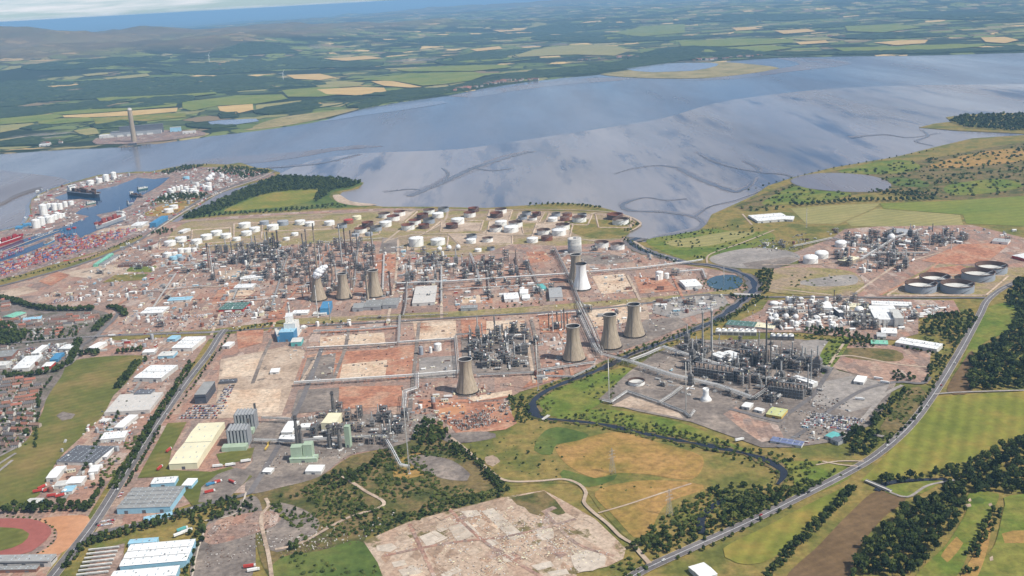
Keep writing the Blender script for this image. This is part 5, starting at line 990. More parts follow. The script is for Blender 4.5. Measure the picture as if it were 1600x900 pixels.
for a in ((1098, 552, 485, 4, 'steel'), (1112, 550, 482, 5, 'steel'), (1197, 574, 500, 4, 'dark'), (1267, 600, 545, 3, 'steel'), (1238, 562, 533, 3, 'steel'), (1186, 540, 517, 3, 'steel'), (1124, 546, 522, 2, 'steel'), (1204, 570, 532, 3, 'dark'), (1262, 615, 570, 3, 'steel'), (1217, 606, 582, 3, 'steel')): stack(*a, 'in the petrochemical plant')
for a in ((497, 497, 446, 2, 'white'), (454, 508, 472, 5, 'white'), (516, 500, 473, 1.5, 'steel')): stack(*a, 'beside the small power stations')
for a in ((466, 700, 650, 8, 'dark'), (472, 700, 665, 6, 'dark'), (522, 650, 612, 7, 'dark'), (516, 700, 664, 9, 'dark'), (532, 702, 665, 8, 'dark'), (1303, 478, 453, 2, 'rust'), (1452, 385, 367, 2, 'steel'), (1486, 390, 366, 1.5, 'white')): stack(*a, 'in the lower power plant' if a[1] > 600 else 'in the far terminal')
for a in ((858, 516, 490, 3, 'brown'), (864, 518, 486, 2.5, 'steel'), (871, 515, 487, 3, 'brown'), (878, 514, 484, 3, 'steel'), (882, 516, 482, 3, 'brown'), (887, 516, 488, 3, 'dark'), (734, 520, 508, 3, 'steel')):
    stack(a[0], a[1], a[2], a[3], a[4], 'in the row behind a cooling tower')
# power station across the water
def big_chimney():
    s = MB().lathe([(12.5, 0), (10.5, 90), (9.6, 186)], 24, top=False); c = MB().lathe([(9.9, 182), (9.9, 189), (9, 189), (9, 184)], 24, top=False)
    for k in range(4): c.cyl(4*math.cos(k*1.57), 4*math.sin(k*1.57), 184, 194, 2.6, n=10)
    return proto_root('power_station_chimney', [(s, 'shaft', 'tan_concrete'), (c, 'flue_cap', 'light_concrete')])
q = P(210, 222); place('bigch', big_chimney, (q.x, q.y, 0), 0, (1.15, 1.15, .93), 'very tall concrete chimney of the power station across the water', 'chimney')
def rect_building(name, w_, d_, h_, wall, roof, pitch=0, bays=1, door=True, band=None, par=True):
    b_ = MB(); n = bays; r_ = MB(); dr = MB(); ex = []
    b_.box(0, 0, 0, w_, d_, h_)
    if pitch:
        for k in range(n):
            y0, y1 = -d_/2+d_*k/n, -d_/2+d_*(k+1)/n; ym = (y0+y1)/2; e = .5
            r_.add([(-w_/2-e, y0-(e if k == 0 else 0), h_+.02), (w_/2+e, y0-(e if k == 0 else 0), h_+.02), (w_/2+e, ym, h_+pitch), (-w_/2-e, ym, h_+pitch), (w_/2+e, y1+(e if k == n-1 else 0), h_+.02), (-w_/2-e, y1+(e if k == n-1 else 0), h_+.02)], [(0, 1, 2, 3), (3, 2, 4, 5), (0, 3, 5), (1, 4, 2)])
    else:
        r_.box(0, 0, h_+.02, w_+.3, d_+.3, .5)
        r_.box(0, -d_/2, h_+.5, w_+.3, .4, .5); r_.box(0, d_/2, h_+.5, w_+.3, .4, .5)
    parts = [(b_, 'wall', wall)]; v = MB()
    for k in range(max(2, int(w_/18))): v.box(-w_/2+w_*(k+.5)/max(2, int(w_/18)), rnd.uniform(-.3, .3)*d_, h_+pitch*.45+.3, 1.6, 1.6, 1.4)
    sub = [(v, 'roof_vent', 'grey_paint')]
    if w_ > 24:
        sk = MB(); nx = int(w_/9); ny = max(2, 2*bays)
        for i in range(nx):
            for j in range(ny):
                y = -d_/2+d_*(j+.5)/ny; fz = (1-abs(((j+.5)/ny*bays) % 1-.5)*2) if pitch else 0
                if rnd.random() < .8: sk.box(-w_/2+w_*(i+.5)/nx, y, h_+pitch*fz+(.06 if pitch else .5), 1.4, min(5, d_/ny*.5), .18)
        sub.append((sk, 'skylight', 'roof_light'))
        sm_ = MB()
        for k in range(1, bays): sm_.box(0, -d_/2+d_*k/bays, h_+.03, w_, .9, .25)
        if bays > 1: sub.append((sm_, 'gutter', 'slate_roof'))
    parts.append((r_, 'roof', roof, sub if w_ > 24 else []))
    if door:
        nd = max(1, int(w_/22))
        for k in range(nd): dd_ = MB().box(-w_/2+w_*(k+.5)/nd, -d_/2-.06, 0.02, min(5, w_*.3), .16, min(5, h_*.6)); parts.append((dd_, 'door', 'slate_roof'))
    if band:
        g_ = MB().box(0, -d_/2-.05, h_*.62, w_*.92, .14, h_*.16); g_.box(w_/2+.05, 0, h_*.62, .14, d_*.9, h_*.16); parts.append((g_, 'window_band', band))
    return proto_root(name, parts)
NB = [0]
def bld(x, y, w_, d_, h_, wall, roof, lab, pitch=0, bays=1, rot=0.0, band=None, name='warehouse', cat='warehouse', px=True, door=True):
    """x,y: picture position of the middle of the front wall's foot; sizes in picture pixels across and metres deep"""
    NB[0] += 1; mp = mpp(x, y); W = w_*mp if px else w_; q = P(x, y); c, s_ = math.cos(rot), math.sin(rot)
    return place(('b', NB[0]), lambda: rect_building(name, W, d_, h_, wall, roof, pitch, bays, door, band), (q.x-s_*d_/2, q.y+c*d_/2, .25), rot, (1, 1, 1), lab, cat)
def quadb(tl, tr, br, bl, h_, wall, roof, lab, **k):
    """roof outline as seen -> building standing under it"""
    a, b_, c, d = [P(p[0], p[1], h_) for p in (tl, tr, br, bl)]
    u = ((b_-a)+(c-d)); u.z = 0; rot = math.atan2(u.y, u.x); W = u.length/2; n_ = Vector((-math.sin(rot), math.cos(rot), 0)); D = abs(((a+b_)-(c+d)).dot(n_)/2); m_ = (a+b_+c+d)/4; NB[0] += 1
    return place(('b', NB[0]), lambda: rect_building(k.get('name', 'warehouse'), W, D, h_, wall, roof, k.get('pitch', 0), k.get('bays', 1), k.get('door', True), k.get('band')), (m_.x, m_.y, .25), rot, (1, 1, 1), lab, k.get('cat', 'warehouse'))
quadb((305, 662), (345, 660), (314, 723), (270, 725), 10, 'cream_paint', 'cream_paint', 'very long cream roofed warehouse beside the twin dark grey boiler blocks', pitch=2.2, bays=2)
quadb((205, 762), (285, 760), (270, 791), (186, 795), 9, 'pale_blue', 'grey_roof', 'wide factory with grey roof and pale blue walls beside the dual road', pitch=1.5, bays=5)
quadb((240, 746), (277, 745), (274, 753), (237, 757), 7, 'pale_blue', 'bright_white', 'small white roofed unit behind the pale blue walled factory', pitch=.8)
quadb((290, 748), (306, 747), (302, 759), (288, 758), 6, 'pale_blue', 'bright_white', 'square white roofed unit by the lorry yard', pitch=.6)
quadb((202, 852), (301, 842), (296, 876), (190, 884), 10, 'pale_blue', 'bright_white', 'large white roofed depot with pale blue walls at the foot of the view', pitch=1.4, bays=3)
quadb((202, 843), (246, 840), (246, 846), (202, 850), 6, 'pale_blue', 'pale_blue', 'low pale blue lean-to on the back of the depot', pitch=.5)
quadb((175, 893), (276, 884), (272, 915), (165, 925), 9, 'pale_blue', 'bright_white', 'second white roofed depot cut by the lower edge', pitch=1.2, bays=2)
quadb((222, 808), (268, 800), (270, 806), (228, 815), 3.5, 'steel', 'pale_blue', 'long thin pale blue canopy beside the factory road', pitch=.3, door=False, name='canopy', cat='canopy')
quadb((-30, 868), (85, 866), (82, 876), (-30, 878), 9, 'light_concrete', 'grey_roof', 'grandstand with grey roof beside the running track', pitch=.8, name='grandstand', cat='grandstand', band='glass_dark')
quadb((-30, 886), (60, 884), (58, 890), (-30, 892), 4, 'brick_wall', 'grey_roof', 'low brick changing block below the grandstand', name='clubhouse', cat='clubhouse')
quadb((286, 526), (316, 526), (306, 543), (273, 544), 8, 'off_white', 'bright_white', 'white roofed retail shed behind the junction', pitch=1, bays=3)
quadb((228, 570), (272, 571), (258, 590), (217, 591), 8, 'off_white', 'bright_white', 'square white roofed shed above the concrete depot', pitch=.8, bays=2)
quadb((185, 617), (249, 614), (240, 640), (165, 646), 6, 'light_concrete', 'light_concrete', 'wide flat roofed concrete depot beside the playing field')
quadb((212, 610), (240, 609), (238, 615), (212, 616), 8, 'grey_paint', 'slate_roof', 'dark roofed office on the concrete depot edge', name='office_building', cat='office')
quadb((266, 524), (280, 524), (276, 530), (264, 530), 6, 'pale_blue', 'pale_blue', 'small pale blue roofed shed by the junction', pitch=.6); quadb((225, 546), (244, 545), (242, 550), (224, 551), 6, 'off_white', 'bright_white', 'low white shed left of a dark yard', pitch=.6); quadb((252, 550), (276, 548), (272, 556), (248, 556), 6, 'pale_blue', 'off_white', 'low pale blue walled shed above the square white shed', pitch=.6)
quadb((148, 535), (160, 534), (158, 545), (144, 543), 7, 'off_white', 'bright_white', 'white shed beside the tree clump behind the playing field', pitch=.6)
quadb((46, 556), (60, 555), (52, 574), (14, 577), 7, 'off_white', 'bright_white', 'angled white roofed supermarket in the retail park', pitch=.8); quadb((72, 566), (86, 565), (80, 572), (66, 573), 6, 'red_paint', 'bright_white', 'white roofed restaurant in the retail park', pitch=.4, name='restaurant', cat='restaurant')
quadb((-20, 566), (16, 564), (12, 571), (-20, 572), 7, 'off_white', 'off_white', 'pale roofed store at the edge of the retail park', pitch=.5); quadb((98, 538), (116, 538), (114, 545), (97, 545), 7, 'off_white', 'bright_white', 'bright white box shed above the retail park', pitch=.4); quadb((-20, 550), (25, 546), (22, 556), (-20, 560), 7, 'brick_wall', 'grey_roof', 'brick retail block with grey roof', name='shop_building', cat='shop', pitch=.8)
quadb((58, 540), (68, 539), (66, 552), (56, 552), 6, 'off_white', 'bright_white', 'small white store in the retail park car park', pitch=.4); quadb((84, 552), (96, 551), (95, 561), (82, 562), 6, 'blue_paint', 'blue_paint', 'bright blue roofed store in the retail park', pitch=.4)
quadb((12, 492), (35, 484), (32, 492), (12, 499), 8, 'house_wall', 'green_roof', 'pale green roofed school among the trees', pitch=1.5, name='school_building', cat='school', band='glass_dark'); quadb((36, 497), (66, 493), (64, 498), (36, 502), 7, 'house_wall', 'pale_blue', 'pale blue roofed school block beside the green roofed one', name='school_building', cat='school', pitch=1, band='glass_dark')
quadb((110, 697), (172, 696), (155, 724), (100, 720), 6, 'off_white', 'slate_roof', 'grey roofed trade building beside the striped park', pitch=1, bays=6); quadb((162, 677), (198, 672), (196, 684), (158, 686), 6, 'off_white', 'bright_white', 'white canopy roofed unit above the grey trade building', pitch=.6)
quadb((84, 730), (100, 727), (92, 747), (76, 746), 7, 'off_white', 'bright_white', 'white gabled shed beside the park', pitch=2); quadb((108, 745), (132, 744), (130, 754), (106, 756), 6, 'off_white', 'bright_white', 'white shed beside the dark trees', pitch=1); quadb((44, 779), (66, 778), (64, 786), (43, 786), 5, 'pale_blue', 'off_white', 'small white shed above the running track belt', pitch=1)
quadb((168, 698), (178, 697), (170, 714), (160, 714), 5, 'off_white', 'bright_white', 'long white unit beside the trade building', pitch=.8); quadb((142, 727), (156, 726), (154, 736), (140, 738), 5, 'off_white', 'bright_white', 'white hut in the yard below the trade building', pitch=.8); quadb((88, 752), (108, 750), (106, 758), (86, 760), 5, 'off_white', 'off_white', 'pale lean-to beside a white shed', pitch=.6); quadb((102, 760), (118, 758), (114, 768), (98, 768), 5, 'off_white', 'pale_blue', 'pale roofed hut beside the red vans', pitch=.6)
quadb((194, 648), (210, 648), (198, 668), (186, 668), 6, 'off_white', 'bright_white', 'white roofed shed in front of the concrete depot', pitch=1)
quadb((318, 597), (332, 597), (325, 616), (304, 618), 17, 'dark_clad', 'grey_roof', 'dark four storey office block beside its car park', band='glass_dark', name='office_building', cat='office')
quadb((344, 594), (371, 592), (369, 596), (342, 598), 4, 'slate_roof', 'slate_roof', 'long thin dark shelter above the office car park', name='shelter', cat='shelter')
quadb((356, 568), (362, 567), (362, 572), (356, 573), 4, 'off_white', 'bright_white', 'x shed', pitch=.3) if False else None
quadb((423, 576), (437, 575), (436, 581), (423, 582), 5, 'off_white', 'bright_white', 'lone white cabin on the cleared tan plot', pitch=.2); quadb((352, 534), (363, 534), (362, 541), (351, 541), 6, 'off_white', 'bright_white', 'small white building beside the red plot', pitch=.4)
# works buildings
for a in (((788, 458), (808, 457), (812, 466), (787, 468), 8, 'white_paint', 'bright_white', 'bright white works shed in the middle of the refinery'), ((812, 452), (824, 452), (826, 458), (813, 459), 9, 'white_paint', 'bright_white', 'narrow white building beside the white works shed'), ((816, 460), (828, 460), (828, 466), (816, 467), 5, 'white_paint', 'bright_white', 'low white annexe beside the narrow white building'), ((856, 450), (876, 449), (880, 464), (860, 465), 9, 'off_white', 'pale_steel', 'pale roofed workshop left of the pipe rack spine'), ((842, 444), (850, 443), (852, 451), (843, 452), 6, 'teal_roof', 'teal_roof', 'teal roofed hut beside the pale workshop'),
    ((1058, 438), (1088, 436), (1095, 446), (1075, 448), 8, 'white_paint', 'bright_white', 'wide white shed beside the pond'), ((720, 478), (746, 476), (746, 481), (720, 482), 7, 'grey_paint', 'grey_roof', 'grey roofed shed beside the works railway'), ((600, 466), (622, 465), (622, 476), (600, 477), 9, 'grey_paint', 'grey_roof', 'long grey roofed hall beside the cooling towers'), ((570, 469), (598, 468), (598, 479), (570, 480), 8, 'grey_paint', 'grey_roof', 'second grey roofed hall right of the blue block'), ((552, 474), (568, 473), (568, 481), (552, 482), 8, 'grey_paint', 'grey_roof', 'third smaller grey hall beside the blue block'),
    ((502, 472), (517, 471), (517, 482), (502, 483), 14, 'blue_paint', 'blue_paint', 'bright blue clad boiler house below the cooling towers'), ((458, 485), (482, 484), (482, 489), (458, 490), 5, 'off_white', 'bright_white', 'long white hut beside the works railway'), ((490, 487), (512, 486), (510, 490), (490, 491), 5, 'off_white', 'off_white', 'long cream hut beside the works railway'), ((369, 444), (397, 443), (396, 449), (368, 450), 7, 'off_white', 'bright_white', 'white roofed store in the red yard'), ((375, 432), (412, 428), (414, 432), (376, 436), 6, 'off_white', 'bright_white', 'long white store behind the red yard'),
    ((300, 415), (320, 415), (319, 420), (298, 421), 6, 'off_white', 'bright_white', 'x1'), ((648, 448), (680, 446), (682, 472), (646, 474), 7, 'off_white', 'light_concrete', 'ribbed grey roofed works hall right of the cooling towers'), ((228, 480), (262, 479), (256, 488), (222, 490), 6, 'off_white', 'bright_white', 'white roofed shed above the works car parks'), ((265, 465), (300, 463), (299, 468), (263, 470), 5, 'off_white', 'pale_blue', 'pale long shed beside the grey yard'), ((350, 473), (388, 472), (384, 483), (346, 484), 6, 'red_paint', 'dark_green', 'green roofed workshops with red fronts'), ((1173, 336), (1216, 333), (1240, 341), (1180, 346), 7, 'off_white', 'bright_white', 'white roofed depot by the marsh'), ((1218, 337), (1240, 338), (1240, 343), (1220, 343), 6, 'off_white', 'bright_white', 'white box shed beside the marsh depot'),
    ((1362, 470), (1424, 472), (1424, 478), (1362, 476), 8, 'white_paint', 'bright_white', 'long white roofed block along the back of the chemical works'), ((1362, 478), (1402, 478), (1404, 500), (1362, 500), 12, 'white_paint', 'bright_white', 'big white roofed hall of the chemical works'), ((1394, 484), (1406, 484), (1410, 498), (1394, 498), 18, 'pale_steel', 'off_white', 'tall pale block at the corner of the white hall'), ((1376, 512), (1400, 513), (1402, 521), (1378, 520), 7, 'white_paint', 'bright_white', 'small white roofed shed in front of the chemical works'), ((1370, 519), (1384, 520), (1384, 526), (1370, 526), 6, 'off_white', 'pale_steel', 'rounded pale hut in front of the chemical works'), ((1410, 527), (1470, 537), (1467, 546), (1398, 535), 8, 'off_white', 'bright_white', 'very long white roofed shed beside the copse'), ((1285, 473), (1298, 473), (1300, 482), (1286, 482), 12, 'white_paint', 'bright_white', 'square white building in the chemical works'), ((1306, 481), (1313, 480), (1314, 489), (1307, 489), 13, 'dark_clad', 'bright_white', 'narrow white roofed tower block in the chemical works'),
    ((1326, 474), (1356, 474), (1358, 480), (1328, 480), 7, 'cream_paint', 'cream_paint', 'cream roofed block behind the chemical works'), ((1446, 478), (1490, 480), (1492, 486), (1450, 484), 6, 'cream_paint', 'cream_paint', 'x2'), ((1360, 531), (1386, 532), (1388, 538), (1362, 537), 4, 'light_concrete', 'green_roof', 'low green roofed canopy before the copse'), ((1138, 500), (1182, 503), (1180, 511), (1135, 507), 6, 'off_white', 'dark_green', 'long green roofed shed beside the river'), ((1182, 503), (1212, 507), (1210, 513), (1180, 511), 5, 'off_white', 'cream_paint', 'cream roofed extension of the green roofed shed'),
    ((1122, 548), (1154, 560), (1146, 566), (1114, 555), 9, 'off_white', 'bright_white', 'long white compressor house in the petrochemical plant'), ((1138, 547), (1158, 553), (1156, 562), (1130, 552), 9, 'off_white', 'bright_white', 'second long white compressor house behind the first'), ((1244, 586), (1276, 596), (1272, 601), (1240, 590), 8, 'off_white', 'bright_white', 'white roofed house under the right hand stacks'), ((1208, 636), (1230, 640), (1222, 651), (1196, 647), 6, 'yellow_paint', 'lime_roof', 'lime green roofed shed in front of the petrochemical plant'), ((1164, 628), (1176, 630), (1172, 637), (1160, 635), 6, 'off_white', 'bright_white', 'small white shed beside the pipe rack corner'), ((1182, 636), (1194, 639), (1192, 643), (1180, 640), 5, 'off_white', 'bright_white', 'small white hut between the lime roof and the white shed'),
    ((1336, 586), (1352, 588), (1352, 598), (1338, 596), 6, 'off_white', 'bright_white', 'bright white tent on the grey yard'), ((1298, 672), (1312, 678), (1308, 686), (1294, 683), 6, 'off_white', 'teal_roof', 'teal roofed unit beside the wooded bank'), ((1306, 679), (1318, 684), (1314, 692), (1302, 688), 6, 'grey_paint', 'slate_roof', 'dark roofed unit beside the teal roofed unit'), ((1208, 682), (1255, 690), (1254, 697), (1204, 689), 4, 'off_white', 'purple_roof', 'row of blue roofed cabins at the plant corner'), ((1236, 652), (1252, 648), (1250, 655), (1238, 660), 4, 'blue_paint', 'blue_paint', 'x3'), ((1553, 372), (1578, 374), (1576, 379), (1552, 377), 7, 'white_paint', 'pale_steel', 'white walled shed in the far terminal'), ((1425, 384), (1447, 387), (1446, 396), (1424, 392), 12, 'cream_paint', 'bright_white', 'x4'), ((1312, 404), (1330, 400), (1340, 403), (1322, 412), 9, 'tan_concrete', 'cream_paint', 'cream roofed hall in the far terminal'), ((1588, 398), (1610, 394), (1620, 402), (1596, 406), 7, 'red_paint', 'bright_white', 'white roofed unit with red walls by the main road'), ((1075, 885), (1100, 880), (1120, 896), (1098, 905), 6, 'off_white', 'bright_white', 'white roofed shed cut by the lower edge beside the road'),
    ((486, 727), (506, 726), (503, 737), (474, 736), 6, 'off_white', 'bright_white', 'white striped roofed store on the dark plant yard'), ((414, 731), (426, 731), (425, 738), (412, 737), 5, 'off_white', 'bright_white', 'small white cabin on the dark plant yard'), ((448, 658), (464, 658), (460, 675), (442, 676), 7, 'off_white', 'bright_white', 'white office with a square court beside the power plant'), ((438, 680), (462, 679), (460, 687), (436, 688), 5, 'off_white', 'bright_white', 'low white roofed block below the courtyard office'), ((470, 662), (494, 661), (494, 667), (470, 668), 6, 'off_white', 'bright_white', 'white roofed unit right of the courtyard office'), ((557, 518), (568, 517), (568, 520), (557, 521), 3, 'off_white', 'pale_blue', 'x5'),
    ((507, 646), (529, 646), (529, 662), (508, 662), 14, 'cream_paint', 'cream_paint', 'cream control block below the dark chimney'), ((455, 695), (472, 694), (472, 700), (454, 701), 22, 'sage_green', 'sage_green', 'sage green boiler house, larger of the pair'), ((474, 690), (488, 690), (488, 696), (474, 697), 24, 'sage_green', 'sage_green', 'sage green boiler house standing higher beside its twin'), ((538, 664), (546, 664), (546, 668), (538, 668), 34, 'sage_green', 'sage_green', 'slim tall sage green tower in the power plant'), ((454, 711), (496, 710), (496, 716), (454, 718), 7, 'sage_green', 'sage_green', 'low sage green annexe at the foot of the boiler houses'),
    ((438, 513), (461, 512), (461, 519), (438, 520), 20, 'blue_paint', 'pale_blue', 'pale blue lower boiler hall beside the white tower'), ((446, 490), (457, 489), (457, 495), (446, 496), 42, 'white_paint', 'bright_white', 'tall white boiler tower with blue base beside the railway'), ((446, 500), (464, 500), (464, 506), (446, 507), 30, 'white_paint', 'off_white', 'white stepped block in front of the tall boiler tower'), ((431, 514), (438, 513), (438, 525), (431, 526), 13, 'blue_paint', 'off_white', 'pale blue walled hall left of the white tower'), ((456, 528), (472, 527), (472, 534), (456, 535), 9, 'teal_roof', 'off_white', 'pale hall with teal walls in front of the white tower'), ((243, 338), (253, 338), (253, 348), (243, 349), 14, 'blue_paint', 'blue_paint', 'bright blue dock shed beside the railway'), ((210, 347), (228, 346), (226, 352), (208, 353), 8, 'off_white', 'bright_white', 'white dock shed before the blue one'), ((145, 414), (172, 395), (176, 397), (152, 413), 7, 'green_roof', 'green_roof', 'long pale green roofed shed in the western yard'), ((155, 412), (182, 397), (185, 399), (162, 414), 6, 'off_white', 'grey_roof', 'long grey roofed shed beside the pale green one'),
    ((160, 432), (205, 430), (206, 432), (162, 435), 3, 'light_concrete', 'light_concrete', 'x6'), ((188, 410), (240, 408), (240, 413), (188, 415), 6, 'brick_wall', 'rust_brown', 'row of rusty roofed stores in the western yard'), ((104, 274), (122, 270), (124, 272), (108, 276), 5, 'off_white', 'off_white', 'x7'), ((36, 349), (50, 347), (50, 350), (36, 352), 6, 'blue_paint', 'blue_paint', 'blue roofed shed on the dock peninsula'), ((25, 353), (36, 352), (35, 355), (25, 356), 6, 'blue_paint', 'blue_paint', 'smaller blue shed beside the breakwater'), ((284, 357), (292, 357), (292, 362), (284, 362), 7, 'off_white', 'bright_white', 'white building beside the western tank row'), ((230, 379), (239, 379), (239, 386), (230, 386), 10, 'light_concrete', 'rust', 'red roofed block beside the dock railway')):
    if a[7][0] != 'x': quadb(*a, pitch=1.0 if a[4] < 12 else 0, bays=2 if (a[1][0]-a[0][0]) > 30 and a[4] < 12 else 1, name='works_building' if a[0][0] > 100 and a[0][1] < 740 else 'warehouse', cat='building')
# twin boiler blocks: dark grey finned towers
def fin_maker():
    b_ = MB().box(0, 0, 0, 30, 22, 26); f = MB()
    for k in range(6): f.box(-15+2.5+k*5, -11.7, 1, 2.8, 1.6, 26.6)
    for k in range(5): f.box(15.6, -9+k*4.5, 1, 1.4, 2.4, 26.6)
    r_ = MB()
    for k in range(6): r_.add([(-15+k*5, -12.6, 26.3), (-10+k*5, -12.6, 26.3), (-12.5+k*5, -12.6, 28.6), (-15+k*5, 11.2, 26.3), (-10+k*5, 11.2, 26.3), (-12.5+k*5, 11.2, 28.6)], [(0, 1, 2), (3, 5, 4), (0, 2, 5, 3), (1, 4, 5, 2)])
    c = MB().box(13.5, 9.5, 26, 3, 3, 10); bs = MB().box(-2, -20, 0, 36, 14, 7)
    return proto_root('boiler_block', [(b_, 'wall', 'dark_clad'), (f, 'cooling_fin', 'grey_paint'), (r_, 'ridged_roof', 'grey_paint'), (c, 'flue', 'dark_steel'), (bs, 'base_hall', 'sage_green')])
for x, y, lab in ((384, 672, 'finned dark grey block standing behind its twin'), (373, 697, 'finned dark grey block with green base hall beside the cream warehouse')):
    q = P(x, y); place('fin', fin_maker, (q.x, q.y+8, .2), 0, 1.05, lab, 'industrial block', 'twin finned blocks')

# --- process equipment
def column_maker(seed, wall):
    def mk():
        r = random.Random(seed); s = MB().lathe([(1, 0), (1, 19), (.75, 19.7), (.3, 20)], 12); p = MB()
        for k in range(r.randint(3, 5)): zz_ = 4+k*4.2; p.lathe([(1, zz_-.12), (1.75, zz_-.12), (1.75, zz_), (1, zz_)], 10, top=False)
        t_ = MB().tube((1.35, .2, 0), (1.35, .2, 18.5), .16, 5); t_.tube((1.35, .2, 18.5), (.2, 0, 20.3), .16, 5); l = MB().beam((-.2, -1.25, 0), (-.2, -1.25, 19), .35, .12); k_ = MB().lathe([(1.3, 0), (1.2, 1.5), (1, 1.5)], 10, top=False)
        return proto_root('process_column', [(s, 'vessel', wall), (p, 'platform', 'dark_steel'), (t_, 'pipe', 'pale_steel'), (l, 'ladder', 'dark_steel'), (k_, 'skirt', 'rust_brown')])
    return mk
def frame_maker(seed, lv=3, dark='dark_steel'):
    def mk():
        r = random.Random(seed); f = MB(); W, D, Hh = 12, 8, 4.2; dk = MB(); vl = []; pp = MB()
        for x in (-6, -2, 2, 6):
            for y in (-4, 4): f.beam((x, y, 0), (x, y, lv*Hh), .4)
        for l_ in range(1, lv+1):
            for y in (-4, 4): f.beam((-6, y, l_*Hh), (6, y, l_*Hh), .4)
            for x in (-6, -2, 2, 6): f.beam((x, -4, l_*Hh), (x, 4, l_*Hh), .4)
            dk.box(r.uniform(-1, 1), 0, l_*Hh+.2, W*r.uniform(.6, 1), D*.95, .15)
        for y in (-4, 4): f.beam((-6, y, 0), (-2, y, Hh), .25); f.beam((6, y, 0), (2, y, Hh), .25)
        for l_ in range(lv+1):
            for k in range(r.randint(1, 3)):
                x = r.uniform(-4.5, 4.5); y = r.uniform(-2.5, 2.5)
                v = MB(); vl.append(v)
                if r.random() < .5: v.cyl(x, y, l_*Hh+.4, l_*Hh+r.uniform(2, 3.6), r.uniform(.7, 1.3), n=8)
                else: v.tube((x-2, y, l_*Hh+1.3), (x+2, y, l_*Hh+1.3), r.uniform(.6, .9), 8)
        for k in range(6): y = r.uniform(-4.2, 4.2); x = r.uniform(-6.2, 6.2); z = r.uniform(2, lv*Hh+1.5); pp.tube((x, y, 0), (x, y, z), .2, 4); pp.tube((x, y, z), (x+r.uniform(-5, 5), y, z), .2, 4)
        rl = MB()
        for y in (-4.1, 4.1): rl.beam((-6, y, lv*Hh+1.2), (6, y, lv*Hh+1.2), .12)
        return proto_root('process_unit', [(f, 'steel_frame', dark), (dk, 'deck', 'dark_steel'), *[(v, 'vessel', ('pale_steel', 'steel', 'rust', 'bright_white', 'cream_paint')[i % 5]) for i, v in enumerate(vl)], (pp, 'pipework', 'pale_steel'), (rl, 'handrail', 'steel')])
    return mk
def drum_maker():
    s = MB().tube((-5, 0, 2.4), (5, 0, 2.4), 1.5, 14); s.sphere(-5, 0, 2.4, 1.48, 10); s.sphere(5, 0, 2.4, 1.48, 10); c = MB().box(-3, 0, 0, .6, 2.4, 1.3); c.box(3, 0, 0, .6, 2.4, 1.3); p = MB().tube((1, 0, 3.6), (1, 0, 5), .25, 6); p.tube((1, 0, 5), (6, 0, 5), .2, 6)
    return proto_root('horizontal_vessel', [(s, 'drum', 'bright_white'), (c, 'saddle', 'light_concrete'), (p, 'pipe', 'pale_steel')])
def furnace_maker():
    b_ = MB().box(0, 0, 2.5, 9, 7, 13); b_.box(0, 0, 15.5, 9, 7, 3.5, tw=.4, td=.5); s = MB().cyl(0, 0, 18.5, 32, 1.2, .95, 12, top=False); l = MB()
    for x in (-4, 4):
        for y in (-3, 3): l.beam((x, y, 0), (x, y, 2.6), .5)
    p = MB()
    for z in (6, 11): p.box(0, 0, z, 10.6, 8.6, .2)
    return proto_root('furnace', [(b_, 'casing', 'dark_steel'), (s, 'stack', 'pale_steel'), (l, 'leg', 'dark_steel'), (p, 'platform', 'steel')])
def shed_maker(wall, roof):
    def mk():
        w_ = MB().box(0, 0, 0, 10, 6, 3.6); r_ = MB().add([(-5.2, -3.3, 3.62), (5.2, -3.3, 3.62), (5.2, 0, 4.5), (-5.2, 0, 4.5), (5.2, 3.3, 3.62), (-5.2, 3.3, 3.62)], [(0, 1, 2, 3), (3, 2, 4, 5), (0, 3, 5), (1, 4, 2)]); d = MB().box(1.5, -3.03, .02, 2, .1, 2.3)
        return proto_root('shed', [(w_, 'wall', wall), (r_, 'roof', roof), (d, 'door', 'slate_roof')])
    return mk
def skid_maker(seed):
    def mk():
        r = random.Random(seed); b_ = MB().box(0, 0, 0, 8, 5, .5); vl = [MB() for _ in range(4)]; p = MB()
        for k in range(4): vl[k].cyl(-3+2*k, r.uniform(-1, 1), .5, r.uniform(1.6, 4.4), r.uniform(.5, .9), n=8)
        for k in range(5): y = -2.2+k*1.1; z = r.uniform(1, 3); p.tube((-4.4, y, z), (4.4, y, z), .22, 5)
        return proto_root('pump_skid', [(b_, 'base', 'light_concrete'), *[(v, 'vessel', 'white_paint' if seed % 2 else 'steel') for v in vl], (p, 'pipework', 'grey_paint')])
    return mk
def cooler_maker():
    b_ = MB().box(0, 0, 5, 14, 7, 1.4); f = MB(); ll = []
    for k in range(3): f.lathe([(1.9, 6.4), (1.8, 7.3), (.2, 7.1)], 12, -4.6+4.6*k, 0, top=False)
    for x in (-6.5, 0, 6.5):
        for y in (-3, 3): ll.append((MB().beam((x, y, 0), (x, y, 5), .35), 'leg', 'dark_steel'))
    return proto_root('air_cooler', [(b_, 'bundle', 'steel'), (f, 'fan_ring', 'pale_steel'), *ll])
CLUT = {}
for i in range(3): CLUT['column%d' % i] = (column_maker(i, ('pale_steel', 'dark_steel', 'brown_steel')[i]), ('silver', 'dark', 'brown')[i]+' process column with ringed platforms', 'process column')
for i in range(5): CLUT['frame%d' % i] = (frame_maker(i+2, 2+i % 3, 'brown_steel' if i % 2 else 'dark_steel'), ('low ', 'brown ', 'tall dark ', 'brown low ', 'dark ')[i]+'steel frame full of vessels', 'process unit')
CLUT['drum'] = (drum_maker, 'white horizontal drum vessel on saddles', 'pressure vessel'); CLUT['furnace'] = (furnace_maker, 'dark box furnace with a steel stack', 'furnace')
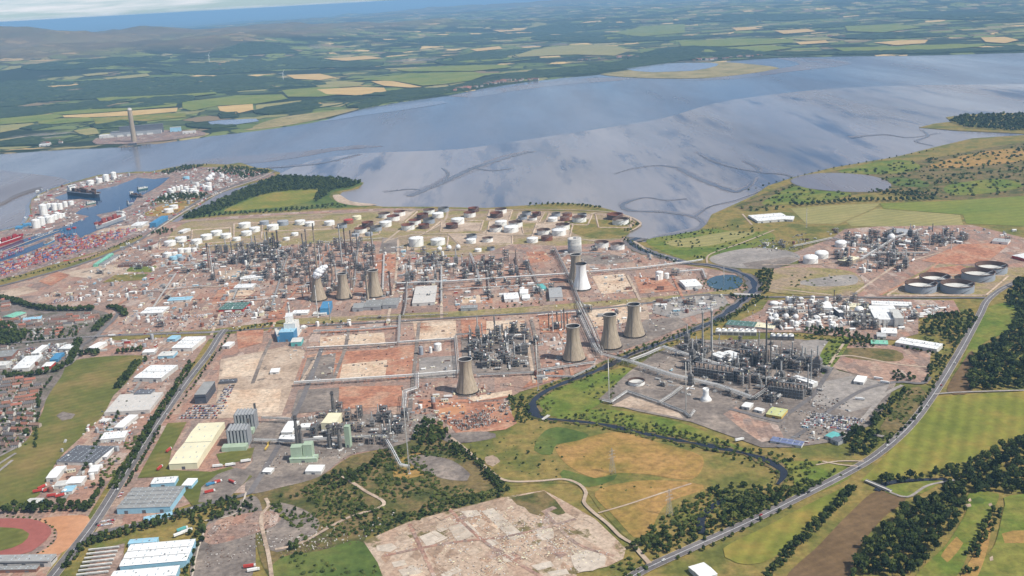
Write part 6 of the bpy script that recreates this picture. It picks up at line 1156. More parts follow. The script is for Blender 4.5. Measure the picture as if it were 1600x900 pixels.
for i, (a, b_, c) in enumerate((('off_white', 'bright_white', 'white'), ('grey_paint', 'grey_roof', 'grey'), ('cream_paint', 'light_concrete', 'cream'), ('brick_wall', 'rust_brown', 'rusty brown'), ('pale_blue', 'off_white', 'pale blue'))): CLUT['shed%d' % i] = (shed_maker(a, b_), f'small {c} shed', 'shed')
for i in range(3): CLUT['skid%d' % i] = (skid_maker(i), ('grey pump skid', 'white vessel skid', 'steel vessel skid')[i]+' with pipework', 'equipment skid')
CLUT['cooler'] = (cooler_maker, 'raised air cooler with three fans', 'air cooler')
CNT = {}
REQ = {}
def clut(k, x, y, rot, sc, where): REQ.setdefault(k.rstrip('0123456789'), []).append((k, x, y, rot, sc, where))
def place_clut():
    rest = []
    for base, lst in REQ.items():
        lst.sort(key=lambda q: (0 if -4 < proj((q[1], q[2], 3))[0] < 1604 and proj((q[1], q[2], 3))[1] < 904 else 1, math.hypot(q[1], q[2], HC)/q[4][2]))
        cap = 280
        for k, x, y, rot, sc, where in lst[:cap]:
            mk, lab, cat = CLUT[k]; place('c'+k, mk, (x, y, .25), rot, sc, f"{lab} {where}", cat, f"{cat}s {where}", True)
        rest += lst[cap:]
    V, Lp, MI, mats, off = [], [], [], [], 0; cache = {}
    for k, x, y, rot, sc, where in rest:
        if k not in cache:
            parts = []
            def walk(lst):
                for o, sub in lst:
                    me = o.data; vv = np.array([v.co[:] for v in me.vertices], dtype=np.float64)
                    if me.materials[0] not in mats: mats.append(me.materials[0])
                    parts.append((vv, [tuple(p.vertices) for p in me.polygons], mats.index(me.materials[0]))); walk(sub)
            walk(PROTO['c'+k][1]); cache[k] = parts
        c_, s_ = math.cos(rot), math.sin(rot)
        for vv, fs, mi in cache[k]:
            q = vv*np.array(sc); V.append(np.stack([q[:, 0]*c_-q[:, 1]*s_+x, q[:, 0]*s_+q[:, 1]*c_+y, q[:, 2]+.25], 1)); Lp += [tuple(i_+off for i_ in f) for f in fs]; MI += [mi]*len(fs); off += len(vv)
    if V:
        me = bpy.data.meshes.new('distant_plant_equipment'); me.from_pydata(np.concatenate(V).tolist(), [], Lp)
        for m_ in mats: me.materials.append(m_)
        me.polygons.foreach_set('material_index', MI); me.update(); o = bpy.data.objects.new('distant_plant_equipment', me); COL.objects.link(o); o['kind'] = 'stuff'
DOCKW = [P(*p) for p in [(270, 274), (205, 274), (180, 288), (105, 297), (80, 309), (95, 316), (150, 316), (110, 334), (145, 338), (95, 360), (-60, 406), (-60, 430), (0, 412), (80, 384), (130, 374), (200, 345), (160, 345), (215, 322), (275, 285)]]
def scatter(px, gap, mix, where, rot=0.0, sc=(.7, 1.3), keep=.8):
    if where == CE: keep = .82; sc = (sc[0]*.8, sc[1]*.8)
    ks = [k for k, n in mix for _ in range(n)]
    for x, y in poly_pts(px, gap, .38):
        if inpoly(x, y, DOCKW): continue
        if rnd.random() < keep: s_ = rnd.uniform(*sc); clut(rnd.choice(ks), x, y, rot+rnd.choice((0, 0, math.pi/2)), (s_, s_, s_*rnd.uniform(.8, 1.3)), where)
HEAVY = [('column0', 2), ('column1', 2), ('column2', 1), ('frame0', 2), ('frame1', 2), ('frame2', 3), ('frame3', 2), ('frame4', 3), ('cooler', 2), ('furnace', 1), ('skid0', 2), ('skid2', 2), ('drum', 1)]
def cabin_maker(wall):
    def mk():
        b_ = MB().box(0, 0, .4, 9, 3, 2.7); r_ = MB().box(0, 0, 3.12, 9.2, 3.2, .2); w_ = MB()
        for x in (-3, 0, 3): w_.box(x, -1.52, 1.6, 1.4, .06, 1)
        return proto_root('cabin', [(b_, 'wall', wall), (r_, 'roof', 'off_white'), (w_, 'window', 'glass_dark')])
    return mk
def vat_maker(wall):
    def mk():
        s = MB().lathe([(3, 0), (3, 6)], 16, top=False); r_ = MB().lathe([(3.05, 5.98), (3.05, 6.1), (.05, 7)], 16, top=False); l = MB().beam((0, -3.2, 0), (0, -3.2, 6.6), .5, .2)
        return proto_root('small_tank', [(s, 'shell', wall), (r_, 'roof', wall), (l, 'ladder', 'dark_steel')])
    return mk
def stock_maker(col):
    def mk():
        p = []
        for j in range(3):
            for i in range(5-j): p.append((MB().tube((-6, -2+i*1+j*.5, .55+j*.85), (6, -2+i*1+j*.5, .55+j*.85), .48, 8), 'pipe_length', col))
        return proto_root('pipe_stock', p)
    return mk
for i, (a, n_) in enumerate((('off_white', 'white'), ('pale_blue', 'pale blue'), ('cream_paint', 'cream'), ('red_paint', 'red'))): CLUT['cabin%d' % i] = (cabin_maker(a), f'{n_} portable cabin', 'cabin')
for i, (a, n_) in enumerate((('white_paint', 'white'), ('grey_paint', 'grey'), ('rust', 'rusty'))): CLUT['vat%d' % i] = (vat_maker(a), f'small {n_} upright tank', 'small tank')
for i, (a, n_) in enumerate((('rust_brown', 'rusty'), ('pale_steel', 'silver'))): CLUT['stock%d' % i] = (stock_maker(a), f'stacked {n_} pipe lengths', 'pipe stock')
LIGHT = [('cabin0', 3), ('cabin1', 1), ('cabin2', 1), ('cabin3', 1), ('vat0', 3), ('vat1', 2), ('vat2', 1), ('stock0', 1), ('stock1', 1), ('shed0', 3), ('shed1', 3), ('shed2', 2), ('shed3', 2), ('shed4', 1), ('skid0', 3), ('skid1', 3), ('skid2', 2), ('drum', 2), ('frame0', 2), ('frame3', 1)]
K_ = R(-36); CE = 'in the refinery core'
scatter([(1085, 562), (1140, 568), (1190, 590), (1270, 610), (1262, 622), (1180, 612), (1090, 590), (1060, 575)], 12.5, HEAVY, 'in the petrochemical plant', K_, (.8, 1.35))
scatter([(1050, 548), (1080, 540), (1110, 548), (1100, 560), (1060, 562)], 13, HEAVY, 'in the petrochemical plant', K_, (.7, 1.2)); scatter([(1158, 548), (1200, 555), (1240, 560), (1290, 580), (1280, 592), (1230, 582), (1165, 570)], 12.5, HEAVY, 'in the petrochemical plant', K_, (.9, 1.5))
scatter([(1025, 575), (1060, 580), (1060, 600), (1030, 612), (1015, 600)], 20, LIGHT+HEAVY[3:8], 'beside the plant water basin', K_, (.6, 1.0)); scatter([(1060, 605), (1085, 600), (1088, 618), (1065, 620)], 13, [('drum', 2), ('skid1', 2), ('skid2', 1)], 'beside the white vent cone', K_, (.6, .9))
scatter([(1110, 530), (1180, 532), (1230, 545), (1280, 560), (1275, 570), (1190, 552), (1120, 545)], 17, HEAVY+LIGHT, 'behind the white compressor houses', K_, (.5, .9))
CE = 'in the refinery core'
scatter([(440, 395), (480, 385), (520, 378), (575, 380), (590, 400), (590, 440), (560, 452), (470, 455), (430, 440)], 24, HEAVY, CE, 0, (.9, 1.7)); scatter([(470, 440), (540, 438), (545, 465), (470, 468)], 22, HEAVY, CE, 0, (.8, 1.4))
scatter([(330, 395), (375, 385), (405, 388), (440, 385), (445, 412), (390, 412), (345, 402)], 24, HEAVY, 'in the western refinery unit', 0, (.9, 1.7)); scatter([(315, 415), (335, 410), (345, 425), (322, 428)], 18, HEAVY, 'in the western refinery unit', 0, (.9, 1.4))
scatter([(700, 415), (735, 410), (800, 405), (835, 415), (830, 435), (760, 440), (705, 440)], 22, HEAVY, 'in the middle refinery unit', 0, (.75, 1.35)); scatter([(765, 440), (830, 436), (835, 452), (768, 454)], 22, [('skid0', 2), ('skid1', 1), ('frame0', 2), ('frame3', 1)], 'in the middle refinery unit', 0, (.7, 1.1))
scatter([(733, 530), (765, 515), (795, 518), (822, 520), (826, 575), (765, 580), (745, 570), (735, 550)], 15.5, HEAVY, 'beside the lone cooling tower', 0, (.85, 1.5)); scatter([(660, 565), (705, 560), (705, 588), (662, 590)], 24, LIGHT, 'on the grey yard', 0, (.5, .9))
scatter([(455, 655), (500, 645), (620, 645), (640, 655), (625, 690), (590, 700), (520, 705), (500, 700), (490, 680)], 16, HEAVY+[('shed1', 1)], 'in the power plant', 0, (.7, 1.25)); scatter([(600, 668), (625, 660), (630, 690), (600, 695)], 12, HEAVY, 'in the power plant', 0, (.8, 1.2))
scatter([(1335, 405), (1400, 395), (1440, 385), (1455, 375), (1420, 365), (1370, 372), (1340, 390)], 27, HEAVY+LIGHT, D_, K_, (.8, 1.4)); scatter([(1360, 410), (1400, 398), (1415, 412), (1380, 428), (1355, 425)], 19, HEAVY, D_, K_, (.8, 1.4)); scatter([(1465, 375), (1510, 372), (1512, 382), (1470, 384)], 17, HEAVY[:8], D_, 0, (.9, 1.4))
scatter([(1190, 380), (1225, 382), (1260, 372), (1310, 358), (1310, 364), (1250, 382), (1215, 390), (1180, 388)], 22, LIGHT+HEAVY[3:8], 'on the pipeline compound', K_, (.6, 1.1)); scatter([(1260, 485), (1285, 480), (1290, 500), (1265, 502)], 14, HEAVY, G_, 0, (.8, 1.2)); scatter([(1310, 490), (1360, 480), (1365, 510), (1320, 515)], 15, HEAVY, G_, 0, (.7, 1.2)); scatter([(1225, 472), (1300, 468), (1345, 472), (1330, 480), (1240, 484)], 17, LIGHT+HEAVY[3:6], G_, 0, (.6, 1.1)); scatter([(1200, 485), (1250, 490), (1340, 512), (1330, 522), (1200, 515)], 24, LIGHT, G_, 0, (.5, 1.0))
scatter([(1405, 475), (1485, 478), (1480, 492), (1410, 500)], 20, LIGHT, G_, 0, (.6, 1.1)); scatter([(690, 650), (790, 632), (800, 660), (720, 675)], 9.5, [('skid0', 1), ('skid2', 2), ('frame0', 1)], 'in the red substation yard', R(-20), (.3, .55)) 
for px, g in (([(560, 520), (700, 505), (820, 500), (830, 525), (720, 530)], 0), ([(190, 380), (300, 372), (330, 400), (300, 440), (200, 470), (100, 460), (150, 420)], 31), ([(340, 430), (440, 420), (460, 470), (420, 498), (350, 495)], 27), ([(620, 380), (690, 395), (690, 445), (625, 450)], 27), ([(560, 455), (620, 440), (700, 440), (700, 475), (560, 482)], 25), ([(700, 445), (860, 440), (870, 468), (700, 478)], 22), ([(840, 395), (980, 385), (1050, 412), (900, 425)], 34), ([(925, 430), (1090, 425), (1100, 455), (940, 462)], 36), ([(200, 485), (330, 478), (430, 470), (430, 500), (350, 512), (230, 515)], 26), ([(60, 462), (180, 455), (330, 440), (330, 478), (200, 482), (150, 478)], 27), ([(250, 395), (330, 392), (330, 425), (250, 440)], 24), ([(835, 520), (880, 500), (890, 560), (850, 600), (838, 590)], 22), ([(900, 490), (1000, 475), (1010, 500), (930, 530)], 30), ([(1020, 470), (1130, 462), (1130, 480), (1040, 500)], 18), ([(440, 505), (620, 495), (620, 512), (450, 525)], 26), ([(640, 600), (700, 596), (705, 650), (660, 655)], 24), ([(600, 385), (620, 380), (620, 440), (600, 440)], 40)):
    if g: scatter(px, g, LIGHT, 'in the works yards', 0, (.6, 1.5), .7)
scatter([(20, 540), (110, 535), (120, 548), (90, 580), (20, 585)], 21, LIGHT[:9], 'in the retail park', .2, (.75, 1.35), .6); scatter([(150, 530), (260, 526), (255, 550), (150, 552)], 22, LIGHT[:9], 'behind the playing field', 0, (.8, 1.6), .6); scatter([(100, 690), (190, 640), (215, 680), (150, 760), (70, 780), (90, 740)], 20, LIGHT[:9], 'in the trade estate', .2, (.7, 1.3), .5)
scatter([(50, 300), (180, 275), (250, 268), (120, 300), (60, 345)], 42, LIGHT[:10], 'on the docks', .3, (1, 2)); scatter([(240, 300), (330, 275), (400, 265), (340, 300), (260, 340), (200, 350), (190, 370)], 45, LIGHT[:10], 'on the docks', .3, (1, 2)); scatter([(1300, 655), (1345, 665), (1310, 690), (1250, 695), (1255, 670)], 17, LIGHT[:9], 'at the plant corner', K_, (.6, 1.1)); scatter([(1395, 355), (1590, 360), (1590, 378), (1530, 372)], 34, LIGHT, D_, 0, (.75, 1.35))
WHT = [('shed0', 5), ('cabin0', 2), ('vat0', 4), ('drum', 3), ('skid1', 3), ('frame0', 1)]
scatter([(1225, 470), (1350, 468), (1360, 505), (1330, 520), (1205, 515), (1200, 490)], 15, WHT, G_, 0, (.8, 1.7), .75); scatter([(1405, 478), (1490, 480), (1485, 490), (1430, 500), (1408, 515)], 14, WHT, G_, 0, (.7, 1.4), .7); scatter([(1365, 498), (1400, 500), (1405, 515), (1340, 520)], 13, HEAVY+WHT, G_, 0, (.7, 1.2))
scatter([(1330, 365), (1460, 362), (1520, 375), (1440, 400), (1410, 425), (1340, 430), (1300, 400)], 21, HEAVY+WHT, D_, K_, (.8, 1.5), .75); scatter([(1050, 590), (1100, 600), (1180, 622), (1225, 605), (1285, 610), (1270, 625), (1180, 632), (1080, 608)], 15, HEAVY, 'in the petrochemical plant', K_, (.6, 1.1), .7); scatter([(625, 395), (700, 400), (700, 440), (625, 445)], 20, LIGHT+HEAVY, 'in the works yards', 0, (.7, 1.4), .8); scatter([(335, 385), (440, 385), (450, 440), (330, 440)], 24, LIGHT+HEAVY, 'in the western refinery unit', 0, (.8, 1.5), .8)
# banks of cooling cells, vent cone, bundled blocks
def cells_maker(n, dark):
    def mk():
        b_ = MB().box(0, 0, 0, n*11, 13, 8); f = MB(); g = MB(); i_ = MB()
        for k in range(n):
            x = (k-(n-1)/2)*11; f.lathe([(4.9, 8), (4.1, 9.6), (4.4, 11.2), (3.9, 11.2), (3.7, 9.2)], 16, x, 0, top=False); g.cyl(x, 0, 8, 8.6, 3.6, n=12); i_.box(x, -6.6, 1, 9.4, .3, 5)
        return proto_root('cooling_cell_bank', [(b_, 'casing', 'dark_clad' if dark else 'off_white'), (f, 'fan_stack', 'bright_white'), (g, 'fan', 'dark_steel'), (i_, 'louvre', 'dark_steel')])
    return mk
q = P(1151, 524); place('cells7', cells_maker(7, False), (q.x, q.y+5, .2), R(-14), 1.0, 'long white bank of seven cooling cells with round fan stacks', 'cooling cells'); q = P(1223, 532); place('cells4', cells_maker(4, True), (q.x, q.y+5, .2), R(-14), 1.0, 'shorter dark bank of four cooling cells', 'cooling cells')
def vent_maker():
    s = MB().lathe([(8, 1.5), (8.5, 3.5), (6.5, 6), (5, 9), (4.4, 16), (5.2, 21), (4.9, 21), (4.2, 16)], 24, top=False); r_ = MB().lathe([(9.5, 0), (9.5, 2.2), (8, 2.2)], 24, top=False)
    return proto_root('vent_cone', [(s, 'shell', 'bright_white'), (r_, 'base_ring', 'light_concrete')])
q = P(1103, 626); place('vent', vent_maker, (q.x, q.y, .2), 0, 1, 'white waisted vent cone on the plant yard', 'vent')
def bank_maker():
    f = MB(); v = MB(); p = MB(); d = MB()
    for k in range(9):
        f.box(k*8-32, 0, 0, 6.2, 12, 14); v.cyl(k*8-32, -3, 14, 21, 1.3, n=10); v.cyl(k*8-32, 3, 14, 19, 1.0, n=10); p.tube((k*8-28, -6.3, 1), (k*8-28, -6.3, 20), .35, 6)
    for z in (5, 10, 14.5): d.box(0, -6.6, z, 72, 1.6, .3)
    d.tube((-36, 0, 22), (36, 0, 22), .8, 8)
    return proto_root('cracking_furnace', [(f, 'casing', 'dark_steel'), (v, 'stack', 'brown_steel'), (p, 'riser_pipe', 'pale_steel'), (d, 'walkway', 'steel')])
for x, y, s_, lab in ((1118, 592, 1.0, 'long dark bank of cracking furnaces in the middle of the petrochemical plant'), (1232, 622, .75, 'shorter dark bank of furnaces beside the white roofed house'), (1178, 570, .7, 'dark furnace bank behind the compressor houses')):
    q = P(x, y); place('bank', bank_maker, (q.x, q.y+6, .2), R(-32), (s_, s_*1.2, 1.1), lab, 'furnace bank', 'furnace banks')
place_clut()
# --- pipe racks
def rack(px, lab, w_=7, h_=7, n=5, two=True, base='pale_steel'):
    pts = [Vector((P(*p).x, P(*p).y, 0)) for p in px]; o0 = pts[0]; r = root('pipe_rack', o0, 0, lab, 'pipe rack', 'raised pipe racks across the works')
    bent = MB(); bent.beam((-w_/2, 0, 0), (-w_/2, 0, h_+1.8), .45); bent.beam((w_/2, 0, 0), (w_/2, 0, h_+1.8), .45); bent.beam((-w_/2-.4, 0, h_-.3), (w_/2+.4, 0, h_-.3), .45); bent.beam((-w_/2-.4, 0, h_+1.8), (w_/2+.4, 0, h_+1.8), .45)
    b0 = None
    for a, b_ in zip(pts, pts[1:]):
        L = (b_-a).length; an = math.atan2((b_-a).y, (b_-a).x)
        for k in range(int(L/14)+1):
            p = a.lerp(b_, min(1, (k*14+.5)/L))-o0
            if b0 is None: o = b0 = bent.build('trestle', 'steel', r)
            elif nb(r) > 90: continue
            else: o = b0.copy(); COL.objects.link(o); o.parent = r
            o.location = p; o.rotation_euler = (0, 0, an+math.pi/2); NBT[r.name] = NBT.get(r.name, 0)+1
    for k in range(n):
        pr = MB(); f = (k-(n-1)/2)/max(1, n-1)*(w_-.8); rr = rnd.choice((.3, .45, .6)); zz_ = h_+.3+(1.9 if two and k % 2 else 0)
        for i, (a, b_) in enumerate(zip(pts, pts[1:])):
            d = (b_-a).normalized(); nr = Vector((-d.y, d.x, 0)); e = d*abs(f)*0; pr.tube(a-o0+nr*f-e+Vector((0, 0, zz_)), b_-o0+nr*f+e+Vector((0, 0, zz_)), rr, 6)
        pr.build('pipe', rnd.choice(('pale_steel', 'light_concrete', 'steel', 'rust_brown', 'bright_white') if k else (base,)), r)
NBT = {}
def nb(r): return NBT.get(r.name, 0)
for px, lab, w_, h_ in (([(480, 549), (560, 545), (621, 541)], 'pipe rack above the red cleared plot, ending at the upright rack', 6, 6), ([(490, 522), (560, 519), (623, 514)], 'pipe rack from the blue and white boiler hall', 5, 6), ([(625, 498), (623, 540)], 'short upright pipe rack crossing from the railway', 5, 7), ([(622, 540), (650, 538), (712, 534)], 'pipe rack linking past the white tank', 5, 6), ([(460, 604), (560, 598), (650, 592), (722, 586)], 'long pipe rack below the pale cleared plot', 7, 7), ([(712, 532), (717, 592)], 'upright rack beside the lone cooling tower', 6, 9), ([(745, 590), (835, 586), (845, 582), (930, 570)], 'pipe rack from the lone cooling tower to the bridge', 6, 5),
    ([(652, 592), (652, 616), (633, 622), (631, 652)], 'stepped pale pipe duct running down to the power plant', 7, 12), ([(712, 530), (740, 528)], 'short link rack beside the tall unit', 5, 9), ([(905, 478), (925, 520), (938, 555)], 'broad pipe spine between the cooling towers', 14, 8), ([(908, 500), (930, 548), (940, 560), (985, 572)], 'pipe bridge running across the river', 12, 9), ([(985, 572), (1050, 594), (1120, 610), (1176, 630)], 'main pipe rack along the petrochemical plant', 11, 9), ([(1176, 630), (1212, 605)], 'rack turning up to the furnace bank', 10, 9), ([(983, 570), (1010, 560), (1032, 550)], 'rack turning back at the river bank', 9, 8), ([(1035, 550), (1100, 572), (1170, 592), (1260, 615)], 'rack between furnaces and compressor houses', 10, 10), ([(1030, 635), (1050, 622), (1065, 610)], 'small rack down to the flare yard', 6, 6), ([(1062, 536), (1110, 545), (1150, 552)], 'rack behind the twin silver chimneys', 8, 8), ([(1205, 560), (1250, 572), (1300, 585)], 'rack behind the dark furnace bank', 9, 9),
    ([(941, 629), (955, 632), (980, 615), (1030, 632), (1070, 648), (1078, 655), (1085, 645)], 'low white rack zigzagging round the flare yard', 4, 4), ([(620, 447), (700, 444), (790, 438), (900, 431), (920, 428)], 'long pipe rack through the middle refinery', 6, 6), ([(922, 428), (1000, 422), (1080, 412), (1098, 409)], 'pipe rack along the red gravel plots to the river', 6, 5), ([(866, 392), (880, 420), (890, 440), (905, 478)], 'pipe spine behind the white cooling tower', 9, 7), ([(873, 402), (920, 398), (940, 400)], 'short rack at the foot of the silo', 6, 6), ([(735, 400), (745, 425), (750, 445)], 'brown upright rack in the middle refinery', 6, 7), ([(826, 415), (840, 445), (850, 465)], 'upright rack left of the workshop', 4, 6), ([(636, 445), (634, 480), (630, 497)], 'upright rack by the ribbed hall', 4, 7), ([(690, 420), (690, 475)], 'upright rack right of the ribbed hall', 4, 6),
    ([(398, 694), (455, 696), (520, 692), (600, 688)], 'low covered rack through the power plant', 6, 7), ([(410, 660), (455, 662)], 'rack from the twin finned blocks', 5, 8), ([(600, 688), (612, 708), (626, 735), (640, 738)], 'dark sloping duct running down to the flare mast', 6, 8), ([(1110, 412), (1140, 420), (1170, 425)], 'x', 3, 3), ([(1240, 388), (1300, 375), (1340, 385), (1400, 392)], 'rack from the pipeline compound into the terminal', 6, 5), ([(1345, 410), (1400, 375), (1440, 362)], 'sloping rack through the far terminal', 6, 7), ([(1350, 400), (1450, 400)], 'level rack through the far terminal', 6, 7), ([(1280, 492), (1340, 494), (1400, 506)], 'rack through the chemical works', 6, 8), ([(1200, 486), (1280, 490)], 'rack past the gas spheres', 4, 5), ([(660, 655), (700, 652)], 'x', 3, 3), ([(842, 590), (895, 592), (930, 575)], 'low rack on the river bank below the cooling tower', 4, 3), ([(1060, 428), (1098, 425), (1103, 438)], 'bent rack beside the wide white shed', 5, 5)):
    if lab != 'x': rack(px, lab, w_, h_, 7 if w_ > 8 else 5)
for px in ([(300, 388), (440, 380)], [(335, 412), (470, 403)], [(345, 440), (470, 432)], [(430, 468), (340, 476)], [(395, 400), (365, 470)], [(450, 400), (425, 480)], [(505, 380), (600, 374)], [(470, 420), (600, 410)], [(560, 385), (553, 450)], [(600, 400), (598, 455)], [(250, 420), (330, 412)], [(200, 460), (330, 448)], [(275, 430), (235, 490)], [(640, 415), (690, 412)], [(650, 470), (690, 467)], [(700, 455), (860, 446)], [(760, 410), (765, 470)], [(805, 405), (815, 450)], [(560, 500), (700, 494)], [(735, 520), (735, 575)], [(790, 518), (797, 580)], [(840, 495), (900, 490)]):
    rack(px, 'low pipe rack between the refinery plots', 4, 4.5, 4, False, rnd.choice(('pale_steel', 'light_concrete', 'rust_brown')))
# masts and pylons
def mast_maker(guy=False):
    def mk():
        m_ = MB()
        for sx, sy in ((1, 0), (-.5, .87), (-.5, -.87)): m_.tube((sx*1.3, sy*1.3, 0), (sx*.5, sy*.5, 100), .16, 4)
        for k in range(20):
            z = k*5; r_ = 1.3-.8*z/100
            for i in range(3): a0, a1 = i*2.094, (i+1)*2.094; m_.tube((r_*math.cos(a0), r_*math.sin(a0), z), (r_*math.cos(a1), r_*math.sin(a1), z+5), .1, 3)
        f = MB().cyl(0, 0, 0, 103, .45, n=8); t_ = MB().lathe([(.5, 100), (.9, 102), (.9, 104), (.6, 104.5)], 8); b_ = MB().box(0, 0, 0, 4, 4, 1.2)
        return proto_root('flare_stack', [(m_, 'lattice', 'steel'), (f, 'flare_pipe', 'pale_steel'), (t_, 'burner_tip', 'dark_steel'), (b_, 'base', 'light_concrete')])
    return mk
for x, yb, yt, lab in ((640, 741, 606, 'very tall slim flare mast at the end of the sloping duct'), (841, 610, 528, 'tall slim mast on the river bank beside the unit'), (952, 626, 558, 'slim flare mast at the river corner of the flare yard'), (1072, 644, 563, 'slim flare mast inside the low white rack'), (1260, 355, 325, 'thin mast in the pale field edge by the terminal'), (1131, 436, 415, 'thin lattice mast beside the pond'), (1100, 446, 425, 'x')):
    if lab != 'x': h_ = hgt(x, yb, yt); q = P(x, yb); place('mast', mast_maker(), (q.x, q.y, 0), 0, (1, 1, h_/103), lab, 'mast', 'slim masts')
def pylon_maker():
    m_ = MB(); w0 = 4.2
    def wd(z): return w0*(1-z/48) if z < 30 else 1.5
    for sx in (-1, 1):
        for sy in (-1, 1): m_.tube((sx*w0, sy*w0, 0), (sx*1.5, sy*1.5, 30), .22, 4); m_.tube((sx*1.5, sy*1.5, 30), (sx*.3, sy*.3, 48), .18, 4)
    for k in range(6):
        z0, z1 = k*5, k*5+5; a, b_ = w0-(w0-1.5)*z0/30, w0-(w0-1.5)*z1/30
        for sx in (-1, 1): m_.tube((sx*a, -a, z0), (sx*b_, b_, z1), .12, 3); m_.tube((-a, sx*a, z0), (b_, sx*b_, z1), .12, 3)
    arms = []
    for z, l in ((30, 8), (36, 6.5), (42, 5)):
        am = MB(); am.tube((-l, 0, z), (l, 0, z), .2, 4); am.tube((-l, 0, z), (0, 0, z+2.4), .15, 4); am.tube((l, 0, z), (0, 0, z+2.4), .15, 4); il = MB(); il.tube((-l, 0, z), (-l, 0, z-2), .18, 5); il.tube((l, 0, z), (l, 0, z-2), .18, 5); arms.append((am, 'cross_arm', 'grey_paint', [(il, 'insulator', 'dark_steel')]))
    return proto_root('electricity_pylon', [(m_, 'lattice', 'grey_paint')]+arms)
for x, yb, yt, lab in ((957, 740, 700, 'grey lattice electricity pylon in the dry river meadow'), (1046, 806, 764, 'grey lattice electricity pylon beside the riverside thicket')):
    h_ = hgt(x, yb, yt); q = P(x, yb); place('pylon', pylon_maker, (q.x, q.y, 0), .5, (h_/48,)*3, lab, 'pylon', 'electricity pylons')
# ================================================================ TOWN, DOCKS AND SMALL THINGS
def house_maker(seed):
    def mk():
        r = random.Random(seed); L = (9, 14, 20)[seed % 3]; w_ = MB().box(0, 0, 0, L, 7.5, 5.2); w_.add([(-L/2, -3.75, 5.2), (-L/2, 3.75, 5.2), (-L/2, 0, 8), (L/2, -3.75, 5.2), (L/2, 3.75, 5.2), (L/2, 0, 8)], [(0, 2, 1), (3, 4, 5)])
        r_ = MB().add([(-L/2-.3, -4.1, 5.05), (L/2+.3, -4.1, 5.05), (L/2+.3, 0, 8.25), (-L/2-.3, 0, 8.25), (L/2+.3, 4.1, 5.05), (-L/2-.3, 4.1, 5.05)], [(0, 1, 2, 3), (3, 2, 4, 5)]); c = MB().box(-L/2+1.2, 0, 7.2, 1.5, .8, 2.2); wn_ = MB()
        for k in range(int(L/3.5)):
            x = -L/2+1.8+k*3.4
            for z in (1, 3.4): wn_.box(x, -3.79, z, 1.4, .1, 1.1)
        d = MB().box(L/2-1.2, -3.8, .02, 1, .12, 2.1)
        return proto_root('house', [(w_, 'wall', 'house_wall'), (r_, 'roof', 'roof_tile', [(c, 'chimney', 'brick_wall')]), (wn_, 'window', 'glass_dark'), (d, 'door', 'slate_roof')])
    return mk
HM = [house_maker(i) for i in range(6)]; NH = [0]
def houses(px, gx, gy, rot, where, kinds=(0, 1, 2), keep=.85, s=1.0):
    pts = [P(*p) for p in px]; cx = sum(p.x for p in pts)/len(pts); cy = sum(p.y for p in pts)/len(pts); R_ = max((p-Vector((cx, cy, 0))).length for p in pts); c, s_ = math.cos(rot), math.sin(rot)
    for j in range(int(-R_/gy), int(R_/gy)+1):
        for i in range(int(-R_/gx), int(R_/gx)+1):
            u = i*gx+rnd.uniform(-1, 1); v = j*gy+rnd.uniform(-1.5, 1.5); x = cx+u*c-v*s_; y = cy+u*s_+v*c
            if inpoly(x, y, pts) and rnd.random() < keep and NH[0] < 290:
                NH[0] += 1; k = rnd.choice(kinds); place(('h', k), HM[k], (x, y, .3), rot+(math.pi if rnd.random() < .3 else 0), s, f"{('short', 'mid length', 'long')[k % 3]} pitched roof house {where}", 'house', 'houses '+where, True)
houses([(-30, 500), (60, 498), (70, 512), (-30, 520)], 17, 26, .1, 'in the upper rows behind the school', (1, 2)); houses([(75, 498), (150, 492), (158, 504), (80, 512)], 20, 17, .05, 'in the red roofed terraces by the works', (2, 1)); houses([(60, 516), (120, 514), (130, 524), (60, 532)], 24, 24, .3, 'among the garden plots', (0, 1))
houses([(-40, 592), (60, 594), (66, 612), (55, 640), (-40, 645)], 20, 19, .25, 'in the terraces beside the playing field', (1, 2)); houses([(-40, 648), (55, 645), (58, 668), (25, 700), (-40, 712)], 19, 20, -.2, 'in the lower estate beside the playing field', (0, 1, 2)); houses([(-30, 545), (15, 542), (15, 548), (-30, 550)], 20, 20, 0, 'above the retail park', (1, 2)); houses([(0, 468), (18, 468), (20, 485), (0, 492)], 18, 24, .4, 'above the school', (1, 2))
# villages across the water
def farhouses(px, n, where):
    pts = [PT(*p) for p in px]
    for k in range(n):
        t_ = rnd.random()*(len(pts)-1); i = int(t_); q = pts[i].lerp(pts[i+1], t_-i); x, y = q.x+rnd.uniform(-30, 30), q.y+rnd.uniform(0, 170); kk = rnd.choice((0, 1, 2)); place(('h', kk), HM[kk], (x, y, HT(x, y)+2), rnd.uniform(-.5, .5), rnd.uniform(1.4, 2.2), f"distant pale house {where}", 'house', 'distant houses '+where, True)
farhouses([(755, 134), (790, 130), (835, 126)], 40, 'in the shore village across the water'); farhouses([(690, 146), (730, 141), (755, 136)], 16, 'along the far shore road'); farhouses([(1090, 96), (1150, 92), (1215, 87)], 22, 'on the far shore near the islands'); farhouses([(900, 96), (960, 92), (1000, 90)], 12, 'above the far lagoon'); farhouses([(60, 228), (85, 227)], 5, 'on the far shore left of the power station'); farhouses([(1300, 58), (1340, 60)], 12, 'in the far hill village'); farhouses([(330, 104), (345, 103)], 4, 'among the far woods')
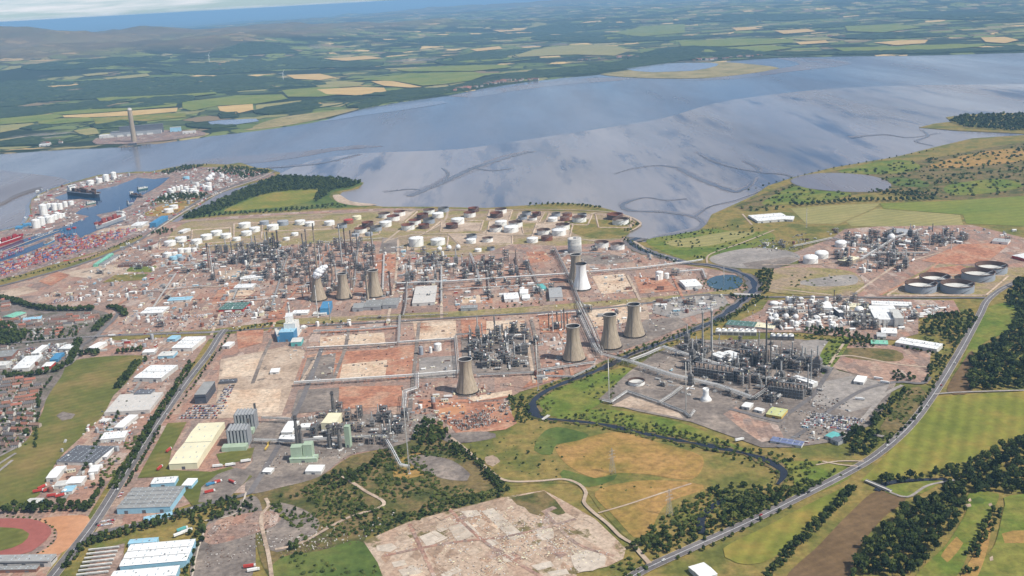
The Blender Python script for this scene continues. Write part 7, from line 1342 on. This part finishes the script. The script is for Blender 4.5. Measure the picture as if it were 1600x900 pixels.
# cars
def car_maker():
    b_ = MB().box(0, 0, .35, 4.3, 1.8, .65); b_.box(-.2, 0, 1.0, 2.5, 1.65, .55, tw=.72, td=.85); g = MB().box(-.2, 0, 1.02, 2.55, 1.7, .4, tw=.8, td=.9, m=0); w_ = MB()
    for x in (-1.35, 1.35):
        for y in (-.85, .85): w_.tube((x, y-.1, .33), (x, y+.1, .33), .33, 8)
    mb = MB(); mb.add(b_.v, b_.f, 0); mb.add(g.v, g.f, 1); mb.add(w_.v, w_.f, 2)
    return proto_root('parked_car', [(mb, None, ['car_paint', 'glass_dark', 'tyre_black'])])
NC = [0]; EXTRA = []
def car(x, y, rot, where):
    if NC[0] < 297: NC[0] += 1; place('car', car_maker, (x, y, .9), rot, rnd.uniform(.95, 1.12), f"small parked car {where}", 'car', 'parked cars '+where, True)
    else: EXTRA.append((x, y, rot))
def carpark(a, b_, c, rows, cols, where, fill=.85):
    A, B, C_ = P(*a), P(*b_), P(*c); rot = math.atan2((B-A).y, (B-A).x)+math.pi/2
    for j in range(rows):
        for i in range(cols):
            if rnd.random() < fill: q = A.lerp(B, (i+.5)/cols)+(C_-A)*((j+.5)/rows); car(q.x+rnd.uniform(-.3, .3), q.y+rnd.uniform(-.3, .3), rot+rnd.uniform(-.04, .04)+(math.pi if rnd.random() < .4 else 0), where)
carpark((278, 656), (338, 656), (300, 634), 6, 21, 'in the lower office car park'); carpark((338, 632), (354, 632), (352, 602), 10, 6, 'beside the dark office block'); carpark((1270, 646), (1352, 656), (1248, 664), 7, 26, 'in the big plant car park', .9)
carpark((150, 826), (175, 822), (158, 814), 2, 9, 'by the factory gate'); carpark((184, 778), (190, 770), (188, 778), 1, 6, 'beside the factory'); carpark((185, 640), (205, 640), (190, 632), 1, 4, 'x') if False else None
carpark((160, 695), (200, 693), (178, 668), 5, 8, 'in the trade estate', .5); carpark((40, 545), (100, 541), (42, 552), 3, 20, 'in the retail car park', .7); carpark((155, 668), (186, 662), (170, 655), 2, 10, 'below the concrete depot', .8); carpark((195, 498), (225, 494), (212, 488), 5, 14, 'in the works car park', .8); carpark((235, 502), (320, 496), (240, 497), 3, 30, 'in the works car park', .8); carpark((340, 498), (415, 494), (345, 491), 3, 26, 'in front of the green roofed workshops', .7); carpark((1060, 478), (1120, 472), (1050, 490), 5, 18, 'in the river car yard', .6); carpark((75, 476), (130, 470), (88, 468), 5, 20, 'in the northern car yard', .7); carpark((1410, 497), (1430, 498), (1412, 488), 3, 8, 'in the chemical works', .8); carpark((1450, 488), (1475, 490), (1450, 494), 2, 10, 'in the chemical works', .8); carpark((1540, 362), (1600, 370), (1535, 370), 3, 18, 'x', 0); carpark((345, 560), (322, 570), (338, 570), 1, 1, 'x', 0)
if EXTRA:
    v0 = MB(); 
    for x, y, a in EXTRA: v0.box(x, y, 1.2, 4.3, 1.8, .7, a); v0.box(x, y, 1.9, 2.5, 1.6, .5, a, tw=.75, td=.85)
    m, t, b = newmat('distant_cars'); h = white(t, vor(t, posn(t), .28).outputs['Color']); t.links.new(ramp(t, h, [(0, (.6, .6, .6)), (.25, (.04, .04, .05)), (.45, (.3, .31, .33)), (.6, (.35, .03, .03)), (.7, (.06, .1, .28)), (.8, (.7, .7, .7))], 'CONSTANT'), b.inputs['Base Color']); b.inputs['Roughness'].default_value = .3
    o = v0.build('distant_parked_vehicles', 'distant_cars'); o['kind'] = 'stuff'
for px, n, where in (([(120, 868), (200, 738), (290, 603), (330, 552)], 9, 'the dual road'), ([(1030, 884), (1160, 824), (1320, 744), (1420, 670), (1500, 552)], 8, 'the main road'), ([(100, 531), (200, 525), (300, 521)], 5, 'the town road'), ([(180, 829), (300, 796), (370, 778)], 4, 'the factory road')):
    pts, _ = ribbon_pts(px, 1, 0, True)
    for k in range(n):
        i = int((k+rnd.uniform(.2, .8))/n*(len(pts)-2)); d = (pts[i+1]-pts[i]).normalized(); nr = Vector((-d.y, d.x, 0)); s_ = rnd.choice((-1, 1)); q = pts[i]+nr*s_*3; place('car', car_maker, (q.x, q.y, 2.05), math.atan2(d.y, d.x)+(math.pi if s_ > 0 else 0), 1.15, f"small car driving on {where}", 'car', f"cars on {where}", True).name = 'driving_car'
def lorry_maker(col):
    def mk():
        c = MB().box(6.3, 0, .8, 2.1, 2.4, 2.5); t_ = MB().box(-.8, 0, 1.1, 11.6, 2.5, 2.8); w_ = MB(); g = MB().box(7.37, 0, 2.1, .06, 2.1, .9)
        for x in (-5, -3.8, 3.4, 6.3):
            for y in (-1.1, 1.1): w_.tube((x, y-.15, .5), (x, y+.15, .5), .5, 8)
        return proto_root('lorry', [(c, 'cab', 'white_paint', [(g, 'windscreen', 'glass_dark')]), (t_, 'trailer', col), (w_, 'wheel_set', 'tyre_black')])
    return mk
LM = {k: lorry_maker(k) for k in ('red_paint', 'blue_paint', 'bright_white', 'teal_roof')}; LN = {'red_paint': 'red', 'blue_paint': 'blue', 'bright_white': 'white', 'teal_roof': 'teal'}
for x, y, r_, k, where in ((330, 759, 35, 'blue_paint', 'in the lorry yard'), (339, 756, 35, 'red_paint', 'in the lorry yard'), (328, 771, 25, 'red_paint', 'on the near side of the lorry yard'), (363, 756, -40, 'red_paint', 'on the yard road'), (340, 731, 8, 'bright_white', 'beside the cream warehouse'), (360, 729, 12, 'bright_white', 'beside the cream warehouse'), (384, 723, 15, 'bright_white', 'beside the cream warehouse'), (264, 706, 80, 'red_paint', 'left of the cream warehouse'), (250, 734, 80, 'red_paint', 'left of the cream warehouse'), (390, 888, 10, 'red_paint', 'in the small yard at the foot of the view'), (396, 894, 15, 'bright_white', 'in the small yard at the foot of the view'), (1382, 600, -30, 'bright_white', 'on the grey yard'), (1372, 594, -30, 'bright_white', 'on the grey yard'), (1343, 626, -20, 'bright_white', 'on the grey yard'), (60, 770, 20, 'red_paint', 'in the van yard'), (66, 764, 60, 'red_paint', 'in the van yard'), (76, 768, 40, 'red_paint', 'in the van yard'), (82, 777, 10, 'red_paint', 'in the van yard'), (95, 777, 30, 'red_paint', 'in the van yard'), (285, 830, 40, 'teal_roof', 'behind the depot'), (292, 833, 40, 'bright_white', 'behind the depot'), (280, 838, 40, 'bright_white', 'behind the depot'), (160, 660, 75, 'bright_white', 'below the concrete depot'), (164, 660, 75, 'bright_white', 'below the concrete depot'), (168, 660, 75, 'bright_white', 'below the concrete depot'), (222, 638, 0, 'bright_white', 'on the concrete depot apron'), (175, 526, 2, 'bright_white', 'on the town road'), (1300, 497, 0, 'bright_white', 'in the chemical works yard'), (700, 622, 5, 'bright_white', 'on the red yard'), (1155, 690, 20, 'bright_white', 'on the plant track'), (205, 633, 0, 'red_paint', 'on the concrete depot apron')):
    q = P(x, y); place('lorry'+k, LM[k], (q.x, q.y, 1.4), R(r_), 1.05, f"{LN[k]} articulated lorry {where}", 'lorry', 'lorries '+where)
def train_maker():
    b_ = MB().box(0, 0, 1.1, 17, 2.7, 2.6); b_.box(0, 0, 3.7, 17, 2.7, .5, td=.6); w_ = MB().box(-5.5, 0, .3, 3, 2.2, .8); w_.box(5.5, 0, .3, 3, 2.2, .8); g = MB().box(0, -1.37, 2.4, 13, .06, .7)
    return proto_root('rail_wagon', [(b_, 'body', 'yellow_paint'), (w_, 'bogie', 'tyre_black'), (g, 'window', 'glass_dark')])
for x, y, lab in ((417, 702, 'yellow rail wagon beside the plant railway, nearer one'), (421, 693, 'yellow rail wagon beside the plant railway, farther one')): q = P(x, y); place('train', train_maker, (q.x, q.y, 1.1), R(84), .9, lab, 'rail wagon', 'yellow rail wagons')
# long low storage racks in the depot yard
def bench_maker():
    t_ = MB().box(0, 0, 1.2, 42, 2.4, .4); t_.box(0, 0, 2.6, 42, 2.6, .15); l = MB()
    for k in range(8): l.beam((-20+k*5.7, -1, 0), (-20+k*5.7, -1, 2.6), .2); l.beam((-20+k*5.7, 1, 0), (-20+k*5.7, 1, 2.6), .2)
    return proto_root('storage_rack', [(t_, 'shelf', 'off_white'), (l, 'post', 'grey_paint')])
for k in range(7): q = P(163-k*3, 860+k*6.5); place('bench', bench_maker, (q.x, q.y, 1.2), R(6), (.9, 1, 1), 'long white roofed storage rack in the depot yard, '+('farthest from the road foot', 'second row from the back', 'third row from the back', 'middle row', 'third row from the front', 'second row from the front', 'front row')[k], 'storage rack', 'long storage racks')
# containers
def cont_maker(): return proto_root('shipping_container', [(MB().box(0, 0, 0, 12.2, 2.44, 2.6), None, 'container_paint')])
KD = [P(20, 430), P(195, 368)]; kd = (KD[1]-KD[0]).normalized(); kr = math.atan2(kd.y, kd.x); NK = [0]; CE_ = []
def conts(px, gx, gy, where, keep=.8, top=3):
    pts = [P(*p) for p in px]; c0 = sum(pts, Vector())/len(pts); R_ = max((p-c0).length for p in pts); nn_ = Vector((-kd.y, kd.x, 0)); out = []
    for j in range(int(-R_/gy), int(R_/gy)+1):
        if j % 5 == 4: continue
        for i in range(int(-R_/gx), int(R_/gx)+1):
            q = c0+kd*(i*gx+rnd.uniform(-1, 1))+nn_*j*gy
            if inpoly(q.x, q.y, pts) and noise.noise(Vector((i*.35, j*.5, 1)))+keep > .35:
                for k in range(rnd.randint(1, top)): out.append((q.x, q.y, .9+k*2.62, where))
    CE_.extend(out)
conts([(0, 415), (60, 392), (110, 378), (150, 368), (195, 358), (215, 360), (190, 372), (120, 396), (40, 420), (0, 434)], 14, 5.2, 'on the container quay', .36); conts([(0, 397), (30, 388), (40, 390), (0, 405)], 14, 5, 'on the narrow pier', .4, 2); conts([(85, 370), (120, 366), (118, 374), (90, 378)], 14, 5, 'on the pier end', .7)
CE_.sort(key=lambda q: -q[2]+q[1]*.004+rnd.random()*2)
for x, y, z, where in CE_[:296]: place('cont', cont_maker, (x, y, z), kr+rnd.uniform(-.02, .02), 1, f"stacked shipping container {where}", 'container', 'shipping containers '+where, True)
if len(CE_) > 296:
    cb = MB()
    for x, y, z, _ in CE_[296:]: cb.box(x, y, z, 12.2, 2.44, 2.6, kr)
    m, t, b = newmat('distant_containers'); vv = posn(t, -kr, (.16, .5, .2)); h = white(t, vor(t, vv, 1.0, .3, 'F1', 'CHEBYCHEV').outputs['Color']); t.links.new(ramp(t, h, [(0, (.45, .07, .05)), (.25, (.5, .16, .06)), (.4, (.08, .11, .3)), (.52, (.55, .52, .48)), (.64, (.38, .06, .05)), (.78, (.12, .2, .4)), (.88, (.3, .32, .34))], 'CONSTANT'), b.inputs['Base Color'])
    o = cb.build('container_stock', 'distant_containers'); o['kind'] = 'stuff'
# ships
def ship_maker(hull, deckc, cargo, bridge_aft=True):
    def mk():
        h_ = MB(); L, B = 50, 8.5; st = [(-L, .75), (-L*.9, .95), (-L*.6, 1), (L*.55, 1), (L*.8, .7), (L*.93, .35), (L, .03)]; vs = []
        for x, f in st: vs += [(x*.985, -B*f*.85, 0), (x, -B*f, 8), (x, B*f, 8), (x*.985, B*f*.85, 0)]
        n = len(st); fs = [(i*4+k, (i+1)*4+k, (i+1)*4+k+1, i*4+k+1) for i in range(n-1) for k in (0, 2)]; h_.add(vs, [tuple(reversed(f)) for f in fs]+[(0, 1, 2, 3)]); d = MB(); d.add([(x, y, 7.4) for x, f in st for y in (-B*f*.97, B*f*.97)], [(2*i, 2*i+2, 2*i+3, 2*i+1) for i in range(n-1)])
        bw = MB().add([(x, s*B*f, z) for s in (-1, 1) for x, f in st for z in (7.5, 8.9)], [(2*i+k*14, 2*i+1+k*14, 2*i+3+k*14, 2*i+2+k*14) for k in (0, 1) for i in range(n-1)])
        bx = -L*.8 if bridge_aft else L*.45; s = MB().box(bx, 0, 7.5, 10, 14, 5); s.box(bx, 0, 12.5, 8, 13, 4); s.box(bx+1, 0, 16.5, 6, 17, 3); w_ = MB().box(bx+4.05, 0, 17.4, .15, 15, 1.2); f = MB().box(bx-4.5, 0, 12.5, 3.5, 4, 9, tw=.8); m_ = MB().tube((bx+1, 0, 19), (bx+1, 0, 29), .3, 6); m_.tube((L*.85, 0, 8), (L*.85, 0, 18), .3, 6)
        c = MB(); 
        for k in range(6):
            for j in (-1, 0, 1): 
                if (k*3+j) % 5: c.box(-L*.5+k*13, j*4.6, 7.5, 11, 4, 2.6+(k*7+j) % 3*2.6)
        return proto_root('cargo_ship', [(h_, 'hull', hull, [(bw, 'bulwark', 'white_paint')]), (d, 'deck', deckc), (s, 'superstructure', 'white_paint', [(w_, 'bridge_window', 'glass_dark')]), (f, 'funnel', 'dark_steel'), (m_, 'mast', 'pale_steel'), (c, 'cargo', cargo)])
    return mk
SH = {'red': ship_maker('ship_red', 'rust', 'ship_red'), 'dark': ship_maker('dark_clad', 'rust', 'rust_brown'), 'grey': ship_maker('grey_paint', 'rust_brown', 'container_paint'), 'blue': ship_maker('blue_paint', 'grey_paint', 'brown_steel'), 'green': ship_maker('dark_green', 'dark_green', 'off_white')}
def ship(a, b_, k, lab):
    A, B = P(*a), P(*b_); L = (B-A).length; m_ = (A+B)/2; s_ = L/100; place('ship'+k, SH[k], (m_.x, m_.y, .3), math.atan2((B-A).y, (B-A).x), (s_, max(s_, .75), max(.7, s_)), lab, 'ship', 'ships in the dock')
ship((-8, 387), (36, 372), 'red', 'long red tanker moored at the edge of the dock'); ship((109, 304), (156, 309), 'dark', 'dark hulled cargo ship moored beside the dock peninsula'); ship((194, 342), (150, 358), 'grey', 'grey cargo ship with pale bow moored at the container quay'); ship((84, 377), (70, 384), 'blue', 'short blue hulled ship at the narrow pier end'); ship((204, 306), (223, 309), 'dark', 'small work ship at the inner quay'); ship((135, 321), (150, 318), 'green', 'small green vessel off the peninsula tip'); ship((215, 298), (231, 295), 'green', 'small green vessel at the inner quay'); ship((199, 320), (209, 318), 'grey', 'smallest grey boat at the inner quay')
def crane_maker():
    f = MB()
    for x in (-9, 9):
        for y in (-7, 7): f.beam((x, y, 0), (x, y, 30), 1.3)
        f.beam((x, -7, 30), (x, 7, 30), 1.4); f.beam((x, -7, 12), (x, 7, 12), 1)
    for y in (-7, 7): f.beam((-9, y, 30), (9, y, 30), 1.4)
    b_ = MB(); 
    for y in (-3, 3): b_.beam((-22, y, 32), (42, y, 32), 1.4)
    t_ = MB().beam((9, 0, 30), (4, 0, 46), 1.2); t_.beam((4, 0, 46), (38, 0, 33), .5); t_.beam((4, 0, 46), (-20, 0, 33), .5); c = MB().box(14, 0, 27.5, 4, 3.5, 3.5); mh = MB().box(-14, 0, 33, 10, 7, 5)
    return proto_root('quay_crane', [(f, 'portal_frame', 'blue_paint'), (b_, 'boom', 'blue_paint'), (t_, 'tie_bar', 'blue_paint'), (c, 'cab', 'white_paint'), (mh, 'machine_house', 'red_paint')])
for x, y, lab in ((104, 374, 'blue gantry crane on the pier end, nearer the containers'), (113, 372, 'blue gantry crane on the pier end, nearer the open dock')): q = P(x, y); place('crane', crane_maker, (q.x, q.y, .9), kr+math.pi/2, (1, 1, .9), lab, 'crane', 'blue quay cranes')
# power station across the water
def pst_maker():
    b_ = MB().box(0, 0, 0, 300, 70, 34); b2 = MB().box(30, 48, 0, 260, 40, 62); r_ = MB().box(0, 0, 34.1, 302, 72, 1.5); r2 = MB().box(30, 48, 62.1, 262, 42, 1.5); w_ = MB(); 
    for k in range(5): w_.box(-150+k*58, -44, 0, 36, 18, 14)
    return proto_root('power_station', [(b_, 'turbine_hall', 'grey_paint', [(r_, 'roof', 'slate_roof')]), (b2, 'boiler_house', 'slate_roof', [(r2, 'roof', 'slate_roof')]), (w_, 'annexe', 'off_white')])
q = P(208, 213); place('pst', pst_maker, (q.x+10, q.y+30, 1), R(14), (.9, .8, .8), 'large grey power station hall behind the very tall chimney', 'power station')
for x, y, w_, d_, h_, wl, rf, lab in ((165, 216, 60, 40, 16, 'off_white', 'bright_white', 'low white hall left of the power station'), (185, 211, 70, 40, 18, 'off_white', 'off_white', 'pale hall between the low white hall and the chimney'), (222, 210, 60, 50, 22, 'off_white', 'bright_white', 'white hall right of the tall chimney'), (246, 209, 50, 40, 14, 'off_white', 'bright_white', 'small white hall right of the power station'), (275, 206, 60, 40, 24, 'pale_blue', 'pale_steel', 'pale blue block near the far shore'), (296, 209, 70, 40, 10, 'off_white', 'off_white', 'low pale store at the end of the far yard'), (70, 229, 50, 30, 10, 'off_white', 'bright_white', 'white shed alone on the far shore')):
    q = PT(x, y); NB[0] += 1; place(('b', NB[0]), lambda: rect_building('works_building', w_, d_, h_, wl, rf, 0), (q.x, q.y, max(1, q.z)+2), R(14), 1, lab, 'building')
def jetty_maker():
    d = MB().box(0, 0, 5, 110, 16, 1.6); l = MB(); b_ = MB().box(-10, 0, 6.6, 30, 8, 6)
    for k in range(10):
        for y in (-6, 6): l.cyl(-50+k*11, y, -4, 5, .9, n=8)
    return proto_root('jetty', [(d, 'deck', 'dark_steel'), (l, 'pile', 'dark_steel'), (b_, 'pump_house', 'dark_clad')])
q = P(212, 229); place('jetty', jetty_maker, (q.x, q.y, 0), R(14), 1.4, 'dark jetty in the channel below the very tall chimney', 'jetty')
def turbine_maker():
    t_ = MB().lathe([(2, 0), (1.1, 70)], 12); n_ = MB().box(0, 1, 69.5, 3, 8, 3.4); h_ = MB().sphere(0, -3.6, 71, 1.6, 8); parts = [(t_, 'tower', 'bright_white'), (n_, 'nacelle', 'bright_white', [(h_, 'hub', 'bright_white')])]
    for k in range(3): a0 = k*2.094+.5; b_ = MB(); b_.add([(math.sin(a0)*2+s*math.cos(a0)*w_-0, -4+d*.3, 71+math.cos(a0)*2-s*math.sin(a0)*w_) if e == 0 else (math.sin(a0)*38+s*math.cos(a0)*.3, -4+d*.1, 71+math.cos(a0)*38-s*math.sin(a0)*.3) for e, w_ in ((0, 1.5), (1, .3)) for s in (-1, 1) for d in (-1, 1)], [(0, 2, 6, 4), (1, 5, 7, 3), (0, 4, 5, 1), (2, 3, 7, 6), (4, 6, 7, 5), (0, 1, 3, 2)]); parts.append((b_, 'blade', 'bright_white'))
    return proto_root('wind_turbine', parts)
for x, y, lab in ((327, 96, 'farther white wind turbine among the dark woods'), (443, 127, 'nearer white wind turbine left of the hay field')): q = PT(x, y); place('wt', turbine_maker, (q.x, q.y, q.z), .3, 1.0, lab, 'wind turbine', 'wind turbines')
# bridges
def bridge(a, b_, w_, lab):
    A, B = P(*a), P(*b_); L = (B-A).length; r = root('bridge', (A+B)/2, math.atan2((B-A).y, (B-A).x), lab, 'bridge'); MB().box(0, 0, 1.9, L, w_, .8).build('deck', 'light_concrete', r)
    for s in (-1, 1): MB().box(0, s*(w_/2-.25), 2.72, L, .4, 1).build('parapet', 'pale_steel', r)
    MB().box(0, 0, -1, 2, w_*.8, 2.85).build('pier', 'light_concrete', r)
bridge((1146, 461), (1188, 463), 12, 'road bridge over the muddy river beside the pond'); bridge((848, 658), (858, 651), 4, 'small footbridge over the narrow dark river'); bridge((1352, 753), (1392, 770), 5, 'lane bridge crossing the stream below the main road')
# outdoor speckle: stores, scrap, rubble nobody could count
DOCKW = [[P(*p) for p in q] for q in ([(270, 274), (205, 274), (180, 288), (105, 297), (80, 309), (95, 316), (150, 316), (110, 334), (145, 338), (95, 360), (-60, 406), (-60, 430), (0, 412), (80, 384), (130, 374), (200, 345), (160, 345), (215, 322), (275, 285)],)]
def speck(name, px_list, n, mats, smin=1, smax=4, rot=0.0, hh=2.0):
    tot = [MB() for _ in mats]
    for px in px_list:
        pts = [P(*p) for p in px]; xs = [p.x for p in pts]; ys = [p.y for p in pts]; k = 0; tries = 0
        while k < n and tries < n*6:
            tries += 1; x = rnd.uniform(min(xs), max(xs)); y = rnd.uniform(min(ys), max(ys))
            if inpoly(x, y, pts) and not inpoly(x, y, DOCKW[0]) and noise.noise(Vector((x*.02, y*.02, 4)))+rnd.uniform(-.4, .4) > 0:
                k += 1; tot[rnd.randrange(len(mats))].box(x, y, .3, rnd.uniform(smin, smax)*rnd.choice((1, 1, 2.2)), rnd.uniform(smin, smax), rnd.uniform(.6, hh)+.9, rot+rnd.choice((0, 0, 1.57, rnd.random())))
    for mb, m_ in zip(tot, mats):
        if mb.v: o = mb.build(name, m_); o['kind'] = 'stuff'
WY = [[(190, 385), (300, 378), (330, 420), (300, 470), (150, 475), (60, 465), (150, 430)], [(300, 380), (450, 375), (450, 500), (300, 500)], [(440, 375), (600, 375), (620, 480), (440, 490)], [(600, 395), (830, 395), (870, 480), (610, 490)], [(830, 395), (1050, 400), (1120, 455), (880, 485)], [(440, 505), (700, 500), (850, 495), (850, 590), (650, 600), (460, 600)], [(840, 495), (1120, 460), (1000, 540), (860, 600)], [(640, 600), (800, 600), (800, 660), (640, 680)], [(180, 485), (440, 478), (430, 512), (180, 522)]]
speck('debris', WY, 240, ('off_white', 'rust_brown', 'grey_paint', 'dark_steel', 'white_paint', 'rust', 'cream_paint'), .8, 3.4)
speck('debris', [[(-20, 395), (60, 380), (20, 362), (60, 312), (130, 285), (220, 272), (330, 262), (420, 268), (360, 294), (260, 350), (180, 385), (0, 440)]], 900, ('off_white', 'rust_brown', 'grey_paint', 'red_paint', 'white_paint'), 2, 7, .3)
speck('debris', [[(60, 540), (120, 535), (110, 560), (20, 585), (0, 560)], [(150, 528), (320, 522), (240, 650), (150, 760), (60, 785), (100, 720), (220, 560)], [(-20, 500), (150, 492), (120, 525), (0, 530)], [(-20, 600), (60, 600), (50, 690), (-20, 700)]], 260, ('off_white', 'brick_wall', 'grey_paint', 'white_paint', 'slate_roof'), .8, 3.2)
speck('debris', [[(1050, 540), (1110, 532), (1290, 540), (1280, 620), (1200, 640), (980, 600)], [(1200, 635), (1290, 600), (1360, 660), (1240, 700)], [(1160, 480), (1300, 466), (1490, 472), (1430, 520), (1180, 515)], [(1230, 390), (1330, 358), (1520, 352), (1450, 400), (1340, 455), (1250, 410)], [(1170, 378), (1260, 365), (1260, 390), (1180, 395)]], 170, ('pale_steel', 'rust_brown', 'grey_paint', 'dark_steel', 'off_white'), .7, 2.4, K_)
speck('debris', [[(455, 650), (690, 650), (640, 690), (500, 730), (400, 740)]], 260, ('pale_steel', 'rust_brown', 'white_paint', 'dark_steel'), .5, 1.7)
speck('rubble', [[(600, 870), (720, 800), (830, 790), (960, 860), (900, 900), (640, 900)]], 900, ('light_concrete', 'light_concrete', 'cream_paint', 'brown_steel'), .4, 1.6, .4, .4)
speck('rubble', [[(700, 660), (790, 635), (800, 660), (720, 675)]], 500, ('dark_steel', 'rust', 'pale_steel'), .4, 1.2, .4, 3)
speck('rubble', [[(325, 822), (430, 800), (430, 860), (320, 890)], [(430, 840), (620, 800), (560, 850), (440, 870)]], 260, ('light_concrete', 'rust_brown', 'brown_steel'), .4, 1.5, .4, .4)
# low earth banks round the tank pads
for px in ([(700, 366), (760, 366), (800, 369), (800, 382), (718, 384)], [(765, 346), (812, 345), (818, 366), (760, 367)], [(690, 345), (755, 345), (750, 361), (688, 362)], [(838, 350), (895, 350), (890, 371), (830, 373)], [(765, 329), (800, 329), (795, 344), (760, 344)], [(858, 333), (925, 336), (918, 352), (850, 350)], [(640, 372), (700, 370), (698, 388), (636, 390)], [(250, 372), (300, 368), (295, 388), (248, 390)], [(300, 360), (360, 356), (360, 378), (298, 382)], [(365, 350), (410, 348), (408, 374), (365, 374)], [(600, 345), (625, 329), (652, 331), (632, 348)], [(560, 352), (598, 346), (592, 366), (548, 372)], [(635, 362), (680, 340), (690, 345), (665, 364)], [(820, 332), (850, 333), (842, 348), (808, 347)], [(930, 335), (985, 340), (985, 356), (935, 356)], [(425, 348), (520, 344), (520, 358), (420, 362)], [(1385, 462), (1440, 430), (1530, 430), (1575, 432), (1540, 462)]):
    pts = [P(*p) for p in px]; mb = MB()
    for a, b_ in zip(pts, pts[1:]+pts[:1]):
        d = (b_-a).normalized(); nr = Vector((-d.y, d.x, 0)); mb.add([a-nr*3.5, b_-nr*3.5, b_-nr*.6+Vector((0, 0, 2.6)), a-nr*.6+Vector((0, 0, 2.6)), b_+nr*.6+Vector((0, 0, 2.6)), a+nr*.6+Vector((0, 0, 2.6)), b_+nr*3.5, a+nr*3.5], [(0, 1, 2, 3), (3, 2, 4, 5), (5, 4, 6, 7)])
    o = mb.build('embankment', 'tan_ground'); o['kind'] = 'structure'
# ---------------------------------------------------------------- haze and labels
ONES = ['', 'first', 'second', 'third', 'fourth', 'fifth', 'sixth', 'seventh', 'eighth', 'ninth', 'tenth', 'eleventh', 'twelfth', 'thirteenth', 'fourteenth', 'fifteenth', 'sixteenth', 'seventeenth', 'eighteenth', 'nineteenth']
TENS = {2: 'twent', 3: 'thirt', 4: 'fort', 5: 'fift', 6: 'sixt', 7: 'sevent', 8: 'eight', 9: 'ninet'}
def ordinal(n):
    if n < 20: return ONES[n]
    return TENS[n//10]+('ieth' if n % 10 == 0 else 'y-'+ONES[n % 10])
by = {}
for o, shared in ALL:
    if not shared: by.setdefault(o['label'], []).append(o)
for lab, os_ in by.items():
    if len(os_) < 2: continue
    os_.sort(key=lambda o: proj(o.matrix_basis.translation)[0])
    for i, o in enumerate(os_):
        o['label'] = lab+', '+(ordinal(i+1) if len(os_) < 99 else 'one')+' from the left' if 0 < i < len(os_)-1 else lab+(', leftmost' if i == 0 else ', rightmost')

hb = MB(); hb.box(0, 40000, -420, 180000, 160000, HC+14+420); hm = bpy.data.materials.new('haze_air'); hm.use_nodes = True
ht_ = hm.node_tree; ht_.nodes.remove(ht_.nodes['Principled BSDF'])
pv = ht_.nodes.new('ShaderNodeVolumePrincipled'); pv.inputs['Color'].default_value = (.37, .67, 1, 1); pv.inputs['Density'].default_value = 4.0e-5; pv.inputs['Anisotropy'].default_value = 0
ht_.links.new(pv.outputs[0], ht_.nodes['Material Output'].inputs['Volume']); M['haze_air'] = hm
ho = hb.build('haze', 'haze_air'); ho['kind'] = 'stuff'
